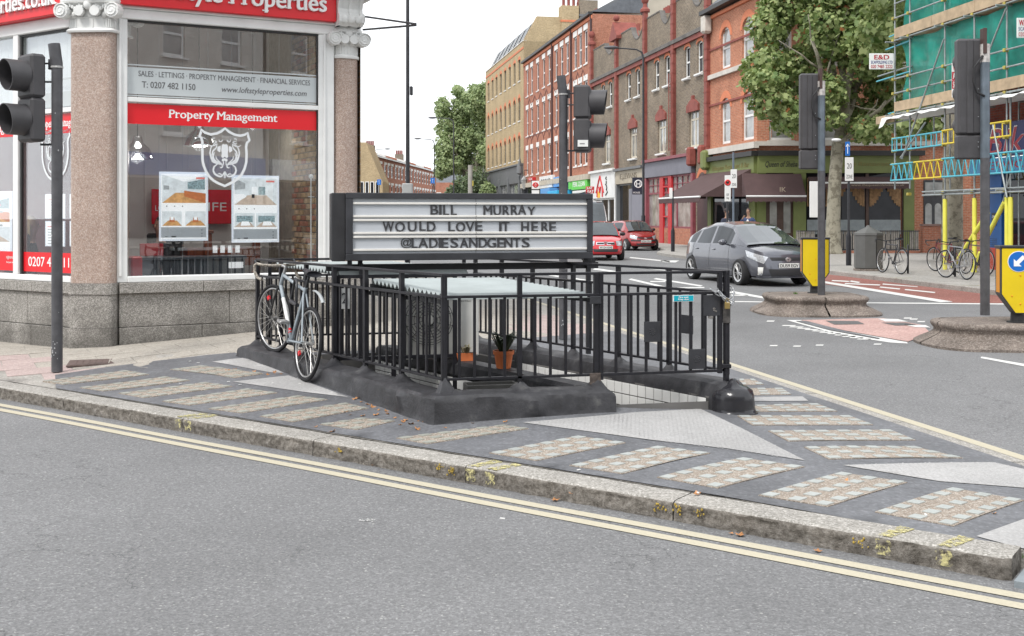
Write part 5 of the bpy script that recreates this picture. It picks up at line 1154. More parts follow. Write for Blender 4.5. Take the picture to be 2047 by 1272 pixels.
def capital(c, r, z, e, rot, W_=1.):
    pier(c, r, 0, 0, e, WPLAS, 'capital_necking', rot, prof=[(1.0, z), (1.1, z + .0), (1.13, z + .02), (1.08, z + .04), (1.0, z + .05), (1.0, z + .16), (1.04, z + .175)])
    cap = None
    b = MB(); M = Matrix.Translation((c[0], c[1], 0)) @ Matrix.Rotation(rot, 4, 'Z')
    n = 36
    for j, p in enumerate(superring(r * 1.005, e, n)): b.tube([(p[0], p[1], z + .055), (p[0], p[1], z + .15)], .007 * r / .2, 5, M)
    # egg and dart drum, abacus
    for k, p in enumerate(superring(r * 1.03, e, 14)): b.ball((p[0], p[1], z + .2), .035, .035, .04, 8, M)
    cap = b.build('capital_carving', WPLAS, shop, smooth=40)
    b = MB()
    fr = -1
    for sx_ in (-1, 1):
        for yy in (-1, 1):
            b = MB(); Mv = M @ Matrix.Translation((sx_ * r * 1.12, yy * r * 1.1, z + .24)) @ Matrix.Rotation(R(90), 4, 'X')
            b.lathe([(0, -.075), (.03, -.08), (.034, -.062), (.055, -.062), (.06, -.072), (.085, -.07), (.09, -.05), (.09, .05), (.085, .07), (.06, .072), (.03, .08), (0, .08)], 18, Mv); b.tube([((.085 - .0035 * k) * math.cos(k * .6), (.085 - .0035 * k) * math.sin(k * .6), .078) for k in range(22)], .008, 5, Mv); b.build('volute', WPLAS, shop, smooth=40)
    for sx_ in (-.35, .35): b = MB(); Mv = M @ Matrix.Translation((sx_ * r, -r * 1.14, z + .235)) @ Matrix.Rotation(R(90), 4, 'X'); b.lathe([(0, -.02), (.03, -.03), (.035, -.01), (.042, -.01), (.055, -.015), (.058, .05)], 14, Mv); b.build('volute', WPLAS, shop, smooth=40)
    b = MB(); 
    for k, zz_ in ((1.22, z + .33), (1.32, z + .36), (1.3, z + .385)): pass
    pier(c, r, 0, 0, e, WPLAS, 'abacus', rot, prof=[(1.0, z + .16), (1.02, z + .26), (1.18, z + .32), (1.3, z + .33), (1.33, z + .355), (1.28, z + .385), (1.2, z + .39)])
    b.ball((0, -r * 1.2, z + .31), .05, .04, .06, 10, M)
    for k in range(7): a = R(-60 + 20 * k + 90); b.ball((.06 * math.cos(a), -r * 1.22, z + .33 + .05 * math.sin(a)), .02, .015, .03, 6, M)
    for s_ in (-1, 1):
        for k in range(6): b.ball((s_ * (.07 + .028 * k), -r * 1.17, z + .285 + .02 * math.sin(k * 1.6)), .024 - .001 * k, .02, .028, 6, M)
    b.build('carved_mask', WPLAS, shop, smooth=40)
capital((cxy.x, cxy.y), .27, 3.77, .28, RA); capital((c2.x, c2.y), .172, 3.66, .8, F1.rz)
# consoles above the capitals
def console(Wf, x0, x1, zb, h, reach):
    prof = [(0.05, 0), (-.14, 0), (-.19, .04), (-.19, .1), (-.15, .14), (-.14, .19), (-.17, .26), (-.25, .34), (-.34, .42), (-.4, .52), (-.42, .64), (-.42, .8), (.05, .8)]
    prof = [(p[0] * reach, zb + p[1] * h) for p in prof]
    b = MB(); b.prism(prof, 'x', x0, x1); w = x1 - x0
    for a, c in ((x0 - .008, x0 + .035), (x1 - .035, x1 + .008), (x0 + w * .5 - .02, x0 + w * .5 + .02)):
        b.prism([(p[0] - (.018 if p[0] < 0 else 0), p[1]) for p in prof], 'x', a, c)
    Wf.build(b, 'console_bracket', WPLAS, smooth=30)
    b = MB()
    for k in range(3): b.ball((x0 + w * (.2 + .3 * k), -.19 * reach, zb + .07 * h), w * .17, .035, .05 * h, 10)
    b.lathe([(0, -.02), (.03, -.02), (.035, 0), (.07, 0), (.075, .02)], 16, Matrix.Translation((x1 + .01, -.12 * reach, zb + .09 * h)) @ Matrix.Rotation(R(90), 4, 'Y')); Wf.build(b, 'console_moulding', WPLAS, smooth=40)
console(W1, xE + .005, xc1 - .02, 4.05, 1.15, 1.05); console(W1, -.32, -.03, 4.17, 1.1, .9)
b = MB(); b.bbox(xc1 - .02, xc1 + .14, -.62, .3, 4.42, 4.55, .01); b.bbox(-.3, xc1 + .16, -.7, .3, 5.0, 5.25, .02); W1.build(b, 'cornice', WPLAS); b = MB(); b.bbox(xa, -.05, -.6, .3, 4.96, 5.22, .02); W2_.build(b, 'cornice', WPLAS)
# --- sign bracket left without its board
br_ = thing('sign_bracket', 'empty black iron sign bracket sticking out from the right hand capital', 'sign bracket'); b = MB()
p_ = F1.w(xc1 + .02, -.1); q_ = F1.w(xc1 + .12, -1.62); b.tube([(p_.x, p_.y, 4.03), (q_.x, q_.y, 3.86)], .014, 6); b.tube([(p_.x, p_.y, 4.2), (q_.x, q_.y, 3.875)], .014, 6); b.build('arm', BLKS, br_)
for f in (.33, .72): m_ = p_.lerp(q_, f); b = MB(); zz_ = 4.03 - .17 * f; b.tube([(m_.x + .012 * math.cos(a), m_.y, zz_ - .045 + .014 * math.sin(a)) for a in [k * math.pi / 5 for k in range(10)]], .002, 4, closed=True); b.tube([(m_.x, m_.y, zz_), (m_.x, m_.y, zz_ - .03)], .002, 4); b.build('eyelet', STEEL, br_)
# --- body of the building above and behind
UPB = brickmat('shop_brick', (.28, .19, .11), (.36, .26, .16), (.3, .28, .25))
e1 = F1.w(xc1 + .02, 0); e2 = F1.w(xc1 + .02, 0) + Vector((-2.9, 8.2, 0)); e3 = F2.w(xa, 0); e4 = e3 + Vector((0, 9, 0)); k1 = F1.w(-.1, .05)
poly = [(e3.x, e3.y), (cxy.x, cxy.y), (e1.x, e1.y), (e2.x, e2.y), (e4.x, e4.y)]
b = MB(); b.prism(poly, 'z', 5.0, 11); b.build('upper_wall', UPB, shop)
b = MB(); b.quad((e1.x, e1.y, -.05), (e2.x, e2.y, -.05), (e2.x, e2.y, 5), (e1.x, e1.y, 5)); b.build('side_wall', UPB, shop)
# --- interior
WALLG = mat('interior_grey', (.6, .575, .55), .8, 0, .05, 1); DWOOD = mat('interior_dark_panel', (.3, .29, .28), .7); FLR = mat('interior_floor', (.25, .22, .19), .6)
DEP = 2.6
b = MB(); b.quad((-.1, DEP, .3), (2.95, DEP, .3), (2.95, DEP, 4.6), (-.1, DEP, 4.6)); W1.build(b, 'back_wall', WALLG)
b = MB(); b.box(-.25, -.15, .35, DEP, .3, 4.6); W1.build(b, 'partition', mat('interior_red_wall', (.25, .02, .03), .6, 0, .1))
b = MB(); b.prism([(-.2, .13), (2.95, .13), (2.95, DEP), (-.2, DEP)], 'z', .25, .3); b.prism([(-.2, .13), (2.95, .13), (2.95, DEP), (-.2, DEP)], 'z', 4.6, 4.65); W1.build(b, 'floor_and_ceiling', WALLG)
b = MB()
for i in range(9):
    x = .1 + i * .3
    b.bbox(x, x + .012, DEP - .012, DEP, .4, 3.6, .002)
for z in (1.2, 3.0): b.bbox(.1, 2.6, DEP - .02, DEP, z, z + .03, .003)
W1.build(b, 'wall_panelling', mat('panel_light', (.64, .62, .59), .7))
b = MB(); b.quad((-4.2, 1.37, .3), (-1.93, 1.37, .3), (-1.93, 1.37, 4.6), (-4.2, 1.37, 4.6)); b.prism([(-4.2, .13), (-.1, .13), (-1.9, 1.37), (-4.2, 1.37)], 'z', .25, .3); b.prism([(-4.2, .13), (-.1, .13), (-1.9, 1.37), (-4.2, 1.37)], 'z', 4.5, 4.6); W2_.build(b, 'back_wall', mat('interior_maroon', (.2, .06, .06), .7, 0, .15, 1.5))
# exposed brickwork of the right wall, brick by brick
BRK = [mat('old_brick_%s' % n, c, .9, 0, .25, 14, .4, 40) for n, c in (('ochre', (.42, .3, .16)), ('brown', (.3, .2, .12)), ('buff', (.5, .38, .24)), ('red', (.36, .16, .1)))]
b = MB(); b.box(xR + .05, xR + .15, .1, DEP, .3, 4.4); W1.build(b, 'brick_wall_bed', mat('old_mortar', (.3, .27, .22), .95, 0, .2, 10))
bk_m = MB(); bk_m.bbox(-.012, .0, .004, .211, .004, .066, .004); bms = [bk_m.mesh('brick', m) for m in BRK]
for r_ in range(54):
    for i in range(5):
        yy = .14 + i * .22 + (.11 if r_ % 2 else 0)
        if yy > 1.2: continue
        p = F1.w(xR + .05 + random.uniform(-.006, .003), yy, .32 + r_ * .075); o = link('brick', random.choice(bms), shop, p, F1.rz)
pol = MB(); x = xR - .06; pol.tube([(x, .13, .95), (x, .13, F1.z(616, 352))], .009, 8); pol.ball((x, .13, F1.z(616, 352)), .03, .03, .03, 12)
for z in (1.3, 1.9): pol.tube([(x - .04, .13, z), (x + .04, .13, z)], .006, 6)
W1.build(pol, 'white_pole', WPAINT, None, label='thin white pole with a ball top inside the window by the brickwork', category='pole')
M1 = W1.M
def place(o): o.matrix_world = M1; return o
dk = place(thing('reception_desk', 'dark grey reception counter behind the right shop window', 'desk')); DESK = mat('desk_grey', (.08, .095, .11), .35, 0, .15, 4)
b = MB(); b.bbox(F1.x(262, .9), F1.x(490, .9), .9, 1.3, .3, 1.10, .01); b.build('counter', DESK, dk); b = MB(); b.bbox(F1.x(258, .9), F1.x(492, .9), .86, 1.34, 1.10, 1.14, .006); b.build('counter_top', DESK, dk)
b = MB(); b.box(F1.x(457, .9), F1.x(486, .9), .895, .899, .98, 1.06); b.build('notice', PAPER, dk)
WD = mat('mahogany', (.22, .055, .02), .35, 0, .3, 9)
wt = place(thing('wooden_desk', 'reddish mahogany desk with two turned posts behind the counter', 'desk')); b = MB(); b.bbox(F1.x(375, 1.6), F1.x(510, 1.6), 1.6, 2.2, .98, 1.22, .01); b.build('top', WD, wt)
for u in (412, 508): b = MB(); xx = F1.x(u, 1.7); b.bbox(xx - .05, xx + .05, 1.55, 1.65, .3, 1.42, .01); b.bbox(xx - .07, xx + .07, 1.53, 1.67, 1.42, 1.47, .01); b.build('post', WD, wt)
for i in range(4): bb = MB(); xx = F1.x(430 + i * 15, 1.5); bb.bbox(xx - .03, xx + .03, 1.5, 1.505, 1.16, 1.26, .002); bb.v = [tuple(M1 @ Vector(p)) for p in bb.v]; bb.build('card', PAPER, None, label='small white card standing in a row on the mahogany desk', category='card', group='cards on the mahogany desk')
b = MB(); b.bbox(F1.x(280, 1.35), F1.x(327, 1.35), 1.36, 1.4, 1.14, 1.30, .006); b.v = [tuple(M1 @ Vector(p)) for p in b.v]; b.build('red_laptop', mat('laptop_red', (.5, .02, .03), .35), None, label='red laptop lid in front of the seated clerk', category='laptop')
b = MB(); b.bbox(F1.x(262, .7), F1.x(285, .7), .7, .95, .3, 1.16, .02); b.v = [tuple(M1 @ Vector(p)) for p in b.v]; b.build('red_stool', mat('laptop_red', (.5, .02, .03), .35), None, label='bright red plastic cabinet at the left end of the counter', category='cabinet')
sg = place(thing('red_wall_sign', 'glossy red acrylic sign with the crest on the back wall', 'sign')); b = MB(); x0, x1 = F1.x(303, 2.4), F1.x(464, 2.4); zs0, zs1 = F1.z(380, 448, 2.4), F1.z(380, 379, 2.4); b.bbox(x0, x1, 2.4, 2.43, zs0, zs1, .005); b.build('board', mat('acrylic_red', (.6, .0, .01), .15, 0, .03, 1, coat=.6), sg)
txt('LOFT  STYLE', x0 + .05, x0 + .5, (zs0 + zs1) / 2 - .06, (zs0 + zs1) / 2 + .02, 2.398, VIN, sg); txt('LIFE', x1 - .45, x1 - .08, (zs0 + zs1) / 2 - .06, (zs0 + zs1) / 2 + .06, 2.398, VIN, sg)
def pend(u, v0, v1, y, m, lab):
    x = F1.x(u, y); z1_, z0_ = F1.z(u, v0, y), F1.z(u, v1, y); h = z1_ - z0_; t = place(thing('pendant_lamp', lab, 'pendant lamp')); b = MB(); b.lathe([(.19, z0_), (.19, z0_ + .02), (.15, z0_ + h * .45), (.07, z0_ + h * .7), (.05, z0_ + h), (.0, z0_ + h)], 20, Matrix.Translation((x, y, 0)), cap=False); b.build('shade', m, t, smooth=40)
    b = MB(); b.tube([(x, y, z0_ + h), (x, y, 4.6)], .006, 5); b.build('cable', BLKT, t)
    ld = bpy.data.lights.new('added_fill_light', 'POINT'); ld.energy = 6; ld.shadow_soft_size = .08; ld.color = (1, .96, .9); lo_ = bpy.data.objects.new('added_fill_light', ld); COL.objects.link(lo_); lo_.parent = t; lo_.location = (x, y, z0_ + .02)  # point light added inside the shade to brighten the shop interior
pend(398, 247, 292, .7, CHROME, 'shiny chrome pendant lamp left of the crest'); pend(275, 272, 318, .6, glassmat('lamp_glass', (.8, .8, .8), 2, .15), 'clear glass pendant lamp near the left edge of the right window'); pend(505, 240, 252, 1.5, CHROME, 'chrome pendant lamp just under the red band, right of the crest')
# ---------------------------------------------------------------- people
SKINS = {}
def skinmesh(name, joints, edges, m, parent, sub=2, smooth=True):
    """continuous limb surface grown round a skeleton of joints with radii"""
    me = bpy.data.meshes.new(name); me.from_pydata([j[0] for j in joints], edges, []); me.materials.append(m)
    o = bpy.data.objects.new(name, me); COL.objects.link(o); o.parent = parent
    sk = o.modifiers.new('skin', 'SKIN'); sk.use_smooth_shade = True
    if not me.skin_vertices: 
        bpy.context.view_layer.objects.active = o
    for i, j in enumerate(joints):
        r = j[1]; me.skin_vertices[0].data[i].radius = r if isinstance(r, tuple) else (r, r)
    me.skin_vertices[0].data[0].use_root = True
    s = o.modifiers.new('sub', 'SUBSURF'); s.levels = sub; s.render_levels = sub
    dg = bpy.context.evaluated_depsgraph_get(); ev = o.evaluated_get(dg); nm = bpy.data.meshes.new_from_object(ev); o.modifiers.clear(); o.data = nm; nm.name = name
    return o
def person(loc, rz, label, skin, hair, top, legs, arms=((.0, .0), (0, 0)), seated=False, longhair=False, hgt=1.7, scarf=None, inner=None):
    """arms: per side a list of elbow and wrist points; local x to the person's left, -y forward"""
    t = thing('person', label, 'person', loc, rz); s = hgt / 1.75; SK = mat('skin_%.2f' % skin[0], skin, .55, 0, .05); HR = mat('hair_%.2f' % hair[0], hair, .7, 0, .3, 60)
    hipz = .93 * s if not seated else .5 * s; shz = hipz + .5 * s; hz = shz + .26 * s
    if seated: knee = [(x, -.42 * s, hipz) for x in (-.1 * s, .1 * s)]; ank = [(x, -.42 * s, .08) for x in (-.1 * s, .1 * s)]
    else: knee = [(-.09 * s, -.03, .5 * s), (.1 * s, -.02, .5 * s)]; ank = [(-.1 * s, .03, .08 * s), (.12 * s, .02, .08 * s)]
    el, wr = [], []
    for i, sx in enumerate((-1, 1)):
        a = arms[i]; el.append((sx * .24 * s if a[0] == 0 else a[0][0] * s, .03 if a[0] == 0 else a[0][1] * s, shz - .28 * s if a[0] == 0 else shz + a[0][2] * s)); wr.append((sx * .26 * s if a[1] == 0 else a[1][0] * s, -.04 if a[1] == 0 else a[1][1] * s, shz - .54 * s if a[1] == 0 else shz + a[1][2] * s))
    J = [((0, 0, hipz), (.15 * s, .1 * s)), ((0, 0, hipz + .2 * s), (.125 * s, .085 * s)), ((0, 0, shz - .06 * s), (.15 * s, .1 * s)), ((0, -.005, shz + .05 * s), .052 * s), ((0, -.01, shz + .12 * s), .05 * s), ((0, -.02, hz - .03 * s), (.072 * s, .088 * s)), ((0, -.012, hz + .06 * s), (.076 * s, .09 * s)), ((0, -.005, hz + .115 * s), (.04 * s, .05 * s))]
    E = [(0, 1), (1, 2), (2, 3), (3, 4), (4, 5), (5, 6), (6, 7)]
    for i, sx in enumerate((-1, 1)):
        k = len(J); J += [((sx * .17 * s, 0, shz - .03 * s), .055 * s), (el[i], .04 * s), (wr[i], .028 * s), (tuple(Vector(wr[i]) + (Vector(wr[i]) - Vector(el[i])).normalized() * .07 * s), (.04 * s, .018 * s))]; E += [(2, k), (k, k + 1), (k + 1, k + 2), (k + 2, k + 3)]
        d = (Vector(wr[i]) - Vector(el[i])).normalized(); hp = Vector(wr[i]) + d * .07 * s; b0 = len(J)
        for f in range(4): q = hp + Vector(((f - 1.5) * .019 * s, 0, 0)); J += [(tuple(q + d * .04 * s), .009 * s), (tuple(q + d * (.075 - .006 * abs(f - 1.3)) * s + Vector((0, -.012, 0))), .007 * s)]; E += [(k + 3, len(J) - 2), (len(J) - 2, len(J) - 1)]
        J += [(tuple(hp + Vector((-sx * .045 * s, -.015, 0)) + d * .01), .01 * s)]; E.append((k + 3, len(J) - 1))
        k = len(J); J += [((sx * .09 * s, 0 if not seated else -.08, hipz - .06 * s if not seated else hipz), .085 * s), (knee[i], .058 * s), (ank[i], .038 * s), ((ank[i][0] * 1.1, ank[i][1] - .14 * s, .035), (.04 * s, .025))]; E += [(0, k), (k, k + 1), (k + 1, k + 2), (k + 2, k + 3)]
    body = skinmesh('body', J, E, SK, t, 1)
    TM = mat('cloth_top_%.2f_%.2f' % (top[0], top[2]), top, .8, 0, .2, 8, .2, 30); LM = mat('cloth_leg_%.2f' % legs[0], legs, .85, 0, .2, 8)
    J2 = [((0, 0, hipz + .0), (.165 * s, .118 * s)), ((0, 0, hipz + .2 * s), (.148 * s, .108 * s)), ((0, 0, shz - .06 * s), (.172 * s, .118 * s)), ((0, -.0, shz + .025 * s), (.075 * s, .07 * s))]; E2 = [(0, 1), (1, 2), (2, 3)]
    for i, sx in enumerate((-1, 1)): k = len(J2); J2 += [((sx * .175 * s, 0, shz - .03 * s), .075 * s), (el[i], .058 * s), (tuple(Vector(el[i]).lerp(Vector(wr[i]), .85)), .042 * s)]; E2 += [(2, k), (k, k + 1), (k + 1, k + 2)]
    skinmesh('jacket', J2, E2, TM, t, 1)
    if inner: b = MB(); b.ball((0, -.085 * s, hipz + .27 * s), .062 * s, .05 * s, .2 * s, 12); b.build('shirt', mat('cloth_inner', inner, .8), t, smooth=True)
    if not seated:
        J3 = [((0, 0, hipz - .02), (.16 * s, .115 * s))]; E3 = []
        for i, sx in enumerate((-1, 1)): k = len(J3); J3 += [((sx * .09 * s, 0, hipz - .1 * s), .1 * s), (knee[i], .072 * s), (ank[i], .055 * s)]; E3 += [(0, k), (k, k + 1), (k + 1, k + 2)]
        skinmesh('trousers', J3, E3, LM, t, 1)
        b = MB()
        for i in (0, 1): b.ball((ank[i][0] * 1.05, ank[i][1] - .07 * s, .05), .05 * s, .13 * s, .05, 10)
        b.build('shoes', RUB, t, smooth=True)
    b = MB(); b.ball((0, .012 * s, hz + .035 * s), .088 * s, .098 * s, .108 * s, 14)
    b.v = [(x, max(y, -.055 * s) if z < hz + .06 * s else y, z) for x, y, z in b.v]
    if longhair:
        vs = []; n = 12
        for i in range(8):
            z = hz + .06 * s - i * .055 * s; w = (.088 + .012 * math.sin(i)) * s
            for j in range(n): a = math.pi * j / (n - 1) ; vs.append((w * math.cos(a) * 1.05, .02 + w * .9 * math.sin(a) * .8, z))
        b.add(vs, [(i * n + j, i * n + j + 1, (i + 1) * n + j + 1, (i + 1) * n + j) for i in range(7) for j in range(n - 1)])
    b.build('hair', HR, t, smooth=True)
    b = MB()
    for sx in (-1, 1): b.ball((sx * .03 * s, -.092 * s, hz + .02 * s), .012 * s, .008, .007 * s, 8)
    b.build('eyes', mat('eye_dark', (.04, .03, .03), .3), t)
    b = MB(); b.ball((0, -.106 * s, hz - .005 * s), .011 * s, .016 * s, .022 * s, 8)
    for sx in (-1, 1): b.ball((sx * .077 * s, 0, hz + .01 * s), .01, .018 * s, .027 * s, 8)
    b.build('nose_and_ears', SK, t, smooth=True)
    b = MB(); b.ball((0, -.098 * s, hz - .042 * s), .022 * s, .008, .006 * s, 8); b.build('mouth', mat('lips', (.35, .12, .1), .5), t)
    return t
def office_chair(loc, rz, label):
    t = thing('office_chair', label, 'chair', loc, rz); b = MB(); b.bbox(-.24, .24, .2, .27, .55, 1.12, .03); b.build('backrest', BLKT, t); b = MB(); b.bbox(-.25, .25, -.24, .24, .42, .5, .03); b.build('seat', BLKT, t); b = MB(); b.tube([(0, 0, .08), (0, 0, .42)], .03, 8)
    for k in range(5): a = k * 1.2566; b.tube([(0, 0, .08), (.28 * math.cos(a), .28 * math.sin(a), .04)], .02, 6)
    b.build('base', BLKT, t)
p = F1.w(F1.x(322, 1.9), 1.9, .3); office_chair(p + Vector((.05, .05, 0)), R(20), 'black office chair behind the counter'); person(p, R(-35), 'clerk in black sitting at the counter behind the left poster, hair tied back', (.45, .27, .19), (.04, .025, .02), (.03, .03, .035), (.03, .03, .04), (((-.25, -.12, -.24), (-.12, -.34, -.22)), ((.25, -.12, -.24), (.1, -.34, -.2))), seated=True)
p = F2.w(F2.x(62, .9), .9, .3); office_chair(p + Vector((0, .05, 0)), R(150), 'black office chair in the left window'); person(p, R(120), 'blonde woman in dark clothes seated in the left window, seen from the side', (.45, .3, .22), (.5, .36, .2), (.02, .02, .022), (.03, .03, .04), seated=True, longhair=True)
# ---------------------------------------------------------------- buildings up the high street
OB = brickmat('ochre_brick', (.42, .31, .17), (.5, .38, .22), (.42, .36, .26), soot=.15); BB = brickmat('brown_brick', (.17, .13, .09), (.27, .21, .145), (.3, .27, .23), soot=.28, ms=.014)
RBK = brickmat('red_brick', (.38, .14, .085), (.46, .19, .125), (.38, .25, .19), soot=.2); OR_ = brickmat('orange_brick', (.42, .145, .08), (.52, .21, .12), (.46, .3, .22), soot=.22, ms=.012)
TC = mat('terracotta_red', (.25, .075, .06), .7, 0, .18, 3, .2, 20, .3, .12); LINT = mat('white_lintel', (.74, .73, .7), .7, 0, .06, 3); REND = mat('grey_render', (.42, .385, .32), .9, 0, .12, .8, .2, 10, .2, .06)
WF = mat('window_white', (.74, .74, .72), .5, 0, .05, 4); CREAM = mat('window_cream', (.55, .5, .4), .6, 0, .1, 4); SLATE = mat('slate', (.11, .12, .135), .6, 0, .2, 4, .3, 14); LEAD = mat('lead_roof', (.2, .215, .23), .5, 0, .12, 2)
DG = glassmat('far_glass', refl=.7, base=.02, dark=(.012, .012, .014)); PG = glassmat('net_curtain_glass', refl=1., base=.04, dark=(.2, .2, .19)); DGR = mat('shop_grey', (.13, .135, .14), .5, 0, .1, 2, 0, 20, .5, .06); ORA = mat('orange_gauge', (.6, .2, .1), .8, 0, .12, 9)
SX, SY = 20.1, .18
def SF(u, off=0.): Y = (SX + off) / (kk(u) + SY); return F((SX + off) - SY * Y, Y, SY, -1)
def bld(name, label, Fx, x1, zt, m, ops, dep=10, roofm=None, z0_=-.05, back=True):
    t = Fx.thing(name, label, 'building'); b = MB(); wall(b, 0, x1, z0_, zt, 0, ops, .16)
    b.quad((0, dep, z0_), (0, 0, z0_), (0, 0, zt), (0, dep, zt)); b.quad((x1, 0, z0_), (x1, dep, z0_), (x1, dep, zt), (x1, 0, zt)); b.quad((0, 0, zt), (x1, 0, zt), (x1, dep, zt), (0, dep, zt)); b.quad((x1, dep, z0_), (0, dep, z0_), (0, dep, zt), (x1, dep, zt))
    b.build('wall', m, t); return t
def bx(t, nm, m, *q, ch=0, sm=False):
    b = MB(); (b.bbox(*q, ch) if ch else b.box(*q)); return b.build(nm, m, t, sm)
def archring(t, x, z, w, rise, m, th=.22, y=-.02, nm='arch', hood=0):
    b = MB(); n = 9; w2 = w / 2; pts = [(x - w2 * math.cos(math.pi * i / n), z - rise + rise * math.sin(math.pi * i / n)) for i in range(n + 1)]; po = [(x - (w2 + th * .6) * math.cos(math.pi * i / n), z - rise + (rise + th) * math.sin(math.pi * i / n)) for i in range(n + 1)]
    for i in range(n): b.prism([pts[i], pts[i + 1], po[i + 1], po[i]], 'y', y, .02)
    if hood: b.prism([(x - w2 - .15, z - rise), (x - w2 - .15, z - rise + .35), (x - .35, z + .3), (x - .14, z + .34), (x - .12, z + .55), (x + .12, z + .55), (x + .14, z + .34), (x + .35, z + .3), (x + w2 + .15, z - rise + .35), (x + w2 + .15, z - rise)], 'y', y - .1, .0)
    return b.build(nm, m, t)
# brown brick row -------------------------------------------------
FB = SF(1185); xb = lambda u: FB.x(u); pil = [xb(u) for u in (1185.1, 1235, 1292, 1349, 1417)]
ops = []; wins = []
for u in (1206, 1220, 1257, 1275, 1313, 1334, 1374, 1399): x = xb(u); ops.append((x - .42, x + .42, 9.1, 10.8, .12)); wins.append((x, 9.1, .84, 1.7, 'sash', .12))
for u in (1214, 1266, 1323, 1387): x = xb(u); ops.append((x - .75, x + .75, 5.3, 7.5, .3)); wins.append((x, 5.3, 1.5, 2.2, 'transom', .3))
row = bld('terrace_block', 'long brown brick block with red terracotta pilasters and curved parapet gables', FB, pil[-1], 11.35, BB, ops, 9, z0_=4.6)
for x, z, w, h, k, a in wins:
    window(row, x, z, w, h, .1, WF if k == 'sash' else CREAM, DG if k == 'sash' else PG, k, .09 if k == 'sash' else .11, WF, cols=1 if k == 'sash' else 2)
    archring(row, x, z + h, w, a, TC if k != 'sash' else ORA, .2 if k == 'sash' else .3, hood=(k != 'sash'))
    bx(row, 'sill', WF, x - w / 2 - .1, x + w / 2 + .1, -.1, .08, z - .12, z - .002)
bx(row, 'string_course', TC, .0, pil[-1], -.16, .0, 10.95, 11.2); bx(row, 'cornice', mat('dark_stone', (.13, .12, .11), .8, 0, .3, 2), .0, pil[-1], -.24, .1, 11.21, 11.42)
for i, x in enumerate(pil):
    b = MB(); b.bbox(x - .2, x + .2, -.2, .05, 4.7, 14.0, .02)
    for z in [5.2 + .55 * k for k in range(16)]: b.box(x - .215, x + .215, -.215, .05, z, z + .06)
    b.build('pilaster', TC, row); b = MB()
    if i != 1: b.lathe([(.3, 14.0), (.3, 14.15), (.14, 14.3), (.12, 14.5), (.2, 14.6), (.24, 14.75), (.18, 14.95), (0, 15.0)], 12, Matrix.Translation((x, -.08, 0))); 
    else: b.prism([(x - .9, 13.3), (x + .9, 13.3), (x + .9, 13.5), (x, 14.5), (x - .9, 13.5)], 'y', -.35, 1.2); b.ball((x, -.1, 14.75), .22)
    b.build('finial', TC, row, 40)
for a, c in zip(pil[:-1], pil[1:]):
    n = 20; pts = [(a + .2, 11.42)] + [(lerp(a + .2, c - .2, i / n), 13.55 - (.9 * math.sin(math.pi * (i / n - .5) / .45) ** .7 if .51 < i / n < .94 else 0)) for i in range(n + 1)] + [(c - .2, 11.42)]
    b = MB(); b.prism(pts, 'y', 0.0, .25); b.build('parapet', BB, row); m_ = (a + c) / 2
    b = MB(); 
    for p, q in zip(pts[1:-2], pts[2:-1]): b.prism([p, q, (q[0], q[1] + .08), (p[0], p[1] + .08)], 'y', -.03, .3)
    b.build('coping', MATS['dark_stone'], row); bx(row, 'chimney', BB, m_ + .4, m_ + 1.6, 1.5, 2.6, 11.3, 14.3)
    b = MB(); [b.lathe([(.12, 14.3), (.1, 14.8)], 8, Matrix.Translation((m_ + .6 + .4 * k, 2, 0))) for k in range(3)]; b.build('chimney_pots', TC, row)
x = xb(1352); b = MB()     # red iron ladder
for dx in (-.25, .25): b.tube([(x + dx, -.35, 5.3), (x + dx, -.35, 9.6)], .03, 5)
for k in range(9): b.tube([(x - .25, -.35, 5.4 + k * .45), (x + .25, -.35, 5.4 + k * .45)], .02, 4); 
b.build('iron_ladder', TC, row)
# its shopfronts
def shopfront(t, x0, x1, zf0, zf1, fm, frame, glass=DG, cols=4, text=None, tm=None, stall=.6, tran=None, tb=(.2, .8), stm=None):
    bx(t, 'shop_fascia', fm, x0 + .05, x1 - .05, -.22, .02, zf0, zf1, ch=.02); bx(t, 'fascia_cornice', frame, x0, x1, -.38, .02, zf1, zf1 + .16)
    for x in (x0 + .12, x1 - .12): bx(t, 'shop_pilaster', frame, x - .16, x + .16, -.18, .1, .05, zf0, ch=.015)
    bx(t, 'stallriser', stm or frame, x0 + .28, x1 - .28, -.05, .12, .05, .1 + stall)
    b = MB(); n = cols
    for i in range(n + 1): x = lerp(x0 + .3, x1 - .3, i / n); b.box(x - .045, x + .045, -.04, .08, .1 + stall, zf0)
    b.box(x0 + .3, x1 - .3, -.04, .08, .1 + stall, .2 + stall); b.box(x0 + .3, x1 - .3, -.04, .08, zf0 - .1, zf0)
    if tran:
        b.box(x0 + .3, x1 - .3, -.035, .08, tran - .05, tran + .05)
        for i in range(n * 3): x = lerp(x0 + .3, x1 - .3, i / (n * 3)); b.box(x - .02, x + .02, -.03, .06, tran, zf0 - .1)
        b.box(x0 + .3, x1 - .3, -.03, .06, (tran + zf0) / 2 - .02, (tran + zf0) / 2 + .02)
    w = b.build('shop_window', frame, t); b = MB(); b.box(x0 + .3, x1 - .3, .03, .04, .1 + stall, zf0 - .05); b.build('pane', glass, w)
    if text: h = zf1 - zf0; txt(text, lerp(x0, x1, tb[0]), lerp(x0, x1, tb[1]), zf0 + .25 * h, zf1 - .25 * h, -.225, tm, t, depth=.02, bold=.02)
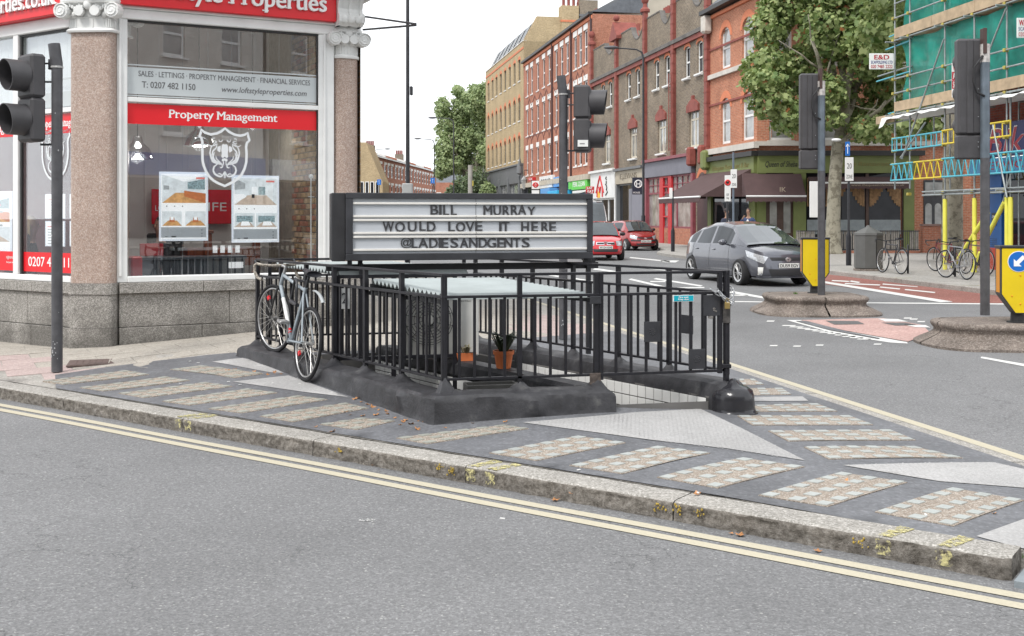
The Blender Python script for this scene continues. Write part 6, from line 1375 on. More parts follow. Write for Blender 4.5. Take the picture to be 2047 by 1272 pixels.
BURG = mat('burgundy', (.24, .06, .075), .5, 0, .12, 4); BRED = mat('bright_red_door', (.5, .025, .03), .4, 0, .05); SHW = mat('shop_white', (.7, .7, .68), .5, 0, .08, 2, 0, 20, .5, .1); BEI = mat('stone_fascia', (.4, .35, .27), .7, 0, .1, 3); NAVY = mat('navy_black', (.02, .022, .04), .4); GRN = mat('bright_green', (.12, .55, .08), .5, 0, .04)
SG2 = mat('shutter_grey', (.2, .2, .235), .5, 0, .08, 2); WDK = mat('shop_wood', (.22, .14, .07), .6, 0, .3, 5)
for a, c in ((pil[0], pil[1]), (pil[1], pil[2])): b = MB(); b.box(a, c, .2, .3, 0, 4.6); b.build('back_wall', BLKT, row)
shopfront(row, pil[0] + .1, pil[1], 2.9, 4.7, SHW, SHW, DG, 3); shopfront(row, pil[1] + .1, pil[2], 3.75, 4.6, BEI, DGR, DG, 2, 'E.J.EVANS', mat('faded_letters', (.2, .17, .13), .7))
bx(row, 'shutter', SG2, xb(1258), pil[2] - .4, -.03, .0, .1, 3.4)
b = MB(); s = pil[0] + 2.9            # house shaped logo painted on the white fascia
for p, q in (((-1, 3.3), (0, 4.45)), ((0, 4.45), (1, 3.3)), ((-.7, 3.0), (-.7, 3.7)), ((.7, 3.0), (.7, 3.7)), ((-.25, 3.7), (0, 3.3)), ((.25, 3.7), (0, 3.3))): b.tube([(s + p[0], -.235, p[1]), (s + q[0], -.235, q[1])], .07, 4)
b.build('logo', BRED, row); b = MB(); b.box(s - .75, s, -.238, -.232, 2.95, 3.4); b.build('logo_flame', mat('amber', (.8, .45, .05), .5), row)
b = MB()
for k in range(4): b.tube([(s + 1.5 + .25 * (k % 2), -.235, 3.1 + .35 * k), (s + 2.0 - .15 * k, -.235, 3.3 + .3 * k), (s + 1.7, -.235, 3.5 + .28 * k)], .05, 4)
b.build('logo_script', BLKT, row)
a, c = pil[2] + .2, xb(1390)
shopfront(row, a, c, 3.95, 4.85, mat('fascia_blue_grey', (.17, .17, .2), .6, 0, .08, 2), BURG, PG, 3, stall=.9, tran=3.0, stm=RBK)
for u0, u1 in ((1322, 1329), (1339, 1346)): bx(row, 'door_frame', BRED, xb(u0), xb(u1), -.12, .0, .1, 3.9)
for z in (1.6, 2.5, 3.3, 3.85): bx(row, 'door_rail', BRED, xb(1323), xb(1345), -.1, -.02, z, z + .09)
b = MB(); b.box(xb(1391), pil[-1], .0, .05, 0, 4.6); b.build('lower_wall', BB, row); b = MB(); x = xb(1404); b.prism([(x - .75, .1), (x + .75, .1), (x + .75, 3.2)] + [(x + .75 * math.cos(t), 3.2 + .7 * math.sin(t)) for t in [math.pi * k / 8 for k in range(1, 8)]] + [(x - .75, 3.2)], 'y', -.01, .01); b.build('doorway', mat('dark_red_door', (.08, .04, .04), .6), row); archring(row, x, 3.95, 1.6, .8, ORA, .3, nm='door_arch')
for x in (xb(1391), xb(1414)): bx(row, 'scroll_bracket', TC, x - .2, x + .2, -.5, .0, 4.3, 5.3, ch=.1)
# projecting signs
def sbox(name, label, cat, u0, u1, v0, v1, Y, m, th=.12, group=None, edge=None):
    X0, X1 = kk(u0) * Y, kk(u1) * Y; z1_, z0_ = H - (v0 - HOR) * Y / K, H - (v1 - HOR) * Y / K
    b = MB(); b.bbox(X0, X1, 0, th, z0_, z1_, .01); o = b.build(name, m, None, label=label, category=cat); o.location = (0, Y, 0)
    return o, X0, X1, z0_, z1_
o, a, c, z0_, z1_ = sbox('hanging_sign', 'square black hanging sign with a circled H on the brown block', 'sign', 1264, 1288, 355, 389, 64, NAVY); w = c - a
b = MB(); cx, cz, r = (a + c) / 2, z0_ + .62 * (z1_ - z0_), w * .3; b.tube([(cx + r * math.cos(q), -.01, cz + r * math.sin(q)) for q in [k * math.pi / 12 for k in range(24)]], .03, 4, closed=True); b.build('ring', LWHT, o); txt('H', cx - .12, cx + .12, cz - .14, cz + .14, -.01, LWHT, o, depth=.01); txt('HOUSE', a + .05, a + .45, z0_ + .06, z0_ + .16, -.01, LWHT, o, depth=.01)
o, a, c, z0_, z1_ = sbox('hanging_sign', 'small red projecting takeaway sign above the letter board corner', 'sign', 1171, 1188, 373, 387, 60, BRED); txt('JUST', a + .04, c - .1, z0_ + .2, z1_ - .03, -.01, LWHT, o, depth=.01, bold=.04); txt('EAT', a + .1, c - .04, z0_ + .03, z0_ + .18, -.01, LWHT, o, depth=.01, bold=.04)
# red brick block with stripes of white lintels --------------------
FRD = SF(1047); xr = lambda u: FRD.x(u); wr_ = xr(1184); us = [1054, 1063, 1075, 1087, 1098, 1112, 1123, 1134, 1150, 1160, 1171]
rowsz = [(12.95, 15.45), (9.2, 11.7), (5.5, 7.9)]; ops = []
for u in us:
    for a, c in rowsz: x = xr(u); ops.append((x - .5, x + .5, a, c))
red = bld('terrace_block', 'tall red brick terrace with rows of white window heads and dark arched brick bands', FRD, wr_, 16.3, RBK, ops, 11, z0_=4.4)
for (a_, c_, z_, zz_) in ops: window(red, (a_ + c_) / 2, z_, 1.0, zz_ - z_, .08, WF, DG, 'sash', .1, None); bx(red, 'lintel', LINT, a_ - .12, c_ + .12, -.03, .02, zz_ + .002, zz_ + .42); bx(red, 'sill', LINT, a_ - .08, c_ + .08, -.06, .05, z_ - .1, z_ - .002)
DBR = mat('dark_brick_band', (.17, .075, .06), .9, 0, .2, 6)
for u0, u1 in zip(us[:-1], us[1:]):
    x0, x1 = xr(u0), xr(u1)
    if x1 - x0 > 3: continue
    for z, k in ((12.15, 0), (8.4, 1)):
        b = MB(); m_ = (x0 + x1) / 2
        if k == 0:
            for p, q in (((x0, z - .3), (m_, z + .4)), ((m_, z + .4), (x1, z - .3))): b.prism([p, q, (q[0], q[1] + .14), (p[0], p[1] + .14)], 'y', -.03, .01)
        else:
            pts = [(m_ - (x1 - x0) / 2 * math.cos(math.pi * i / 7), z - .1 + .75 * math.sin(math.pi * i / 7)) for i in range(8)]
            for p, q in zip(pts[:-1], pts[1:]): b.prism([p, q, (q[0], q[1] + .14), (p[0], p[1] + .14)], 'y', -.03, .01)
        b.build('brick_band', DBR, red)
bx(red, 'gutter', BLKT, 0, wr_, -.3, .05, 16.25, 16.45); bx(red, 'eaves_band', ORA, 0, wr_, -.08, .02, 15.95, 16.2)
for u in (1105, 1143, 1183): x = xr(u); bx(red, 'downpipe', mat('maroon_pipe', (.06, .03, .03), .6), x - .07, x + .07, -.14, 0, 4.6, 16.2)
b = MB(); b.prism([(-.1, 16.45), (11, 16.45), (11, 19.5), (4, 18.2)], 'x', 0, wr_); b.build('roof', SLATE, red)
for f, h in ((.6, 17.8),): bx(red, 'chimney', BB, wr_ * f, wr_ * f + 1.4, 2, 3.6, 16, h); b = MB(); [b.lathe([(.14, h), (.12, h + .7)], 8, Matrix.Translation((wr_ * f + .3 + .4 * k, 2.8, 0))) for k in range(3)]; b.build('chimney_pots', TC, red)
BLUE = mat('sign_blue', (.1, .3, .6), .5, 0, .05); LTB = mat('pale_blue_awning', (.03, .4, .7), .5)
def sp(u0, u1, v0, v1, nm, m, Fx=FRD, t=red, y=-.3, tx=None, tmm=LWHT): 
    x0, x1 = Fx.x(u0, y), Fx.x(u1, y); um = (u0 + u1) / 2; z1_, z0_ = Fx.z(um, v0, y), Fx.z(um, v1, y); o = bx(t, nm, m, x0, x1, y, .0, z0_, z1_, ch=.02)
    if tx: txt(tx, lerp(x0, x1, .12), lerp(x0, x1, .88), z0_ + .28 * (z1_ - z0_), z1_ - .25 * (z1_ - z0_), y - .01, tmm, o, depth=.01, bold=.02)
b = MB(); b.box(0, wr_, .1, .2, 0, 4.4); b.build('shop_back', DG, red); bx(red, 'shop_cornice', mat('stone_worn', (.45, .4, .32), .8, 0, .2, 3), 0, wr_, -.35, 0, 4.35, 4.75)
sp(1142, 1173, 358, 379, 'green_fascia', GRN, tx='PERK CLEAN'); sp(1136, 1141, 364, 379, 'green_side', GRN); sp(1106, 1118, 354, 374, 'blue_fascia', BLUE, tx='LAUNDRY'); sp(1078, 1103, 352, 376, 'white_fascia', SHW, tx='CORKS', tmm=NAVY); sp(1080, 1098, 377, 388, 'blue_awning', BLUE, y=-.9); sp(1094, 1113, 382, 392, 'awning', LTB, y=-1.2); sp(1174, 1183, 395, 430, 'shopfront', SHW); sp(1144, 1172, 381, 386, 'white_trim', SHW)
sp(1056, 1065, 355, 362, 'red_sign', BRED, tx='XA')
# ochre warehouse with grey shopfront ------------------------------
FO = SF(971); xo = lambda u: FO.x(u); wo_ = xo(1046.5); us = [976.5, 984.5, 992.5, 1001, 1009.8, 1018.8, 1028.4, 1038]; ops = []
for u in us:
    x = xo(u)
    for a, c, r in ((14.9, 17.0, .1), (11.0, 13.3, .45), (7.2, 9.6, .45)): ops.append((x - .55, x + .55, a, c, r))
och = bld('warehouse_block', 'tall ochre brick block with rows of slim arched windows and a slate mansard', FO, wo_, 18.5, OB, ops, 12, z0_=5.2)
for a_, c_, z_, zz_, r_ in ops: window(och, (a_ + c_) / 2, z_, 1.1, zz_ - z_, .12, DGR, DG, 'sash', .06, None); archring(och, (a_ + c_) / 2, zz_, 1.1, r_, ORA, .32); bx(och, 'sill', LINT, a_ - .08, c_ + .08, -.06, .05, z_ - .1, z_ - .002)
bx(och, 'string_course', ORA, 0, wo_, -.04, .02, 17.75, 17.95); bx(och, 'coping', LINT, 0, wo_, -.06, .3, 18.5, 18.58)
b = MB(); b.prism([(.3, 18.5), (1.4, 20.7), (6, 20.7), (11, 18.5)], 'x', .0, wo_ - .4); b.build('mansard', SLATE, och)
for k in range(7): b = MB(); x = 1.6 + k * wo_ / 7.6; b.prism([(.5, 18.9), (1.3, 20.5), (1.36, 20.5), (.56, 18.9)], 'x', x, x + .7); b.v = [(p[0], p[1] - .12, p[2] + .05) for p in b.v]; o = b.build('roof_window', WF, och); b = MB(); b.prism([(.36, 18.99), (1.13, 20.5), (1.16, 20.46), (.41, 18.95)], 'x', x + .08, x + .62); b.build('pane', DG, o)
b = MB(); b.prism([(0, 18.5), (1.3, 20.9), (3.6, 20.9), (7.2, 20.2), (12, 19), (12, 18.5)], 'x', wo_ - .38, wo_); b.build('gable_wall', OB, och); bx(och, 'gable_lower', OB, wo_ - .38, wo_, .02, 12, 16, 18.5)
for x, y0_, y1_, h, m in ((wo_ - 1.2, 3.7, 5.4, 22.0, OB), (wo_ - 1.2, 5.5, 7.3, 22.6, BB)):
    bx(och, 'chimney', m, x, x + 1.4, y0_, y1_, 18.5, h); bx(och, 'chimney_band', ORA if m is OB else DGR, x - .05, x + 1.45, y0_ - .06, y1_ + .06, h - 1.6, h - 1.4)
    if m is OB: b = MB(); [b.lathe([(.2, h), (.15, h + .2), (.16, h + 1.5), (.2, h + 1.6)], 8, Matrix.Translation((x + .7, y0_ + .35 + .5 * k, 0))) for k in range(4)]; b.build('chimney_pots', TC, och)
b = MB(); b.box(0, wo_, .1, .2, 0, 5.2); b.build('shop_back', DG, och)
shopfront(och, 0, wo_, 4.9, 6.6, DGR, DGR, PG, 9, stall=.8)
for u in (974, 1002, 1020, 1043): x = xo(u); bx(och, 'shop_pilaster', DGR, x - .25, x + .25, -.35, .05, 0, 5.6, ch=.05)
b = MB(); b.lathe([(.0, 5.6), (.35, 5.8), (.3, 6.4), (.1, 7.0), (0, 7.6)], 10, Matrix.Translation((wo_ - .3, -.3, 0))); b.lathe([(.0, 5.6), (.35, 5.8), (.3, 6.4), (.1, 7.0), (0, 7.6)], 10, Matrix.Translation((.3, -.3, 0))); b.build('corner_finial', DGR, och, 40)
# rendered gable standing behind the brown block
rg = thing('rendered_gable', 'plain grey rendered gable wall rising behind the brown block', 'building', (kk(1184) * 80.2, 80.2, 0)); b = MB(); b.prism([(0, 8), (14, 8), (14, 20.5), (7.7, 20.5), (0, 16.3)], 'y', 0, .5); b.build('wall', REND, rg); b = MB(); b.prism([(-.1, 16.3), (7.7, 20.55), (7.7, 20.75), (-.1, 16.5)], 'y', -.15, .4); b.build('coping', DGR, rg)
b = MB(); b.tube([(3.6, -.05, 15.5), (3.6, -.05, 18.7)], .03, 4); b.tube([(2.8, -.05, 18.2), (4.6, -.05, 18.5)], .02, 4); b.build('aerial', BLKS, rg)
# orange corner pub ------------------------------------------------
FP = SF(1418); xp = lambda u: FP.x(u); P1 = FP.w(xp(1513)); wp = xp(1513)
ops = []
for u, w in ((1450.5, .62), (1495, .7)):
    x = xp(u)
    for a, c in ((8.9, 10.9), (5.2, 7.45)): ops.append((x - w, x + w, a, c, .5))
pub = bld('corner_pub', 'orange brick corner building with arched windows above a green pub front', FP, wp, 11.9, OR_, ops, 9, z0_=3.2)
OR2 = ORA
for a_, c_, z_, zz_, r_ in ops: window(pub, (a_ + c_) / 2, z_, c_ - a_, zz_ - z_, .1, WF, PG, 'sash', .1, None); archring(pub, (a_ + c_) / 2, zz_, c_ - a_, r_, OR2, .35)
STN = mat('cream_stone', (.55, .52, .47), .8, 0, .12, 2, .1, 20, .3, .1)
for z, h, m, pr_ in ((8.55, .22, STN, .15), (7.2, .1, TC, .06), (10.0, .1, TC, .06), (4.75, .28, STN, .25), (11.6, .15, ORA, .12)): bx(pub, 'string_course', m, 0, wp + pr_, -pr_, .0, z, z + h)
bx(pub, 'gutter', BLKT, -.2, wp + .3, -.5, .1, 11.85, 12.05); bx(pub, 'corbel', STN, .0, .5, -.5, 0, 10.9, 11.8, ch=.1)
b = MB(); b.prism([(-.4, 12.05), (9, 12.05), (9, 15.5), (4.2, 15.5)], 'x', 0, wp + 6); b.build('roof', SLATE, pub)
FC = F(P1.x, P1.y, 1, .0); puf = FC.thing('pub_front', 'green painted pub front facing the side street, under the plane tree', 'building')
wf_ = FC.x(1990); ops = [(FC.x(1538), FC.x(1583), 5.1, 7.4), (FC.x(1635), FC.x(1690), 5.1, 7.3), (FC.x(1760), FC.x(1800), 5.1, 7.3), (FC.x(1880), FC.x(1915), 5.1, 7.3), (FC.x(1538), FC.x(1583), 8.8, 10.8), (FC.x(1635), FC.x(1690), 8.8, 10.8), (FC.x(1760), FC.x(1800), 8.8, 10.8)]
b = MB(); wall(b, 0, wf_, 4.4, 11.9, 0, ops, .16); b.box(FC.x(1800), wf_, .0, .2, -.05, 4.395); b.quad((wf_, 0, 0), (wf_, 9, 0), (wf_, 9, 11.9), (wf_, 0, 11.9)); b.build('wall', OR_, puf)
for a_, c_, z_, zz_ in ops: window(puf, (a_ + c_) / 2, z_, c_ - a_, zz_ - z_, .1, WF, PG, 'sash', .1, STN)
bx(puf, 'string_course', STN, -.1, wf_, -.25, 0, 4.85, 5.05); bx(puf, 'string_course', STN, -.1, wf_, -.15, 0, 8.45, 8.65)
GREEN = mat('pub_green', (.16, .19, .06), .6, 0, .12, 2, 0, 20, .5, .08); AWN = mat('awning_brown', (.085, .05, .05), .85, 0, .12, 2)
for t, a, c in ((pub, 0, wp), (puf, 0, FC.x(1835))):
    bx(t, 'pub_cornice', BLKT, a, c + .2, -.35, 0, 4.4, 4.62); bx(t, 'pub_fascia', GREEN, a, c, -.16, -.002, 3.62, 4.4)
txt('Queen of Sheba', FC.x(1528), FC.x(1592), 3.85, 4.15, -.165, BLKT, puf, depth=.01, shear=.35); txt('Ethiopian Restaurant & Bar', FC.x(1655), FC.x(1815), 3.88, 4.12, -.165, mat('dull_gold', (.2, .17, .05), .6), puf, depth=.01, shear=.3); txt('Ethiopian Restaurant & Bar', .8, wp - .5, 3.85, 4.15, -.165, mat('dull_gold', (.2, .17, .05), .6), pub, depth=.01, shear=.35)
b = MB(); b.box(.3, wp - .1, .0, .1, .0, 3.62); b.build('side_glazing', DG, pub); bx(pub, 'green_pier', GREEN, 0, .5, -.1, .1, 0, 3.62); bx(pub, 'green_pier', GREEN, wp - .7, wp, -.1, .1, 0, 3.62); bx(pub, 'scroll_bracket', GREEN, -.1, .5, -.5, 0, 4.0, 5.0, ch=.12)
bx(puf, 'green_pier', GREEN, 0, FC.x(1530), -.12, .1, 0, 3.62); bx(puf, 'green_pier', GREEN, FC.x(1585), FC.x(1610), -.12, .1, 0, 3.62); bx(puf, 'green_pier', GREEN, FC.x(1805), FC.x(1826), -.12, .1, 0, 3.62)
DRW = mat('door_wood', (.07, .04, .03), .5, 0, .2, 6)
d = bx(puf, 'double_door', DRW, FC.x(1530), FC.x(1585), -.02, .08, .1, 2.75)
for u in (1539.5, 1567): 
    x0, x1 = FC.x(u - 1), FC.x(u + 13); b = MB(); xm = (x0 + x1) / 2; w2 = (x1 - x0) / 2; b.prism([(x0, .9), (x1, .9), (x1, 2.2)] + [(xm + w2 * math.cos(q), 2.2 + .28 * math.sin(q)) for q in [math.pi * k / 6 for k in range(1, 6)]] + [(x0, 2.2)], 'y', -.03, -.021); b.build('door_glass', PG, d)
b = MB(); b.box(FC.x(1530), FC.x(1585), -.01, .06, 2.75, 3.62); b.box(FC.x(1610), FC.x(1805), .02, .1, .1, 3.62); b.build('dark_glazing', DG, puf)
CW = mat('curtain_wood', (.3, .18, .09), .8, 0, .35, 9)
for u0, u1 in ((1613, 1652), (1662, 1728), (1738, 1800)):
    b = MB(); n = 14
    for i in range(n): x = lerp(FC.x(u0), FC.x(u1), i / n); zb = 3.1 - .9 * math.sin(math.pi * (i + .5) / n) ** .5 * .0 - 1.0 * abs(math.cos(math.pi * (i + .5) / n)); b.box(x, x + .1, -.03, -.0, zb, 3.4)
    b.build('draped_curtain', CW, puf); bx(puf, 'window_post', DRW, FC.x(u1) + .05, FC.x(u1) + .18, -.05, .05, .1, 3.6)
    bx(puf, 'frosted_panel', mat('frost_far', (.25, .28, .29), .5, 0, .15, 5), FC.x(u0), FC.x(u1), -.035, -.01, .85, 1.25 + .25)
d = bx(puf, 'black_door', BLKS, FC.x(1846), FC.x(1886), -.03, .1, .1, 3.3)
for u in (1849, 1868): x0, x1 = FC.x(u), FC.x(u + 13); b = MB(); xm = (x0 + x1) / 2; w2 = (x1 - x0) / 2; b.prism([(x0, 1.0), (x1, 1.0), (x1, 2.1)] + [(xm + w2 * math.cos(q), 2.1 + .15 * math.sin(q)) for q in [math.pi * k / 6 for k in range(1, 6)]] + [(x0, 2.1)], 'y', -.04, -.031); b.build('door_pane', PG, d)
bx(puf, 'fanlight', PG, FC.x(1849), FC.x(1884), -.035, -.031, 2.65, 3.2); bx(puf, 'letter_plate', mat('brass', (.45, .33, .13), .35, .8, .2), FC.x(1860), FC.x(1870), -.04, -.031, .75, .83)
# awnings
def awning(label, Fx, x0, x1, zt_, zb_, reach, mt=AWN, val=.28):
    t = Fx.thing('awning', label, 'awning'); b = MB(); n = 8
    b.add([(x0, -.1, zt_), (x1, -.1, zt_), (x1, -reach, zb_), (x0, -reach, zb_)], [(0, 3, 2, 1)]); b.add([(x0, -.1, zt_), (x0, -reach, zb_), (x0, -.1, zb_)], [(0, 1, 2)]); b.add([(x1, -.1, zt_), (x1, -reach, zb_), (x1, -.1, zb_)], [(0, 2, 1)])
    m_ = int((x1 - x0) / .22); pts = []
    for i in range(m_ * 4 + 1): pts.append((lerp(x0, x1, i / (m_ * 4)), zb_ - val + .06 * abs(math.sin(math.pi * i / 4))))
    b.prism([(x0, zb_), (x1, zb_)] + pts[::-1], 'y', -reach - .01, -reach + .01); b.build('canopy', mt, t); b = MB(); b.tube([(x0, -reach, zb_), (x1, -reach, zb_)], .045, 6); b.build('front_bar', WPAINT, t); return t
awning('wide brown awning sloping out over the side pavement of the pub', FP, -.2, wp - .3, 3.85, 2.55, 2.6)
aw = awning('dome shaped brown awning with monogram over the pub corner door', FC, .2 - .9, FC.x(1600), 3.6, 2.55, 1.0); txt('IK', FC.x(1548) , FC.x(1560), 2.75, 2.95, -1.02, mat('monogram', (.4, .33, .25), .7), aw, depth=.01)
aw = awning('flat brown awning with web address along the right part of the pub', FC, FC.x(1614), FC.x(1806), 3.45, 3.15, .8, val=.3); txt('www.thequeenofsheba.co.uk', FC.x(1690), FC.x(1795), 2.98, 3.1, -.83, mat('monogram', (.4, .33, .25), .7), aw, depth=.005)
# pub forecourt fence, planks and iron
FY = 46.; fn = thing('forecourt_fence', 'weathered plank and iron fence round the pub forecourt', 'fence', (kk(1592) * FY, FY, .1)); WPL = mat('grey_planks', (.4, .37, .33), .9, 0, .3, 7, .2, 20); Lf = kk(1838) * FY - kk(1592) * FY; n = 26
pm = MB(); pm.bbox(0, Lf / n - .03, 0, .03, .12, .95, .005); pmm = pm.mesh('plank', WPL)
for i in range(n):
    if i % 9 in (4, 5): continue
    link('plank', pmm, fn, (i * Lf / n, random.uniform(0, .02), random.uniform(-.03, .02)))
b = MB()
for i in range(60): x = Lf * i / 60; b.tube([(x, -.05, .1), (x, -.05, .98)], .01, 4)
b.box(0, Lf, -.06, -.04, .92, .96); b.box(0, Lf, -.06, -.04, .15, .19); b.build('ironwork', BLKS, fn)
bx(fn, 'kerb_wall', RBK, 0, Lf, -.1, .05, -.1, .12); ww = FC.thing('garden_wall', 'low red brick garden wall beside the black front door', 'wall'); bx(ww, 'brickwork', RBK, FC.x(1838, -3.5), FC.x(1874, -3.5), -3.9, -3.6, .0, 1.25); bx(ww, 'coping', mat('wall_coping', (.22, .14, .12), .8), FC.x(1837, -3.5), FC.x(1875, -3.5), -3.95, -3.55, 1.25, 1.33)
# terrace of shops far off on the left side ------------------------
FT = F(-16.6, 118, .083, 1); HW = 7.0
def house(i, label, zt=8.6, m=RBK):
    t = F(*FT.w(i * HW).xy, .083, 1).thing('terraced_house', label, 'house', 'terraced houses down the left of the street')
    ops = [(x - .6, x + .6, a, c) for x in (1.2, 3.4, 5.6) for a, c in ((3.9, 5.5), (6.4, 7.9))]
    b = MB(); wall(b, 0, HW - .02, 0, zt, 0, ops, .12); b.quad((0, 9, 0), (0, 0, 0), (0, 0, zt), (0, 9, zt)); b.add([(0, 0, zt), (0, 4.5, zt + 1.5), (0, 9, zt)], [(0, 2, 1)]); b.build('wall', m, t)
    for a_, c_, z_, zz_ in ops: window(t, (a_ + c_) / 2, z_, 1.2, zz_ - z_, .06, WF, DG, 'sash', .16, None); bx(t, 'lintel', LINT, a_ - .15, c_ + .15, -.05, .02, zz_ + .002, zz_ + .3)
    b = MB(); b.prism([(-.3, zt), (4.5, zt + 1.5), (4.5, zt + 1.62), (-.3, zt + .12)], 'x', 0, HW); b.prism([(4.5, zt + 1.5), (9, zt), (9, zt + .12), (4.5, zt + 1.62)], 'x', 0, HW); b.build('roof', SLATE, t)
    bx(t, 'gutter', WPAINT, 0, HW, -.35, -.2, zt - .05, zt + .08); b = MB(); b.prism([(-.3, zt), (-.3, zt + .35), (4.5, zt + 1.75), (4.5, zt + 1.5)], 'x', -.15, .15); b.build('party_wall', RBK if i % 2 else LINT, t)
    if i % 3 == 1: bx(t, 'chimney', BB, -.4, .5, 4.0, 5.2, zt + 1, zt + 2.5); b = MB(); [b.lathe([(.13, zt + 2.5), (.12, zt + 3.1)], 7, Matrix.Translation((.05, 4.2 + .27 * k, 0))) for k in range(4)]; b.build('chimney_pots', TC, t)
    bx(t, 'shop_front', (SHW, BRED, SHW, DGR, SHW, LTB, SHW)[i % 7], .1, HW - .15, -.2, .0, 2.6, 3.5)
for i, l in enumerate(['nearest terraced house, left of the tall black pole', 'second terraced house in the far row', 'third far terraced house, just left of the black pole', 'fourth far terraced house, right of the black pole', 'fifth far terraced house', 'sixth far terraced house, near the first small lamp post', 'seventh far terraced house', 'last far terraced house before the big tree']): house(i, l)
t = thing('gabled_building', 'grey brown gabled end building at the start of the far row, beside the shop column', 'building', (kk(700) * 112, 112, 0)); b = MB(); b.prism([(0, 0), (3.3, 0), (3.3, 5.2), (1.6, 9.2), (0, 9.2)], 'y', 0, 6); b.build('wall', OB, t)
for k in range(4): x = 1.2 + k * .52; window(t, x, 2.8, .4, 2.4, -.05, WF, DG, 'sash', .07); 
for k, (u, w, z) in enumerate(((868, 26, 7.5), (905, 40, 6.8))):
    t = thing('far_house', ('pale far house peeping out left of the big tree', 'red far row behind the trunk of the big tree')[k], 'house', (kk(u) * 190, 190, 0)); bx(t, 'wall', RBK, 0, w * .3, 0, 8, 0, z); b = MB(); b.prism([(0, z), (4, z + 2), (8, z)], 'x', 0, w * .3); b.build('roof', SLATE, t)
    for q in range(5): window(t, .8 + q * 1.5, 4.3, .8, 1.5, -.05, WF, DG, 'sash', .15)
# ---------------------------------------------------------------- trees
def barkmat(name, a, b_): 
    t = NT(name); co = t.coord(); f = t.noise(3.2, 5, co, .7); t.B(Base_Color=t.ramp(f, [(.42, a), (.52, b_)]), Roughness=.9); t.bump(f, .4, .03); return t.m
BARK = barkmat('plane_bark', (.15, .135, .1), (.29, .27, .21))
def leafmat(name, c, d):
    t = NT(name); co = t.coord(); gi = t.n('ShaderNodeNewGeometry'); f = t.noise(.9, 3, co); r = t.n('ShaderNodeMath', {0: gi.outputs['Random Per Island'], 1: f}, operation='ADD')
    col = t.ramp(t.n('ShaderNodeMath', {0: r, 1: .5}, operation='MULTIPLY'), [(.25, c), (.5, tuple((x + y) / 2 for x, y in zip(c, d))), (.7, d)])
    t.B(Base_Color=col, Roughness=.5, Specular_IOR_Level=.35)
    tr = t.n('ShaderNodeBsdfTranslucent', {'Color': t.mixc(.5, col, (.2, .3, .04))}); m = t.n('ShaderNodeMixShader', {0: .28, 1: t.b.outputs[0], 2: tr.outputs[0]}); t.t.links.new(m.outputs[0], t.o.inputs[0]); return t.m
LEAF1 = leafmat('plane_leaf', (.11, .18, .055), (.4, .46, .2)); LEAF2 = leafmat('far_leaf', (.22, .3, .14), (.4, .47, .24)); LEAF3 = leafmat('bush_leaf', (.1, .15, .08), (.22, .27, .16)); LEAFD = leafmat('leaf_brown', (.3, .1, .04), (.4, .16, .07))
def crown(parent, clumps, n, size, m, seed=1, m2=None, lobed=True):
    """clumps: (centre, radii, weight); leaf-sized faces denser towards each clump's skin"""
    rg_ = np.random.default_rng(seed); V = []; Fc = []; off = 0; mi = []
    tot = sum(c[2] for c in clumps)
    for c, r, w in clumps:
        k = int(n * w / tot); d = rg_.normal(size=(k, 3)); d /= np.linalg.norm(d, axis=1)[:, None]; rad = rg_.uniform(.35, 1, k) ** .5
        lump = 1 + .18 * np.sin(d[:, 0] * 7 + c[0]) * np.sin(d[:, 1] * 6 + c[1]) + .14 * np.sin(d[:, 2] * 9 + c[2] * 3 + d[:, 0] * 5)
        p = np.array(c) + d * (rad * lump)[:, None] * np.array(r)
        nrm = d + rg_.normal(size=(k, 3)) * .7; nrm[:, 2] += .5; nrm /= np.linalg.norm(nrm, axis=1)[:, None]
        a = np.cross(nrm, rg_.normal(size=(k, 3))); a /= np.linalg.norm(a, axis=1)[:, None]; b_ = np.cross(nrm, a); s = size * rg_.uniform(.55, 1.25, k)[:, None]
        if lobed: sh = [(-.5, 0), (-.28, .42), (0, .28), (.35, .5), (.55, 0), (.3, -.48), (0, -.25), (-.3, -.4)]
        else: sh = [(-.5, 0), (0, .36), (.55, 0), (0, -.36)]
        q = len(sh); P_ = np.stack([p + (a * x + b_ * y) * s + nrm * s * (-.12 * abs(y)) for x, y in sh], 1).reshape(-1, 3)
        V.append(P_); Fc.append((np.arange(k * q) + off).reshape(k, q)); off += k * q; mi.append((rg_.random(k) < .02).astype(int))
    V = np.concatenate(V); Fc = np.concatenate(Fc); me = bpy.data.meshes.new('crown'); nf, q = Fc.shape
    me.vertices.add(len(V)); me.vertices.foreach_set('co', V.ravel()); me.loops.add(nf * q); me.loops.foreach_set('vertex_index', Fc.ravel()); me.polygons.add(nf); me.polygons.foreach_set('loop_start', np.arange(nf) * q); me.polygons.foreach_set('loop_total', np.full(nf, q))
    me.materials.append(m)
    if m2: me.materials.append(m2); me.polygons.foreach_set('material_index', np.concatenate(mi))
    me.update(calc_edges=True); me.validate(); return link('crown', me, parent)
def limb(b, p0, p1, r0, r1, k=5, wob=.12, seed=0):
    p0, p1 = Vector(p0), Vector(p1); L = (p1 - p0).length; pts = []
    for i in range(k + 1): t = i / k; pts.append(p0.lerp(p1, t) + Vector((noise.noise(Vector((t * 3, seed, 0))), noise.noise(Vector((t * 3, seed, 5))), .4 * noise.noise(Vector((t * 3, seed, 9))))) * wob * L * math.sin(math.pi * t) )
    b.tube(pts, [lerp(r0, r1, i / k) for i in range(k + 1)], 8)
TY = 45.; tx = kk(1664) * TY; pt_ = thing('plane_tree', 'leafy plane tree with mottled trunk growing in front of the pub', 'tree', (tx, TY, .1)); 
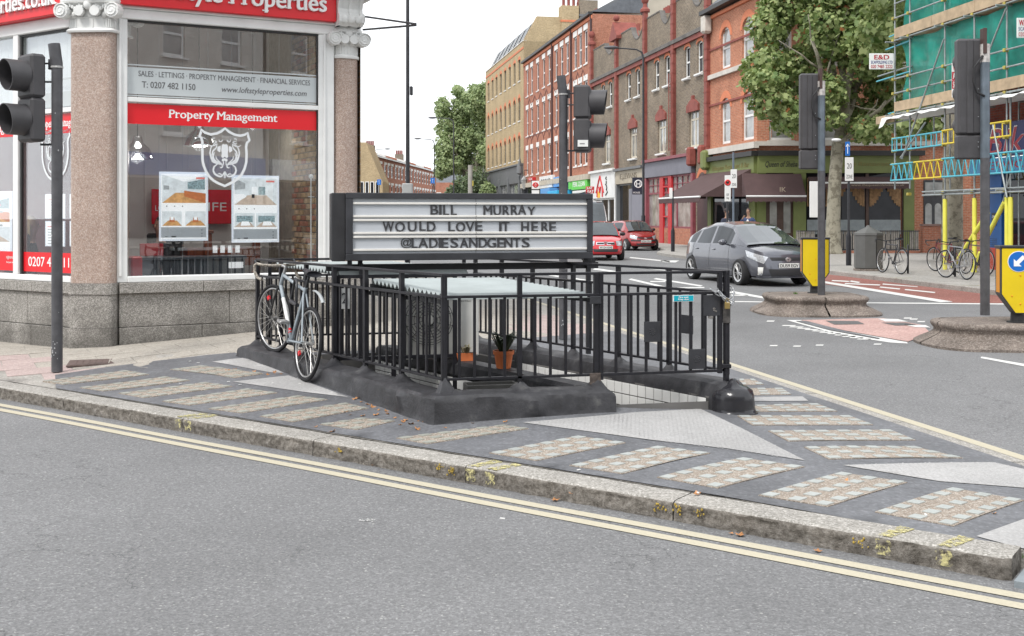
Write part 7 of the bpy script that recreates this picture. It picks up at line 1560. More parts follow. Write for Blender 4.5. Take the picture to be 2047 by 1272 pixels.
b = MB(); b.tube([(0, 0, -.05), (0, 0, .12), (.02, 0, .5), (.04, 0, 1.6), (.1, 0, 3), (.22, 0, 4.4), (.5, 0, 5.6)], [.5, .4, .31, .28, .26, .25, .22], 14)
tw = lambda u, v: (kk(u) * TY - tx, H - (v - HOR) * TY / K - .1)
for (u, v, dy), s_, r0, r1 in (((1745, 210, -1), (.2, 4.3), .16, .06), ((1760, 120, 1), (.5, 5.6), .2, .06), ((1690, 40, 0), (.5, 5.6), .2, .07), ((1600, 90, -1), (.35, 5), .16, .05), ((1560, 160, 1), (.35, 5.0), .13, .04), ((1640, -60, 1), (.5, 5.6), .2, .06), ((1720, -80, -1), (.5, 5.8), .18, .05)):
    x, z = tw(u, v); limb(b, (s_[0], 0, s_[1]), (x, dy * 1.6, z), r0, r1, 6, .12, u)
    for q in range(3): limb(b, (lerp(s_[0], x, .55 + .13 * q), dy * 1.6 * (.55 + .13 * q), lerp(s_[1], z, .55 + .13 * q)), (x + random.uniform(-1.5, 1.5), dy + random.uniform(-1.5, 1.5), z + random.uniform(-.2, 1.4)), .05, .015, 4, .15, u + q)
b.build('trunk', BARK, pt_, smooth=True)
cl = []
for u, v, ru, rv in ((1560, 40, 42, 55), (1600, -20, 60, 60), (1540, 125, 45, 35), (1535, 205, 42, 32), (1515, 165, 40, 24), (1575, 235, 42, 34), (1610, 130, 50, 50), (1650, 60, 60, 70), (1640, 190, 45, 45), (1700, -10, 70, 70), (1720, 110, 60, 60), (1700, 190, 40, 40), (1765, 60, 50, 70), (1780, 160, 38, 50), (1760, 225, 50, 32), (1725, 262, 45, 26), (1790, 260, 40, 26), (1655, 245, 25, 16), (1800, -30, 60, 60), (1745, -70, 80, 60), (1645, -90, 80, 60), (1810, 205, 22, 28)):
    x, z = tw(u, v); s = TY / K; cl.append(((x, random.uniform(-1.8, 1.8), z), (ru * s, 1.5, rv * s), ru * rv))
crown(pt_, cl, 25000, .21, LEAF1, 3, LEAFD)
# second street tree behind the scaffold, bare trunk in view
t = thing('street_tree', 'mottled tree trunk standing behind the yellow scaffold poles', 'tree', (kk(1903) * 38, 38, .1)); b = MB(); b.tube([(0, 0, -.1), (0, 0, .4), (.03, 0, 3), (.1, 0, 6), (.0, 0, 9)], [.42, .36, .33, .3, .22], 12)
for k in range(5): limb(b, (0.05, 0, 5 + k), (math.cos(k * 1.9) * 2.5, math.sin(k * 1.9) * 2.5, 8 + k), .12, .03, 5, .15, k)
b.build('trunk', BARK, t, smooth=True); crown(t, [((math.cos(k) * 1.6, 1 + math.sin(k * 2) * 1.5, 8.5 + (k % 4)), (1.8, 1.8, 1.4), 1) for k in range(7)] + [((-.9, .4, 4.9), (.8, .8, .6), .25), ((.6, .6, 5.4), (.7, .7, .5), .2)], 6500, .28, LEAF1, 8)
# big far tree and the bushes below it
t = thing('plane_tree', 'large dense green tree beyond the ochre building, closing the street', 'tree', (kk(945) * 138, 138, 0)); b = MB(); b.tube([(0, 0, 0), (0, 0, 4), (.4, 0, 9)], [.8, .65, .5], 10)
for k in range(6): limb(b, (0.1, 0, 3.5 + k * .7), (math.cos(k * 1.3) * 4, math.sin(k * 1.3) * 3, 9 + k * .9), .3, .08, 5, .15, k)
b.build('trunk', BARK, t, smooth=True); T2 = 138; cl = []
for u, v, ru, rv in ((900, 255, 30, 36), (930, 215, 30, 36), (962, 205, 34, 34), (885, 215, 16, 24), (890, 300, 22, 26), (925, 285, 32, 34), (965, 270, 36, 44), (900, 330, 30, 22), (945, 330, 34, 22), (985, 310, 30, 34), (1000, 230, 36, 50), (915, 180, 14, 12), (955, 182, 18, 12), (880, 345, 14, 14)):
    cl.append(((kk(u) * T2 - kk(945) * T2, random.uniform(-2.5, 2), H - (v - HOR) * T2 / K), (ru * T2 / K, 2.6, rv * T2 / K), ru * rv))
crown(t, cl, 40000, .36, LEAF2, 5, None, False)
for u, v, r, Y, lab, m in ((925, 372, 22, 122, 'grey green bush left of the concrete post', LEAF3), (952, 362, 26, 124, 'tall grey green bush beside the ochre building', LEAF3), (975, 378, 14, 118, 'small yellowish bush at the foot of the ochre building', LEAF2), (905, 385, 14, 126, 'low bush at the end of the far terrace', LEAF3)):
    t = thing('bush', lab, 'bush', (kk(u) * Y, Y, 0)); z = H - (v - HOR) * Y / K; rr = r * Y / K; b = MB(); b.tube([(0, 0, 0), (0, 0, z)], [.12, .06], 6); b.build('stem', BARK, t); crown(t, [((0, 0, z), (rr, rr, rr), 1), ((rr * .4, 0, z - rr * .6), (rr * .8, rr * .8, rr * .8), .6), ((-rr * .5, .3, z - rr * .5), (rr * .7, rr * .7, rr * .7), .6)], 2600, .3, m, u, None, False)
# ---------------------------------------------------------------- cars
TYRE = mat('tyre', (.02, .02, .021), .8, 0, .1, 10); BPL = mat('black_plastic', (.02, .02, .022), .6, 0, 0); CGL = glassmat('car_glass', refl=1.2, base=.09, dark=(.025, .03, .032)); SGL2 = glassmat('side_glass', refl=.5, base=.04, dark=(.012, .014, .016)); HLM = mat('headlight', (.5, .52, .55), .1, .3, .25, 30, 0, 30, .8, 0, 1.); PLW = mat('number_plate_white', (.75, .75, .72), .4, 0, 0)
def polyf(pts):
    xs = [p[0] for p in pts]; ys = [p[1] for p in pts]
    return lambda x: float(np.interp(x, xs, ys))
def car(label, M, L, Wd, zs, zr, yr, ax, rw, paint, plate, grille, lights, cfg):
    """zs: shoulder height by x, zr: roof line by x, yr: roof half width; body wraps a rounded plan outline"""
    t = thing('car', label, 'car'); t.matrix_world = M
    zs, zr, yr = polyf(zs), polyf(zr), polyf(yr); hw = Wd / 2; nr, nf_ = cfg.get('nr', 7), cfg.get('nf', 5); lean = cfg.get('lean', .25)
    out = []
    for i in range(15): y = hw * (1 - (1 - i / 14) ** 1) ; out.append((L * .5 * (1 - (1 - min(1, y / hw * .992) ** 3.2) ** (1 / nr)), y * .992))
    n = int(L / .045); xs0 = out[-1][0]; endf = [(L * .5 * (1 + (1 - min(1, (1 - i / 14) * .992) ** 3.0) ** (1 / nf_)), hw * (1 - i / 14) * .992) for i in range(15)]; xe0 = endf[0][0]
    for i in range(1, n): x = lerp(xs0, xe0, i / n); out.append((x, hw * (.992 + .008 * math.sin(math.pi * i / n))))
    out += endf; zb0 = .2
    def zbot(x, y):
        z = zb0 + (.02 if y > hw * .9 else .04)
        if y > hw * .8:
            for a in ax:
                d = abs(x - a)
                if d < rw + .045: z = max(z, rw + math.sqrt((rw + .045) ** 2 - d * d) )
        return z
    lev = [(0, .94), (.12, .975), (.3, 1.0), (.55, 1.0), (.75, .985), (.9, .965), (1, .935)]
    def sp_(x, y, f, zbv=None):
        zt_ = zs(x); zbv = zb0 if zbv is None else zbv; g = lev; zf = (f * zt_ + (1 - f) * zbv); rel = (zf - zb0) / (zt_ - zb0)
        k = float(np.interp(rel, [q[0] for q in lev], [q[1] for q in lev])); xx = x
        if x > L * .7: xx = x - lean * max(0, rel - .35) * ((x - L * .7) / (L * .3)) ** 2 * .6 - (.06 if rel < .1 else 0)
        if x < L * .2: xx = x + .12 * max(0, rel - .5) * ((L * .2 - x) / (L * .2)) ** 2
        return (xx, y * (k if y > hw * .5 else lerp(1, k, y / (hw * .5))), zf)
    b = MB(); m = len(out); N = len(lev); vs = []
    for side in (-1, 1):
        for (x, y) in out:
            zb = zbot(x, y)
            for f, _ in lev: p = sp_(x, y, f, zb); vs.append((p[0], p[1] * side, p[2]))
    b.add(vs, []); 
    for s_ in (0, 1):
        o = s_ * m * N
        for i in range(m - 1):
            for j in range(N - 1): f = (o + i * N + j, o + (i + 1) * N + j, o + (i + 1) * N + j + 1, o + i * N + j + 1); b.f.append(f if s_ == 0 else f[::-1]); b.mi.append(0)
    o = len(b.v); K_ = 5
    for (x, y) in out:          # crowned top: bonnet, cowl, tail
        p = sp_(x, y, 1)
        for k in range(K_): q = -1 + 2 * k / (K_ - 1); b.v.append((p[0] - .0 * (1 - q * q), p[1] * q, p[2] + (.045 if x > L * .6 else .02) * (1 - q ** 4) * min(1, y / (hw * .6))))
    for i in range(m - 1):
        for k in range(K_ - 1): b.f.append((o + i * K_ + k, o + (i + 1) * K_ + k, o + (i + 1) * K_ + k + 1, o + i * K_ + k + 1)); b.mi.append(0)
    body = b.build('body', paint, t, smooth=55)
    b = MB(); b.box(.25, L - .35, -hw * .6, hw * .6, .19, .5); b.box(ax[0] + rw + .06, ax[1] - rw - .06, -hw * .9, hw * .9, .19, .5)
    b.build('underbody', BPL, t)
    # greenhouse
    g0, g1 = cfg['gh']; ws, rs = cfg['ws'], cfg['rs']; G_ = 34; sec = []
    for i in range(G_ + 1):
        x = lerp(g0, g1, i / G_); zb = zs(x) - .01; zt_ = max(zr(x), zb + .005); k = min(1, (zt_ - zb) / .42); yb_ = hw * .925 * (1 - .32 * max(0, (.9 - x) / .9) ** 2) * (1 - .10 * max(0, (x - ws[0]) / (ws[1] - ws[0])) ** 2); yt = lerp(yb_, yr(x), k)
        sec.append([(x, yb_, zb), (x, lerp(yb_, yt, .92), lerp(zb, zt_, .92)), (x, yt * .93, zt_ + .012), (x, yt * .5, zt_ + .035), (x, 0, zt_ + .042)])
    parts = {'roof': MB(), 'windscreen': MB(), 'rear_window': MB(), 'side_window': MB(), 'pillar': MB()}
    def quad_(nm, a, c, d, e):
        for s_ in (1, -1): q = [(p[0], p[1] * s_, p[2]) for p in (a, c, d, e)]; parts[nm].add(q, [(0, 1, 2, 3) if s_ > 0 else (3, 2, 1, 0)])
    pil_ = cfg['pillars']
    for i in range(G_):
        a, c = sec[i], sec[i + 1]; xm = (a[0][0] + c[0][0]) / 2; hgt = a[2][2] - a[0][2]
        nm = 'windscreen' if xm > ws[0] else ('rear_window' if xm < rs else 'roof')
        sd = 'pillar' if (any(p0 < xm < p1 for p0, p1 in pil_) or hgt < .06) else 'side_window'
        if sd == 'side_window':
            mid = lambda s_, f: tuple(lerp(s_[0][k], s_[1][k], f) for k in range(3))
            quad_('side_window', mid(a, .05), mid(c, .05), mid(c, .93), mid(a, .93)); quad_('pillar', mid(a, .93), mid(c, .93), c[1], a[1]); quad_('pillar', a[0], c[0], mid(c, .05), mid(a, .05))
        else: quad_('pillar', a[0], c[0], c[1], a[1])
        quad_('roof' if nm != 'rear_window' else nm, a[1], c[1], c[2], a[2]); quad_(nm, a[2], c[2], c[3], a[3]); quad_(nm, a[3], c[3], c[4], a[4])
    for nm, mb in parts.items():
        if mb.f: mb.build(nm, {'roof': paint, 'pillar': paint, 'side_window': SGL2, 'rear_window': SGL2}.get(nm, CGL), t, smooth=40)
    # surface patches by (distance along outline from the nose, height)
    front = [(p[0], p[1]) for p in out[::-1]]; acc = [0]
    for p, q in zip(front[:-1], front[1:]): acc.append(acc[-1] + math.hypot(q[0] - p[0], q[1] - p[1]))
    def on(s_, z, off=.006):
        a = abs(s_); x = float(np.interp(a, acc, [p[0] for p in front])); y = float(np.interp(a, acc, [p[1] for p in front])); x2 = float(np.interp(a + .01, acc, [p[0] for p in front])); y2 = float(np.interp(a + .01, acc, [p[1] for p in front])); zt_ = zs(x); f = (z - zb0) / (zt_ - zb0); p = sp_(x, y, min(1, f), zb0); d = Vector((y2 - y, -(x2 - x))).normalized() if (x2, y2) != (x, y) else Vector((1, 0)); sg = 1 if s_ >= 0 else -1
        return (p[0] + abs(d.x) * off, (p[1] + abs(d.y) * off * 1) * sg, z)
    def patch(nm, poly, m_, off=.006, nu=6, nv=3, parent=t):
        (a, c, d, e) = poly; b = MB(); vs = []
        for j in range(nv + 1):
            for i in range(nu + 1):
                p = Vector(a).lerp(Vector(c), i / nu).lerp(Vector(e).lerp(Vector(d), i / nu), j / nv); vs.append(on(p[0], p[1], off + .012 * math.sin(math.pi * i / nu) * math.sin(math.pi * j / nv)))
        f = [(j * (nu + 1) + i, j * (nu + 1) + i + 1, (j + 1) * (nu + 1) + i + 1, (j + 1) * (nu + 1) + i) for j in range(nv) for i in range(nu)]; b.add(vs, f); return b.build(nm, m_, parent, smooth=True)
    for nm, poly, m_ in lights:
        for s_ in (1, -1): patch(nm, [(p[0] * s_, p[1]) for p in poly], m_)
    for nm, poly, m_, off in grille: patch(nm, poly, m_, off, 10, 2)
    # number plate
    zc_ = cfg['plate']; p0 = on(.0, zc_, .02); ob = MB(); ob.bbox(-.26, .26, 0, .012, -.056, .056, .002); pl = ob.build('number_plate', PLW, t); pl.location = (p0[0] + .012, 0, zc_); pl.rotation_euler = (0, 0, R(90)); txt(plate, -.235, .235, -.038, .038, -.002, BLKT, pl, depth=.002, bold=.04)
    b = MB(); ex = on(0, cfg['emb'], .02)[0] + .012
    for r1, r2 in ((.065, .045), (.025, .045), (.045, .018)): b.tube([(ex, r1 * math.cos(a), cfg['emb'] + r2 * math.sin(a)) for a in [k * math.pi / 8 for k in range(16)]], .007, 5, closed=True)
    b.build('emblem', CHROME, t)
    # wheels
    for a in ax:
        for s_ in (1, -1):
            Mw = Matrix.Translation((a, s_ * (hw - .1), rw)) @ Matrix.Rotation(R(90) * s_, 4, 'X') @ Matrix.Rotation(R(180), 4, 'X')
            w = link('wheel', None, t); b = MB(); b.lathe([(rw * .74, .09), (rw * .74, .1), (rw * .93, .1), (rw, .075), (rw, -.075), (rw * .93, -.1), (rw * .7, -.1)], 32, Mw, cap=False); b.build('tyre', TYRE, w, smooth=40)
            b = MB(); b.lathe([(0, .03), (rw * .62, .02), (rw * .74, .09), (rw * .74, .092)], 32, Mw, cap=False); b.build('wheel_well', BPL, w, smooth=40); b = MB(); b.lathe([(rw * .6, .085), (rw * .74, .095), (rw * .74, .07), (rw * .6, .06)], 32, Mw, cap=False); b.lathe([(0, .09), (.05, .085), (.06, .04)], 12, Mw)
            for k in range(10): an = k * math.pi / 5 + (.12 if k % 2 else -.12); c_, s2 = math.cos(an), math.sin(an); b.tube([(.04 * c_, .04 * s2, .075), (rw * .64 * c_, rw * .64 * s2, .08)], .014, 5, Mw)
            b.build('rim', ALU, w, smooth=40)
    # mirrors, wipers, door seams, handles
    for s_ in (1, -1):
        mr = cfg['mirror']; b = MB(); b.ball((mr[0], s_ * (hw + .1), mr[1]), .07, .11, .075, 10); b.tube([(mr[0], s_ * (hw - .08), mr[1] - .07), (mr[0], s_ * (hw + .06), mr[1] - .03)], .025, 6); b.build('wing_mirror', paint if cfg.get('mp', 1) else BPL, t, smooth=True)
        for x0 in cfg['seams']:
            b = MB(); vs = []
            for k in range(9): z = lerp(zb0 + .1, zs(x0), k / 8); y = sp_(x0, hw, (z - zb0) / (zs(x0) - zb0), zb0)[1] + .003; vs += [(x0 - .005, s_ * y, z), (x0 + .005, s_ * y, z)]
            b.add(vs, [(2 * k, 2 * k + 1, 2 * k + 3, 2 * k + 2) for k in range(8)]); b.build('door_seam', BPL, t)
        for x0 in cfg['handles']: b = MB(); y = s_ * (sp_(x0, hw, .82, zb0)[1] + .012); b.ball((x0, y, zs(x0) - .13), .09, .02, .018, 8); b.build('door_handle', paint, t, smooth=True)
        b = MB(); y0_ = .25 * s_ + .1; b.tube([(ws[1] - .02, y0_ - .3, zs(ws[1]) + .04), (ws[1] - .14, y0_ + .3, zs(ws[1]) + .115)], .012, 4); b.build('wiper', BPL, t)
    return t
def carM(contact, f, ax_front, halftrack, side=-1):
    f = Vector((f[0], f[1], 0)).normalized(); l = Vector((-f.y, f.x, 0)); o = Vector((contact[0], contact[1], 0)) - f * ax_front - l * halftrack * side
    return Matrix(((f.x, l.x, 0, o.x), (f.y, l.y, 0, o.y), (0, 0, 1, .0), (0, 0, 0, 1)))
def paintm(n, c): return mat(n, c, .22, .35, .04, 2, 0, 30, .5, 0, .9)
GP_ = paintm('grey_car_paint', (.1, .104, .124)); RP1 = mat('red_car_paint', (.52, .012, .02), .25, 0, .03, 2, 0, 30, .5, 0, .8); RP2 = mat('dark_red_paint', (.3, .02, .02), .25, .2, .03, 2, 0, 30, .5, 0, .8)
ct = G(1482, 570.5)
car('dark grey hatchback turning out of the side street towards the camera', carM(ct, (.26, -.966), 3.52, .76), 4.46, 1.745, [(0, .93), (.4, .98), (1.5, .95), (3.2, .98), (3.6, .95), (4.0, .88), (4.3, .8), (4.46, .74)],
    [(.0, .9), (.3, 1.08), (.9, 1.33), (1.7, 1.475), (2.2, 1.49), (2.75, 1.42), (3.3, 1.16), (3.72, .965)], [(0, .52), (1, .56), (2.2, .58), (2.8, .58), (3.7, .66)], (.83, 3.53), .315, GP_, 'DU59 EGV',
    [('grille_slot', [(-.45, .69), (.45, .69), (.4, .62), (-.4, .62)], BPL, .01), ('lower_grille', [(-.5, .42), (.5, .42), (.46, .27), (-.46, .27)], BPL, .012), ('bumper_lip', [(-.8, .25), (.8, .25), (.8, .21), (-.8, .21)], GP_, .02)],
    [('headlight', [(.48, .7), (1.18, .85), (1.1, .7), (.6, .54)], HLM), ('fog_surround', [(.62, .46), (.76, .46), (.78, .26), (.66, .26)], PLW), ('fog_lamp', [(.65, .34), (.74, .34), (.75, .27), (.67, .27)], CHROME)],
    dict(gh=(.28, 3.74), ws=(2.72, 3.74), rs=.75, pillars=[(0, .6), (.98, 1.06), (1.9, 2.0), (3.0, 3.8)], plate=.5, emb=.64, mirror=(2.95, 1.02), seams=(.95, 1.95, 3.02), handles=(1.2, 2.2), lean=.35, nf=4))
Pc = G(1240, 520)
car('bright red small hatchback cut off by the right edge of the letter board', carM((kk(1241) * 41.5, 41.5), (.1, -.995), 3.1, .68, 1), 3.72, 1.585, [(0, .88), (.5, .92), (2.7, .93), (3.3, .82), (3.6, .74), (3.72, .7)], [(0, 1.0), (.15, 1.3), (.6, 1.42), (2.0, 1.43), (2.4, 1.38), (3.0, .92)], [(0, .5), (2, .53), (3, .6)], (.6, 3.0), .28, RP1, 'W124 KHE',
    [('grille_left', [(-.36, .7), (-.05, .7), (-.05, .6), (-.36, .6)], CHROME, .006), ('grille_right', [(.05, .7), (.36, .7), (.36, .6), (.05, .6)], CHROME, .006), ('grille_dark', [(-.33, .68), (-.07, .68), (-.07, .62), (-.33, .62)], BPL, .012), ('grille_dark', [(.07, .68), (.33, .68), (.33, .62), (.07, .62)], BPL, .012), ('lower_grille', [(-.5, .44), (.5, .44), (.45, .33), (-.45, .33)], BPL, .004)],
    [('headlight', [(.42, .74), (.86, .74), (.84, .56), (.44, .56)], HLM)], dict(gh=(.05, 3.0), ws=(2.2, 3.0), rs=.35, pillars=[(0, .3), (1.0, 1.1), (2.3, 3.1)], plate=.5, emb=.68, mirror=(2.4, .98), seams=(1.05, 2.4), handles=(1.3,), nf=5, lean=.3, mp=0))
car('dark red hatchback parked at the kerb, behind the bright red car', carM((kk(1308) * 53.5, 53.5), (.27, -.96), 3.1, .7, 1), 3.77, 1.64, [(0, .9), (.5, .93), (2.7, .95), (3.3, .84), (3.6, .74), (3.77, .68)], [(0, 1.0), (.15, 1.3), (.6, 1.4), (2.0, 1.42), (2.4, 1.36), (3.05, .94)], [(0, .5), (2, .54), (3, .6)], (.6, 3.07), .29, RP2, 'KD54 FXA',
    [('grille_bar', [(-.4, .68), (-.06, .64), (-.06, .58), (-.4, .6)], BPL, .006), ('grille_bar', [(.06, .64), (.4, .68), (.4, .6), (.06, .58)], BPL, .006), ('bumper_strip', [(-.78, .53), (.78, .53), (.78, .46), (-.78, .46)], BPL, .012), ('lower_grille', [(-.5, .36), (.5, .36), (.45, .28), (-.45, .28)], BPL, .006)],
    [('headlight', [(.4, .7), (.85, .78), (.84, .62), (.45, .54)], HLM)], dict(gh=(.05, 3.05), ws=(2.25, 3.05), rs=.35, pillars=[(0, .3), (1.0, 1.1), (2.35, 3.1)], plate=.46, emb=.6, mirror=(2.45, 1.0), seams=(1.05, 2.45), handles=(1.3,), nf=4, lean=.4, mp=0))
car('white van standing behind the two red cars', carM((kk(1212) * 62, 62), (.12, -.99), 4.2, .85, 1), 5.0, 1.95, [(0, 1.25), (3.8, 1.25), (4.4, 1.1), (4.9, .9), (5, .8)], [(0, 2.4), (.1, 2.5), (3.3, 2.5), (3.6, 2.38), (4.4, 1.25)], [(0, .84), (3.3, .84), (4.4, .9)], (.9, 4.1), .33, mat('van_white', (.7, .7, .7), .3, 0, .03, 2, 0, 30, .5, 0, .5), ' .',
    [('lower_grille', [(-.6, .7), (.6, .7), (.6, .5), (-.6, .5)], BPL, .006)], [('headlight', [(.6, .95), (.95, 1.0), (.93, .7), (.65, .7)], HLM)], dict(gh=(.02, 4.42), ws=(3.4, 4.42), rs=.06, pillars=[(0, 2.9), (4.0, 4.5)], plate=.45, emb=.8, mirror=(3.8, 1.35), seams=(2.9,), handles=(3.1,), nf=6, mp=0))
# ---------------------------------------------------------------- far pavement and kerb
PV2 = speck('paving_grey', (.3, .285, .265), [(.4, (.35, .335, .31)), (.85, (.41, .39, .365))], 40, .85, .2, .12, .5)
kp = [(11.3, 8), (10.85, 15), (10.1, 22.9), (9.55, 27), (9.0, 31.5), (7.7, 37.5), (6.9, 41.5), (6.35, 45.5), (6.25, 47.5), (6.6, 49.2), (7.2, 51), (7.2, 54), (6.4, 58), (2.4, 80), (-3, 110), (-8.5, 140)]
sheet('pavement', [(p[0] + .15, p[1]) for p in kp] + [(40, 140), (40, 8)], PV2, lambda x, y: .12, kind='structure')
fk = thing('far_kerb', 'grey kerb along the opposite pavement, beside the red bus lane', 'kerb')
for i in range(len(kp) - 1):
    a, c = Vector(kp[i]), Vector(kp[i + 1]); L = (c - a).length; n = max(1, int(L / (1.2 if a.y < 60 else 8)))
    for k in range(n):
        p, q = a.lerp(c, k / n), a.lerp(c, (k + 1) / n); d = (q - p).normalized(); nn = Vector((d.y, -d.x)); q = q - d * .012
        b = MB(); pr = [(0, -.02), (0, .105), (.015, .122), (.15, .124)]; vs = [(w.x + nn.x * o, w.y + nn.y * o, z) for w in (p, q) for o, z in pr]; b.add(vs, [(j, j + 1, j + 5, j + 4) for j in range(3)]); b.build('kerb_stone', GRAN, fk)
for i in range(-6, 9):
    for j in range(24):      # slab joints of the far pavement as separate flags near the kerb
        y = 24 + j * .9; x = 9.55 - (y - 27) * .13 + .35 + (i + 6) * .62
        if y < 44 and x < 19 and i < 3: b = MB(); b.bbox(0, .6, 0, .88, .1, .1245 + random.uniform(0, .002), .004); o = b.build('paving_slab', PV2, fk); o.location = (x + (.3 if j % 2 else 0), y, 0)
for u in (1780, 1803, 1925, 1935): p = G(u, 556 if u < 1850 else 571, .126); strip('yellow_kerb_mark', [(p.x, p.y), (p.x + .28, p.y + .02)], .1, YEL2, .1275)
# traffic islands with bell shaped kerbs
def island(cx, cy, hx, hy, label, seed):
    prof = [(.25, -.02), (.25, .03), (.15, .08), (.05, .125), (-.015, .165), (-.02, .2), (.015, .235), (.03, .265), (.015, .295), (-.03, .308), (-.09, .31)]; t = thing('traffic_island', label, 'traffic island', (cx, cy, 0)); n = 72; m = len(prof)
    for k0, k1 in [(i * 9, (i + 1) * 9) for i in range(8)]:
        b = MB(); vs = []
        for i in range(k0, k1 + 1):
            a = 2 * math.pi * (i - (.012 if i == k1 else 0)) / n; c, s = math.cos(a), math.sin(a); x, y = hx * math.copysign(abs(c) ** .5, c), hy * math.copysign(abs(s) ** .5, s); d = Vector((x / hx ** 1.6, y / hy ** 1.6)).normalized()
            for o, z in prof: w = o + .018 * noise.noise(Vector((x * 4, y * 4, z * 9 + seed))); vs.append((x + d.x * w, y + d.y * w, z + .008 * noise.noise(Vector((x * 5, y * 5, seed)))))
        b.add(vs, [(i * m + j, (i + 1) * m + j, (i + 1) * m + j + 1, i * m + j + 1) for i in range(k1 - k0) for j in range(m - 1)]); b.build('kerb_section', ISL, t, smooth=60)
    b = MB(); b.prism([((hx - .08) * math.copysign(abs(math.cos(a)) ** .5, math.cos(a)), (hy - .08) * math.copysign(abs(math.sin(a)) ** .5, math.sin(a))) for a in [2 * math.pi * i / 40 for i in range(40)]], 'z', .05, .3075); b.build('top', ISL, t); return t
ISL = speck('island_concrete', (.15, .125, .108), [(.4, (.2, .168, .146)), (.8, (.27, .235, .205))], 70, .9, .4, .35, 2.2)
island(5.2, 18.95, .8, .75, 'small raised traffic island with chipped bell shaped kerb, left of the pair', 1); island(6.7, 14.15, 1.2, .62, 'nearer raised traffic island with cracked bell shaped kerb, at the right edge', 4)
MOSS = mat('moss', (.09, .13, .03), .9); 
tuft(1590, 588, .31, 60, .05, 'small weeds growing on top of the left traffic island')
BYEL = mat('bollard_yellow', (.72, .53, .01), .4, 0, .05, 3, 0, 30, .5, .06); AMB = mat('bollard_orange', (.75, .3, .01), .35, 0, 0)
def bollard(X, Y, s, label, arrow):
    t = thing('bollard', label, 'bollard', (X, Y, .308), R(-8)); w, h = .235, 1.02; out = [(-w, .95), (-w, .36), (-.06, .12), (.06, .12), (w, .36), (w, .95)]
    b = MB(); b.prism([(x * 1.0, z) for x, z in out], 'y', -.11, .11); b.build('shell', BLKS, t)
    for y in (-.112, .108): b = MB(); b.prism([(x * .93, .13 + (z - .12) * .975) for x, z in out], 'y', y, y + .004); b.build('face', BYEL, t)
    for s_ in (-1, 1): b = MB(); b.box(s_ * (w + .001) - .002, s_ * (w + .001) + .002, -.07, .07, .38, .93); b.build('side_panel', AMB, t)
    b = MB(); b.bbox(-w - .012, w + .012, -.125, .125, .945, .975, .006); b.build('cap', BLKS, t); b = MB(); b.lathe([(.13, 0), (.13, .012), (.085, .015), (.08, .13)], 18); b.build('base', BPL, t)
    b = MB(); [b.ball((x, -.116, z), .011, .005, .011, 8) for x, z in ((-.1, .34), (.1, .34), (0, .24), (0, .6))]; b.build('rivets', AMB, t)
    if arrow:
        b = MB(); b.lathe([(.0, -.002), (.132, -.002), (.132, .002)], 32, Matrix.Translation((-.02, -.115, .775)) @ Matrix.Rotation(R(90), 4, 'X')); b.build('sign_rim', LWHT, t); b = MB(); b.lathe([(.0, .0), (.124, .0), (.124, .004)], 32, Matrix.Translation((-.02, -.116, .775)) @ Matrix.Rotation(R(90), 4, 'X')); d = b.build('sign_disc', mat('sign_blue_disc', (.01, .14, .5), .35, 0, 0), t)
        b = MB(); Ma = Matrix.Translation((-.02, -.1215, .775)) @ Matrix.Rotation(R(-45), 4, 'Y'); b.prism([(-.085, 0), (-.02, .065), (-.02, .024), (.09, .024), (.09, -.024), (-.02, -.024), (-.02, -.065)], 'y', -.001, .001, Ma); b.build('arrow', LWHT, d)
bollard(kk(1629) * 19.3, 19.3, 1, 'plain yellow bollard half hidden behind the signal post of the left island', False); bollard(kk(2034) * 13.95, 13.95, 1, 'yellow bollard with blue keep left arrow at the right edge', True)
GZP = mat('weathered_blue_steel', (.13, .16, .19), .45, .3, .25, 5, .15, 40)
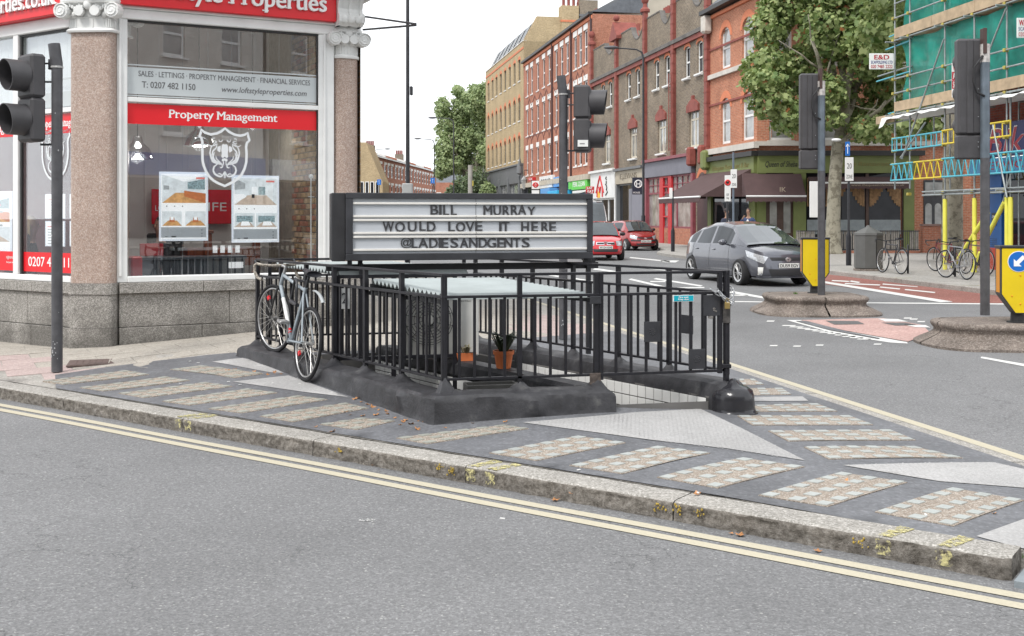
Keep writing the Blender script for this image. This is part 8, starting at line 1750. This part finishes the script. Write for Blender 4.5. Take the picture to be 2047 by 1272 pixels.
def rearsignal(u, Y, zt_, u0, u1, v0, v1, label):
    X = kk(u) * Y; t = thing('traffic_light', label, 'traffic light', (X, Y, .305)); z = lambda v: H - (v - HOR) * Y / K - .305; top = zt_ - .305
    b = MB(); b.tube([(0, 0, 0), (0, 0, top * .56)], .062, 20); b.build('post', POLE, t, smooth=50); b = MB(); b.tube([(0, 0, top * .56), (0, 0, top * .9)], .0625, 20); b.build('upper_post', GZP, t, smooth=50); b = MB(); b.tube([(0, 0, top * .9), (0, 0, top * .965)], .064, 20); b.build('bare_band', mat('bare_metal', (.5, .48, .46), .5, .3, .3, 20), t, smooth=50)
    x0, x1 = kk(u0) * Y - X, kk(u1) * Y - X; zb, zt2 = z(v1), z(v0); c = MB(); zm = lerp(zb, zt2, .2)
    c.bbox(x0, x1, .04, .2, zm + .004, zt2, .03); c.bbox(x0, x1 - .03, .04, .2, zb, zm - .004, .02); c.bbox(x0 + (x1 - x0) * .3, x0 + (x1 - x0) * .52, .02, .05, zm + .02, zt2 - .02, .01); h = c.build('signal_case', HOUS, t, smooth=35)
    b = MB(); b.bbox(-.045, -.0, -.07, .06, top * .93, top + .08, .004); b.build('hook_bracket', mat('rust_brown', (.07, .04, .035), .7), t)
    b = MB(); b.tube([(-.05, -.05, zt2 - .25), (-.16, -.03, zt2 - .4), (-.17, -.03, zt2 - .6), (-.12, -.04, zt2 - .75), (-.03, -.06, zt2 - .8)], .016, 8); b.build('cable', BPL, t, smooth=True)
    for k in range(3):
        b = MB(); zc_ = lerp(zb, zt2, .3 + .27 * k); b.lathe([(.12, 0), (.135, .3), (.128, .3), (.11, 0)], 20, Matrix.Translation((x0 + .17, .18, zc_)) @ Matrix.Rotation(R(-90), 4, 'X') @ Matrix.Rotation(R(12), 4, 'Y'), cap=False); b.build('visor', HOUS, h, smooth=40)
    b = MB(); [b.ball((x1 - .13 + .05 * (k % 2), .02, lerp(zb, zt2, f)), .008, .006, .008, 6) for k, f in enumerate((.1, .12, .14, .35, .35, .58, .58, .8))]; b.build('bolts', STEEL, t)
rearsignal(1642, 18.85, 4.1, 1602, 1646, 146, 338, 'back of a tall signal head on the left traffic island, in front of the pub'); rearsignal(1969, 15.0, 4.13, 1918, 1976, 76, 318, 'back of a tall signal head on the right traffic island, in front of the scaffold')
# ---------------------------------------------------------------- bike shop and scaffold
FS = F(13.79, 33.0, .13, -.99); xs_ = lambda u, y=0: FS.x(u, y)
ops = [(2.2, 3.6, 5.6, 7.4), (5.4, 6.8, 5.6, 7.4), (2.2, 3.6, 8.6, 10.2), (5.4, 6.8, 8.6, 10.2)]
DRB = brickmat('deep_red_brick', (.24, .055, .04), (.32, .09, .06), (.2, .12, .1))
bs = bld('bike_shop', 'red brick bicycle shop with navy fascia behind the scaffold', FS, 17, 11.5, DRB, ops, 9, z0_=4.3)
for a_, c_, z_, zz_ in ops: window(bs, (a_ + c_) / 2, z_, 1.4, zz_ - z_, .1, WF, PG, 'sash', .1, STN)
NVY = mat('fascia_navy', (.012, .015, .14), .4, 0, .06, 2); SKB = mat('sky_blue', (.08, .3, .55), .5, 0, .06, 2); DBL = mat('shop_blue', (.01, .09, .3), .5, 0, .08, 2); CRIM = mat('crimson_letters', (.45, .01, .03), .4, 0, 0)
xB = xs_(1988); bx(bs, 'brick_pier', OR_, 0, xB - .3, -.02, .1, -.05, 4.3); bx(bs, 'white_post', WPAINT, xB - .3, xB - .1, -.05, .1, .1, 2.95); bx(bs, 'blue_frame', DBL, xB - .1, xB + .55, -.12, .1, .75, 2.95); bx(bs, 'red_stallriser', mat('orange_red', (.5, .06, .03), .5, 0, .08), xB - .1, 17, -.14, .1, .0, .75)
b = MB(); b.box(xB + .55, 17, .0, .02, .75, 2.95); b.build('shop_glass', DG, bs); bx(bs, 'fascia', NVY, xB - .6, 17, -.3, -.002, 3.35, 4.28); bx(bs, 'service_band', SKB, xB - .7, 17, -.36, -.002, 2.9, 3.3)
for nm, m_, o_, dz in (('lettering_rim', LWHT, .03, -.001), ('lettering', CRIM, .0, -.006)): txt('Bikes', xB + .15 - o_, xB + 3.1 + o_, 3.42 - o_, 4.12 + o_, -.3 + dz, m_, bs, nm, .004, bold=.0 + o_, shear=.25)
txt('SERVICE - REPAIRS', xB + .0, xB + 5.2, 2.98, 3.2, -.365, CRIM, bs, depth=.004, bold=.02)
b = MB(); 
for cx_ in (-.5, .05): b.tube([(xB - .25 + cx_ * .6 + .14 * math.cos(q), -.31, 3.62 + .17 * math.sin(q)) for q in [k * math.pi / 9 for k in range(18)]], .015, 4, closed=True)
b.tube([(xB - .5, -.31, 3.62), (xB - .3, -.31, 3.95), (xB - .15, -.31, 3.62)], .014, 4); b.build('logo', LWHT, bs)
b = MB(); b.box(xB + .08, xB + .3, -.14, -.122, 1.4, 1.75); b.build('hours_sign', NAVY, bs); txt('OPEN', xB + .11, xB + .27, 1.6, 1.68, -.142, LWHT, bs, depth=.001)
TB = mat('scaffold_tube', (.34, .37, .37), .45, .6, .2, 6); CY = mat('scaffold_cyan', (.08, .42, .52), .45, 0, .1, 5); YB = mat('scaffold_yellow', (.65, .5, .03), .45, 0, .12, 5); YP = mat('foam_yellow', (.75, .72, .1), .6, 0, .06, 3); BRD = mat('scaffold_board', (.45, .34, .22), .8, 0, .2, 4, .2, 20); CLP = mat('coupler', (.45, .38, .08), .5, .4, .3, 10)
FK_ = F(12.0, 34.6, .13, -.99); sc = FK_.thing('scaffold', 'tube scaffold with timber decks, cyan and yellow beams and padded yellow legs', 'scaffold'); px = [FK_.x(u) for u in (1789, 1819, 1889, 1948, 2013)]; px += [px[-1] + 2, px[-1] + 4.2]
def tb(nm, m, *pts, r=.026): b = MB(); b.tube(pts, r, 8); return b.build(nm, m, sc, smooth=50)
for i, x in enumerate(px):
    b0 = 2.5 if i < 2 else 0.1
    for y in (0, 1.3):
        tb('standard', TB, (x, y, b0 if y == 0 or i > 1 else 2.5), (x, y, 11 + i * .1))
        if i >= 2 and y == 0: tb('padding', YP, (x, y, .13), (x, y, 2.15), r=.062)
    if i == 4: tb('padding', YP, (x + .16, 0, .13), (x + .16, 0, 2.15), r=.062); tb('standard', TB, (x + .16, 0, 2.15), (x + .16, 0, 4.9))
for z in (2.28, 2.38, 4.85, 5.5, 5.95, 7.15, 7.85, 8.3, 9.4): tb('ledger', TB, (px[1] - (1.0 if z < 3 else .9) if z > 3 else px[2] - 1.2, -.05, z), (px[-1], -.05, z))
for z in (4.85, 7.15, 9.4): tb('ledger', TB, (px[0], 1.25, z), (px[-1], 1.25, z))
for i, x in enumerate(px):
    for z in (2.33, 4.8, 7.1): tb('transom', TB, (x + .06, -.35, z), (x + .06, 1.5, z)) if (i > 1 or z > 3) else None
for v, du in ((68, 35), (92, 50), (142, 85), (152, 90), (224, 40), (245, 42)): z = FK_.z(1789, v); tb('projecting_tube', TB if v % 4 else CY, FK_.M(px[0] - du * .016, 0, z) if hasattr(FK_, 'M') else (px[0] - du * .016, .1, z), (px[1], .05, z + .03))
def frame_pt(u, v, y=0.): x = FK_.x(u, y); return (x, y, FK_.z(u, v, y))
for p, q in (((1803, 318), (1887, 78)), ((2011, 18), (1978, 100)), ((2013, 395), (1985, 250)), ((1800, 316), (1850, 245))): tb('brace', TB, frame_pt(*p, -.1), frame_pt(*q, -.1))
for p, q in (((1905, 535), (1975, 425)), ((1975, 470), (2008, 405)), ((1945, 545), (1960, 505))): tb('padded_brace', YP, frame_pt(*p, .0), frame_pt(*q, .0), r=.06)
tb('brace', TB, frame_pt(2004, 408), frame_pt(2022, 345)); 
def ladder(x0, x1, z0_, z1_, m, zig):
    b = MB(); b.tube([(x0, -.09, z0_), (x1, -.09, z0_)], .026, 8); b.tube([(x0, -.09, z1_), (x1, -.09, z1_)], .026, 8); n = max(2, int((x1 - x0) / (.3 if not zig else .34)))
    for i in range(n + 1):
        x = lerp(x0, x1, i / n)
        if not zig: b.tube([(x, -.09, z0_), (x, -.09, z1_)], .018, 6)
        elif i < n: b.tube([(x, -.09, z0_), (x + (x1 - x0) / n / 2, -.09, z1_)], .018, 6); b.tube([(x + (x1 - x0) / n / 2, -.09, z1_), (x + (x1 - x0) / n, -.09, z0_)], .018, 6)
    b.build('beam', m, sc)
ladder(px[0], px[2], 3.7, 4.08, CY, 0); ladder(px[2] + .02, px[3], 3.72, 4.1, YB, 0); ladder(px[3] + .05, px[4] + .3, 3.72, 4.1, YB, 0)
ladder(px[0] - .1, px[1] + .35, 2.78, 3.28, CY, 1); ladder(px[1] + .4, px[2] - .05, 2.78, 3.28, YB, 1); ladder(px[2], px[-1], 2.78, 3.3, CY, 1)
b = MB(); b.tube([(px[0] - .1, .6, 3.35), (px[-1], .6, 3.35)], .026, 6); b.tube([(px[0] - .1, .6, 2.8), (px[0] - .1, .6, 3.35)], .026, 6); b.build('beam', CY, sc)
for z, h in ((4.92, .3), (7.2, .32)):
    for k in range(5): x = px[0] + .1 + k * 2.3; b = MB(); b.bbox(x, x + 2.28, -.08, -.04, z, z + h, .006); b.build('toe_board', BRD, sc); 
    for j in range(5): b = MB(); b.bbox(px[0], px[-1], .02 + j * .25, .25 + j * .25, z - .06, z - .02, .004); b.build('deck_board', BRD, sc)
b = MB(); b.bbox(px[0] - 1.1, px[0] + .1, -.1, -.05, 4.62, 4.86, .006); b.build('toe_board', BRD, sc)
for i, x in enumerate(px):
    for z in (2.33, 4.85, 5.5, 5.95, 7.15, 7.85, 3.7, 4.08, 3.28): b = MB(); b.bbox(x - .05, x + .05, -.1, .03, z - .045, z + .045, .01); b.build('coupler', CLP, sc) if i > 0 or z > 3 else None
NET = NT('debris_net'); NET.B(Base_Color=NET.ramp(NET.noise(1.2, 4), [(.35, (0, .2, .155)), (.65, (.01, .36, .28))]), Roughness=.7); tr = NET.n('ShaderNodeBsdfTransparent'); mx = NET.n('ShaderNodeMixShader', {0: .24, 1: NET.b.outputs[0], 2: tr.outputs[0]}); NET.t.links.new(mx.outputs[0], NET.o.inputs[0]); NETM = NET.m
def net(label, x0, x1, z0_, z1_, sag):
    t = FK_.thing('debris_net', label, 'netting'); b = MB(); nx, nz_ = 60, 14; vs = []
    for i in range(nx + 1):
        for j in range(nz_ + 1):
            f = j / nz_; e = .3 * sag * math.sin(math.pi * f) if i == 0 else .3 * sag * math.sin(math.pi * f) * max(0, 1 - i / 6); x = lerp(x0, x1, i / nx) + e; vs.append((x, .12 + .09 * noise.noise(Vector((x * 1.6, f * 3, z0_))) + .03 * math.sin(x * 7 + f * 4), lerp(z0_, z1_, f) + (.09 * math.sin(x * 2.1) * (1 if j in (0, nz_) else .3))))
    b.add(vs, [(i * (nz_ + 1) + j, (i + 1) * (nz_ + 1) + j, (i + 1) * (nz_ + 1) + j + 1, i * (nz_ + 1) + j + 1) for i in range(nx) for j in range(nz_)]); b.build('net', NETM, t, smooth=True)
net('green debris netting on the lower lift of the scaffold', px[0] + .05, px[-1], 5.0, 7.15, 1.6); net('green debris netting on the upper lift of the scaffold', px[0] + .3, px[-1], 7.5, 10.6, 1.2)
b = MB(); vs = []; n = 40
for i in range(n + 1):
    x = lerp(px[0] - .6, px[-1], i / n); s_ = .025 * math.sin(i * 2.3) + .05 * noise.noise(Vector((i * .4, 0, 0))); vs += [(x, -.15 + .05 * math.sin(i), 4.78 + s_ * .4), (x, -.25, 4.7 + s_ - (.25 if i < 2 else 0)), (x, .9, 4.74)]
b.add(vs, [(i * 3, i * 3 + 1, i * 3 + 4, i * 3 + 3) for i in range(n)] + [(i * 3, i * 3 + 3, i * 3 + 5, i * 3 + 2) for i in range(n)]); o = b.build('plastic_sheet', WPLAS, None, label='loose white plastic sheeting hanging below the first scaffold deck', category='plastic sheet'); o.location = (FK_.ox, FK_.oy, 0); o.rotation_euler = (0, 0, FK_.rz)
o, a, c, z0_, z1_ = sbox('scaffold_sign', 'white scaffolding firm sign with red and blue letters beside the plane tree', 'sign', 1738, 1787, 107, 139, 34.3, WPAINT, .03); w = c - a; NB = mat('letter_navy', (.02, .03, .2), .5, 0, 0)
txt('E&D', a + .2 * w, a + .8 * w, lerp(z0_, z1_, .62), lerp(z0_, z1_, .9), -.004, CRIM, o, depth=.003, bold=.06); txt('SCAFFOLDING LTD', a + .06 * w, c - .06 * w, lerp(z0_, z1_, .36), lerp(z0_, z1_, .54), -.004, NB, o, depth=.003, bold=.02); txt('020 7485 2222', a + .06 * w, c - .06 * w, lerp(z0_, z1_, .08), lerp(z0_, z1_, .28), -.004, CRIM, o, depth=.003, bold=.02)
o, a, c, z0_, z1_ = sbox('warning_sign', 'red and white scaffold alarm warning sign half behind the right signal', 'sign', 1903, 1932, 126, 195, 30.6, WPAINT, .02); w = c - a
for k, (s_, mt_) in enumerate((('WARNING', CRIM), ('ALARMED', LWHT), ('SCAFFOLD', LWHT), ('0759-8', BLKT))):
    zz1 = lerp(z1_, z0_, .04 + .25 * k); zz0 = lerp(z1_, z0_, .22 + .25 * k)
    if k in (1, 2): b = MB(); b.box(a, c, -.004, -.001, zz0 - .03, zz1 + .03); b.build('band', CRIM, o)
    txt(s_, a + .03, c - .03, zz0, zz1, -.006, mt_, o, depth=.003, bold=.03)
o, a, c, z0_, z1_ = sbox('scaffold_sign', 'second white scaffolding sign cut by the right edge of the picture', 'sign', 2033, 2084, 36, 76, 27.6, WPAINT, .03); w = c - a
txt('WARNING', a + .08 * w, a + .9 * w, lerp(z0_, z1_, .62), lerp(z0_, z1_, .9), -.004, CRIM, o, depth=.003, bold=.04); txt('SCAFFOLDING', a + .06 * w, c - .06 * w, lerp(z0_, z1_, .36), lerp(z0_, z1_, .54), -.004, NB, o, depth=.003); txt('020 7485 2222', a + .06 * w, c - .06 * w, lerp(z0_, z1_, .08), lerp(z0_, z1_, .28), -.004, CRIM, o, depth=.003)
# ---------------------------------------------------------------- street furniture
def lamp(u, vt, Y, du, label, headup=.12):
    X = kk(u) * Y; zt_ = H - (vt - HOR) * Y / K; t = thing('street_lamp', label, 'street lamp', (X, Y, .1)); d = du * Y / K; b = MB(); b.tube([(0, 0, 0), (0, 0, 1.6)], .11, 10); b.tube([(0, 0, 1.6), (0, 0, zt_ - .5), (d * .04, 0, zt_ - .15), (d * .2, 0, zt_), (d * .85, 0, zt_ + .1)], [.07, .055, .05, .04, .035], 10); b.build('column', BLKS, t, smooth=50)
    b = MB(); b.ball((d * .92, 0, zt_ + .1), abs(d) * .08 + .25, .16, .1, 12); b.build('lamp_head', POLE, t, smooth=True)
lamp(1286, 103, 58, -70, 'tall black street lamp in front of the red shopfront'); lamp(907, 240, 100, -46, 'thin street lamp in front of the big far tree'); lamp(868, 281, 127, -36, 'small distant street lamp left of the big far tree'); lamp(747, 301, 147, 30, 'smallest distant street lamp by the far terrace')
t = thing('lamp_column', 'very tall plain black column rising out of the picture behind the letter board', 'column', (kk(815) * 30, 30, .05)); b = MB(); b.tube([(0, 0, 0), (0, 0, 5), (0, 0, 13)], [.07, .05, .045], 12); b.build('shaft', BLKS, t, smooth=50); b = MB(); b.bbox(.06, .14, -.06, .06, 4.9, 5.15, .02); b.build('camera_box', BLKS, t); b = MB(); b.bbox(-.14, .14, -.12, .1, 2.2, 2.5, .02); b.build('cabinet', mat('cab_grey', (.4, .41, .41), .5), t)
t = thing('concrete_post', 'short grey concrete post in front of the grey green bushes', 'post', (kk(940) * 60, 60, .0)); b = MB(); b.tube([(0, 0, 0), (0, 0, 4.45)], [.13, .12], 10); b.build('shaft', mat('post_concrete', (.32, .3, .27), .85), t); b = MB(); b.bbox(.08, .18, -.05, .05, 3.3, 3.6, .01); b.build('box', CLP, t)
WS = mat('sign_white', (.75, .75, .74), .45, 0, .02); SR = mat('sign_ring_red', (.6, .03, .03), .4, 0, 0)
def signpost(u, vt, Y, label, plates, low=0, pm=BLKS, r=.038):
    X = kk(u) * Y; z = lambda v: H - (v - HOR) * Y / K; t = thing('sign_post', label, 'sign post', (X, Y, .12)); b = MB(); b.tube([(0, 0, 0), (0, 0, z(vt) - .12)], r, 10); b.build('pole', pm, t, smooth=50)
    if low: b = MB(); b.tube([(0, 0, 0), (0, 0, .9), (0, 0, 1.05)], [.085, .085, .04], 10); b.build('sleeve', BLKP, t, smooth=50)
    for (u0, u1, v0, v1, kind) in plates:
        a, c, z0_, z1_ = kk(u0) * Y - X, kk(u1) * Y - X, z(v1) - .12, z(v0) - .12; b = MB(); b.bbox(a, c, -r - .03, -r - .01, z0_, z1_, .006); m_ = {'blue': mat('sign_blue_disc', (.01, .14, .5), .35, 0, 0), 'black': NAVY}.get(kind, WS); o = b.build('sign_plate', m_, t); y = -r - .032; cx = (a + c) / 2; w = c - a; hh = z1_ - z0_
        if kind == '20': txt('20', a + w * .22, c - w * .22, z0_ + hh * .52, z0_ + hh * .75, y, BLKT, o, depth=.002); txt('ZONE', a + w * .15, c - w * .15, z0_ + hh * .1, z0_ + hh * .26, y, BLKT, o, depth=.002)
        if kind == 'ring':
            b = MB(); b.tube([(cx + w * .38 * math.cos(q), y, z0_ + hh * .72 + w * .38 * math.sin(q)) for q in [k * math.pi / 10 for k in range(20)]], .03, 4, closed=True); b.build('ring', SR, o); b = MB(); b.bbox(cx - .09, cx + .09, y, y + .001, z0_ + hh * .66, z0_ + hh * .76); b.ball((cx - .06, y, z0_ + hh * .65), .03, .003, .03, 8); b.ball((cx + .06, y, z0_ + hh * .65), .03, .003, .03, 8); b.build('symbol', BLKT, o); txt('EXCEPT', a + .06, c - .06, z0_ + hh * .22, z0_ + hh * .3, y, BLKT, o, depth=.002); txt('loading', a + .06, c - .06, z0_ + hh * .08, z0_ + hh * .17, y, BLKT, o, depth=.002)
        if kind == 'blue': b = MB(); b.tube([(cx, y, z0_ + hh * .15), (cx, y, z0_ + hh * .8)], .012, 4); b.tube([(cx - .05, y, z0_ + hh * .65), (cx, y, z0_ + hh * .85), (cx + .05, y, z0_ + hh * .65)], .012, 4); b.build('arrow', LWHT, o)
        if kind == 'bus':
            b = MB(); b.tube([(cx + w * .28 * math.cos(q), y, z0_ + hh * .72 + w * .28 * math.sin(q)) for q in [k * math.pi / 8 for k in range(16)]], .05, 4, closed=True); b.box(a + w * .08, c - w * .08, y - .03, y, z0_ + hh * .68, z0_ + hh * .76); b.build('roundel', SR, o); b = MB(); b.box(a, c, y, y + .001, z0_ + hh * .36, z0_ + hh * .44); b.build('band', BLKT, o)
    return t
t = signpost(1696.5, 278, 34.2, 'black sign post with 20 zone plate beside the tree trunk', [(1688, 1705, 315, 362, '20'), (1688.5, 1698, 284, 312, 'blue')], 1); b = MB(); b.ball((-.38, 0, H + (433 - 280) * 34.2 / K - .12), .16, .07, .05, 10); b.build('lamp_head', WPAINT, t, smooth=True)
signpost(1466, 305, 40, 'sign post with 20 zone plate in front of the wide awning', [(1460, 1472.5, 339, 376, '20')], pm=mat('post_blue_grey', (.12, .15, .19), .5)); signpost(1454, 352, 38, 'sign post with round red ringed sign in front of the wide awning', [(1448, 1460, 351, 403, 'ring')])
signpost(1345, 382, 48, 'thin black pole with small white tilted plate outside the red shopfront', [(1337.5, 1344, 376, 397, 'w')], 1); signpost(1063, 360, 84, 'bus stop flag with red roundel beyond the letter board', [(1063, 1078, 362, 391, 'bus')])
for u, v, Y, m, lab in ((758, 365, 110, 'blue', 'tiny blue sign in the distance left of the black column'), (865, 362, 105, 'blue', 'tiny blue sign in the distance below the far lamps')): signpost(u, v - 6, Y, lab, [(u - 4, u + 4, v - 6, v + 5, m)])
t = thing('shop_lantern', 'small lantern on the corner of the grey shopfront', 'lantern', (kk(1048) * 103, 103, 0)); b = MB(); z = H + (433 - 368) * 103 / K; b.lathe([(.15, z - .5), (.3, z + .4), (.0, z + .8)], 6); b.build('lantern', PG, t); b = MB(); b.tube([(0, 0, z + .8), (0, 0, z + 1.3), (.6, .5, z + 1.3)], .04, 5); b.tube([(0, 0, z - .5), (0, 0, z - 1.5), (.5, 0, z - 2.5)], .04, 5); b.build('arm', BLKS, t)
p = G(1736, 541, .125); t = thing('litter_bin', 'grey metal pedestal litter bin with pointed lid by the kerb', 'bin', p, .25); BN = mat('bin_grey', (.115, .115, .11), .5, .2, .1, 4); b = MB(); b.lathe([(.37, .06), (.4, .08), (.4, .98), (.42, 1.0), (.41, 1.06), (.08, 1.22), (.05, 1.27), (0, 1.28)], 8); b.build('casing', BN, t); b = MB(); b.lathe([(.42, 0), (.42, .05), (.36, .06)], 8); b.build('base', ISL, t)
b = MB(); b.box(-.012, .012, -.402, -.37, .2, .9); b.build('door_line', BLKT, t)
o, a, c, z0_, z1_ = sbox('parking_notice', 'blank white notice board standing behind the left signal post', 'sign', 1619, 1647, 363, 435, 33, WS, .05)
def stand(u, v, label): p = G(u, v, .125); t = thing('cycle_stand', label, 'cycle stand', p, R(70)); b = MB(); b.tube([(-.4, 0, 0), (-.4, 0, .6), (-.32, 0, .72), (-.2, 0, .75), (.2, 0, .75), (.32, 0, .72), (.4, 0, .6), (.4, 0, 0)], .026, 10); b.build('hoop', BLKP, t, smooth=True)
stand(1815, 546, 'black hoop cycle stand right of the parked black bicycle'); stand(1908, 552, 'black hoop cycle stand among the bicycles below the scaffold')
def pbike(r_, f_, lean, *a, **k): return bicycle(bike_matrix(G(*r_, .125), G(*f_, .125), Vector(lean)), *a, det=False, **k)
pbike((1801, 549), (1761, 545), (.06, 0, 0), 'black bicycle with orange trim locked by the grey litter bin', (.03, .03, .035), 'frame_black', False, .98, .34); pbike((1932, 560), (1893, 556), (.08, .0, 0), 'grey bicycle with black tyres in front of the padded scaffold leg', (.25, .26, .28), 'frame_grey', False, .98, .35, steer=.2); pbike((1918, 546), (1876, 543), (-.06, 0, 0), 'dark red bicycle with orange handlebar tape behind the grey one', (.18, .03, .04), 'frame_dark_red', True, .98, .34); pbike((1972, 552), (1940, 549), (.05, 0, 0), 'black bicycle with wire basket behind the right signal post', (.03, .03, .03), 'frame_black', False, .98, .34, basket=True)
person((kk(1452) * 41, 41, .12), R(35), 'person in dark jacket and white top beyond the grey car, left of two', (.3, .17, .11), (.03, .02, .02), (.03, .035, .06), (.05, .05, .07), inner=(.7, .7, .7), hgt=1.76)
person((kk(1496) * 42.5, 42.5, .12), R(-30), 'person in blue jacket, one hand at the face, under the brown awning', (.32, .19, .13), (.04, .03, .02), (.03, .05, .12), (.05, .05, .07), (((-.3, -.1, -.2), (-.12, -.25, .02)), ((.32, .02, -.26), (.3, -.1, -.48))), inner=(.7, .7, .7), hgt=1.78)

# terrace across the near road, behind the viewer: it shows only mirrored in the shop windows and cars
for k in range(5):
    t = thing('street_house', 'plain brick house behind the viewer, %s along its row' % ('first', 'second', 'third', 'fourth', 'fifth')[k], 'house', (34 - k * 13, -13.5 - .0 * k, 0), R(180)); ops = [(x, x + 1.1, a, a + 1.9) for x in (1.2, 4.2, 7.2, 10.2) for a in (5, 8.2)]
    b = MB(); wall(b, 0, 12.8, 0, 11.5, 0, ops, .15); b.box(0, 12.8, .2, 8, 0, 11.5); b.build('wall', (REND, STN, REND, STN, REND)[k], t); bx(t, 'shop_fascia', (WPLAS, DBL, GREEN, DGR, WPLAS)[k], .1, 12.7, -.3, 0, 3.3, 4.2); bx(t, 'shop_window', DG, .4, 12.4, -.05, .0, .8, 3.2)
    for a_, c_, z_, zz_ in ops: window(t, (a_ + c_) / 2, z_, 1.1, 1.9, .1, WF, PG, 'sash', .1, LINT)
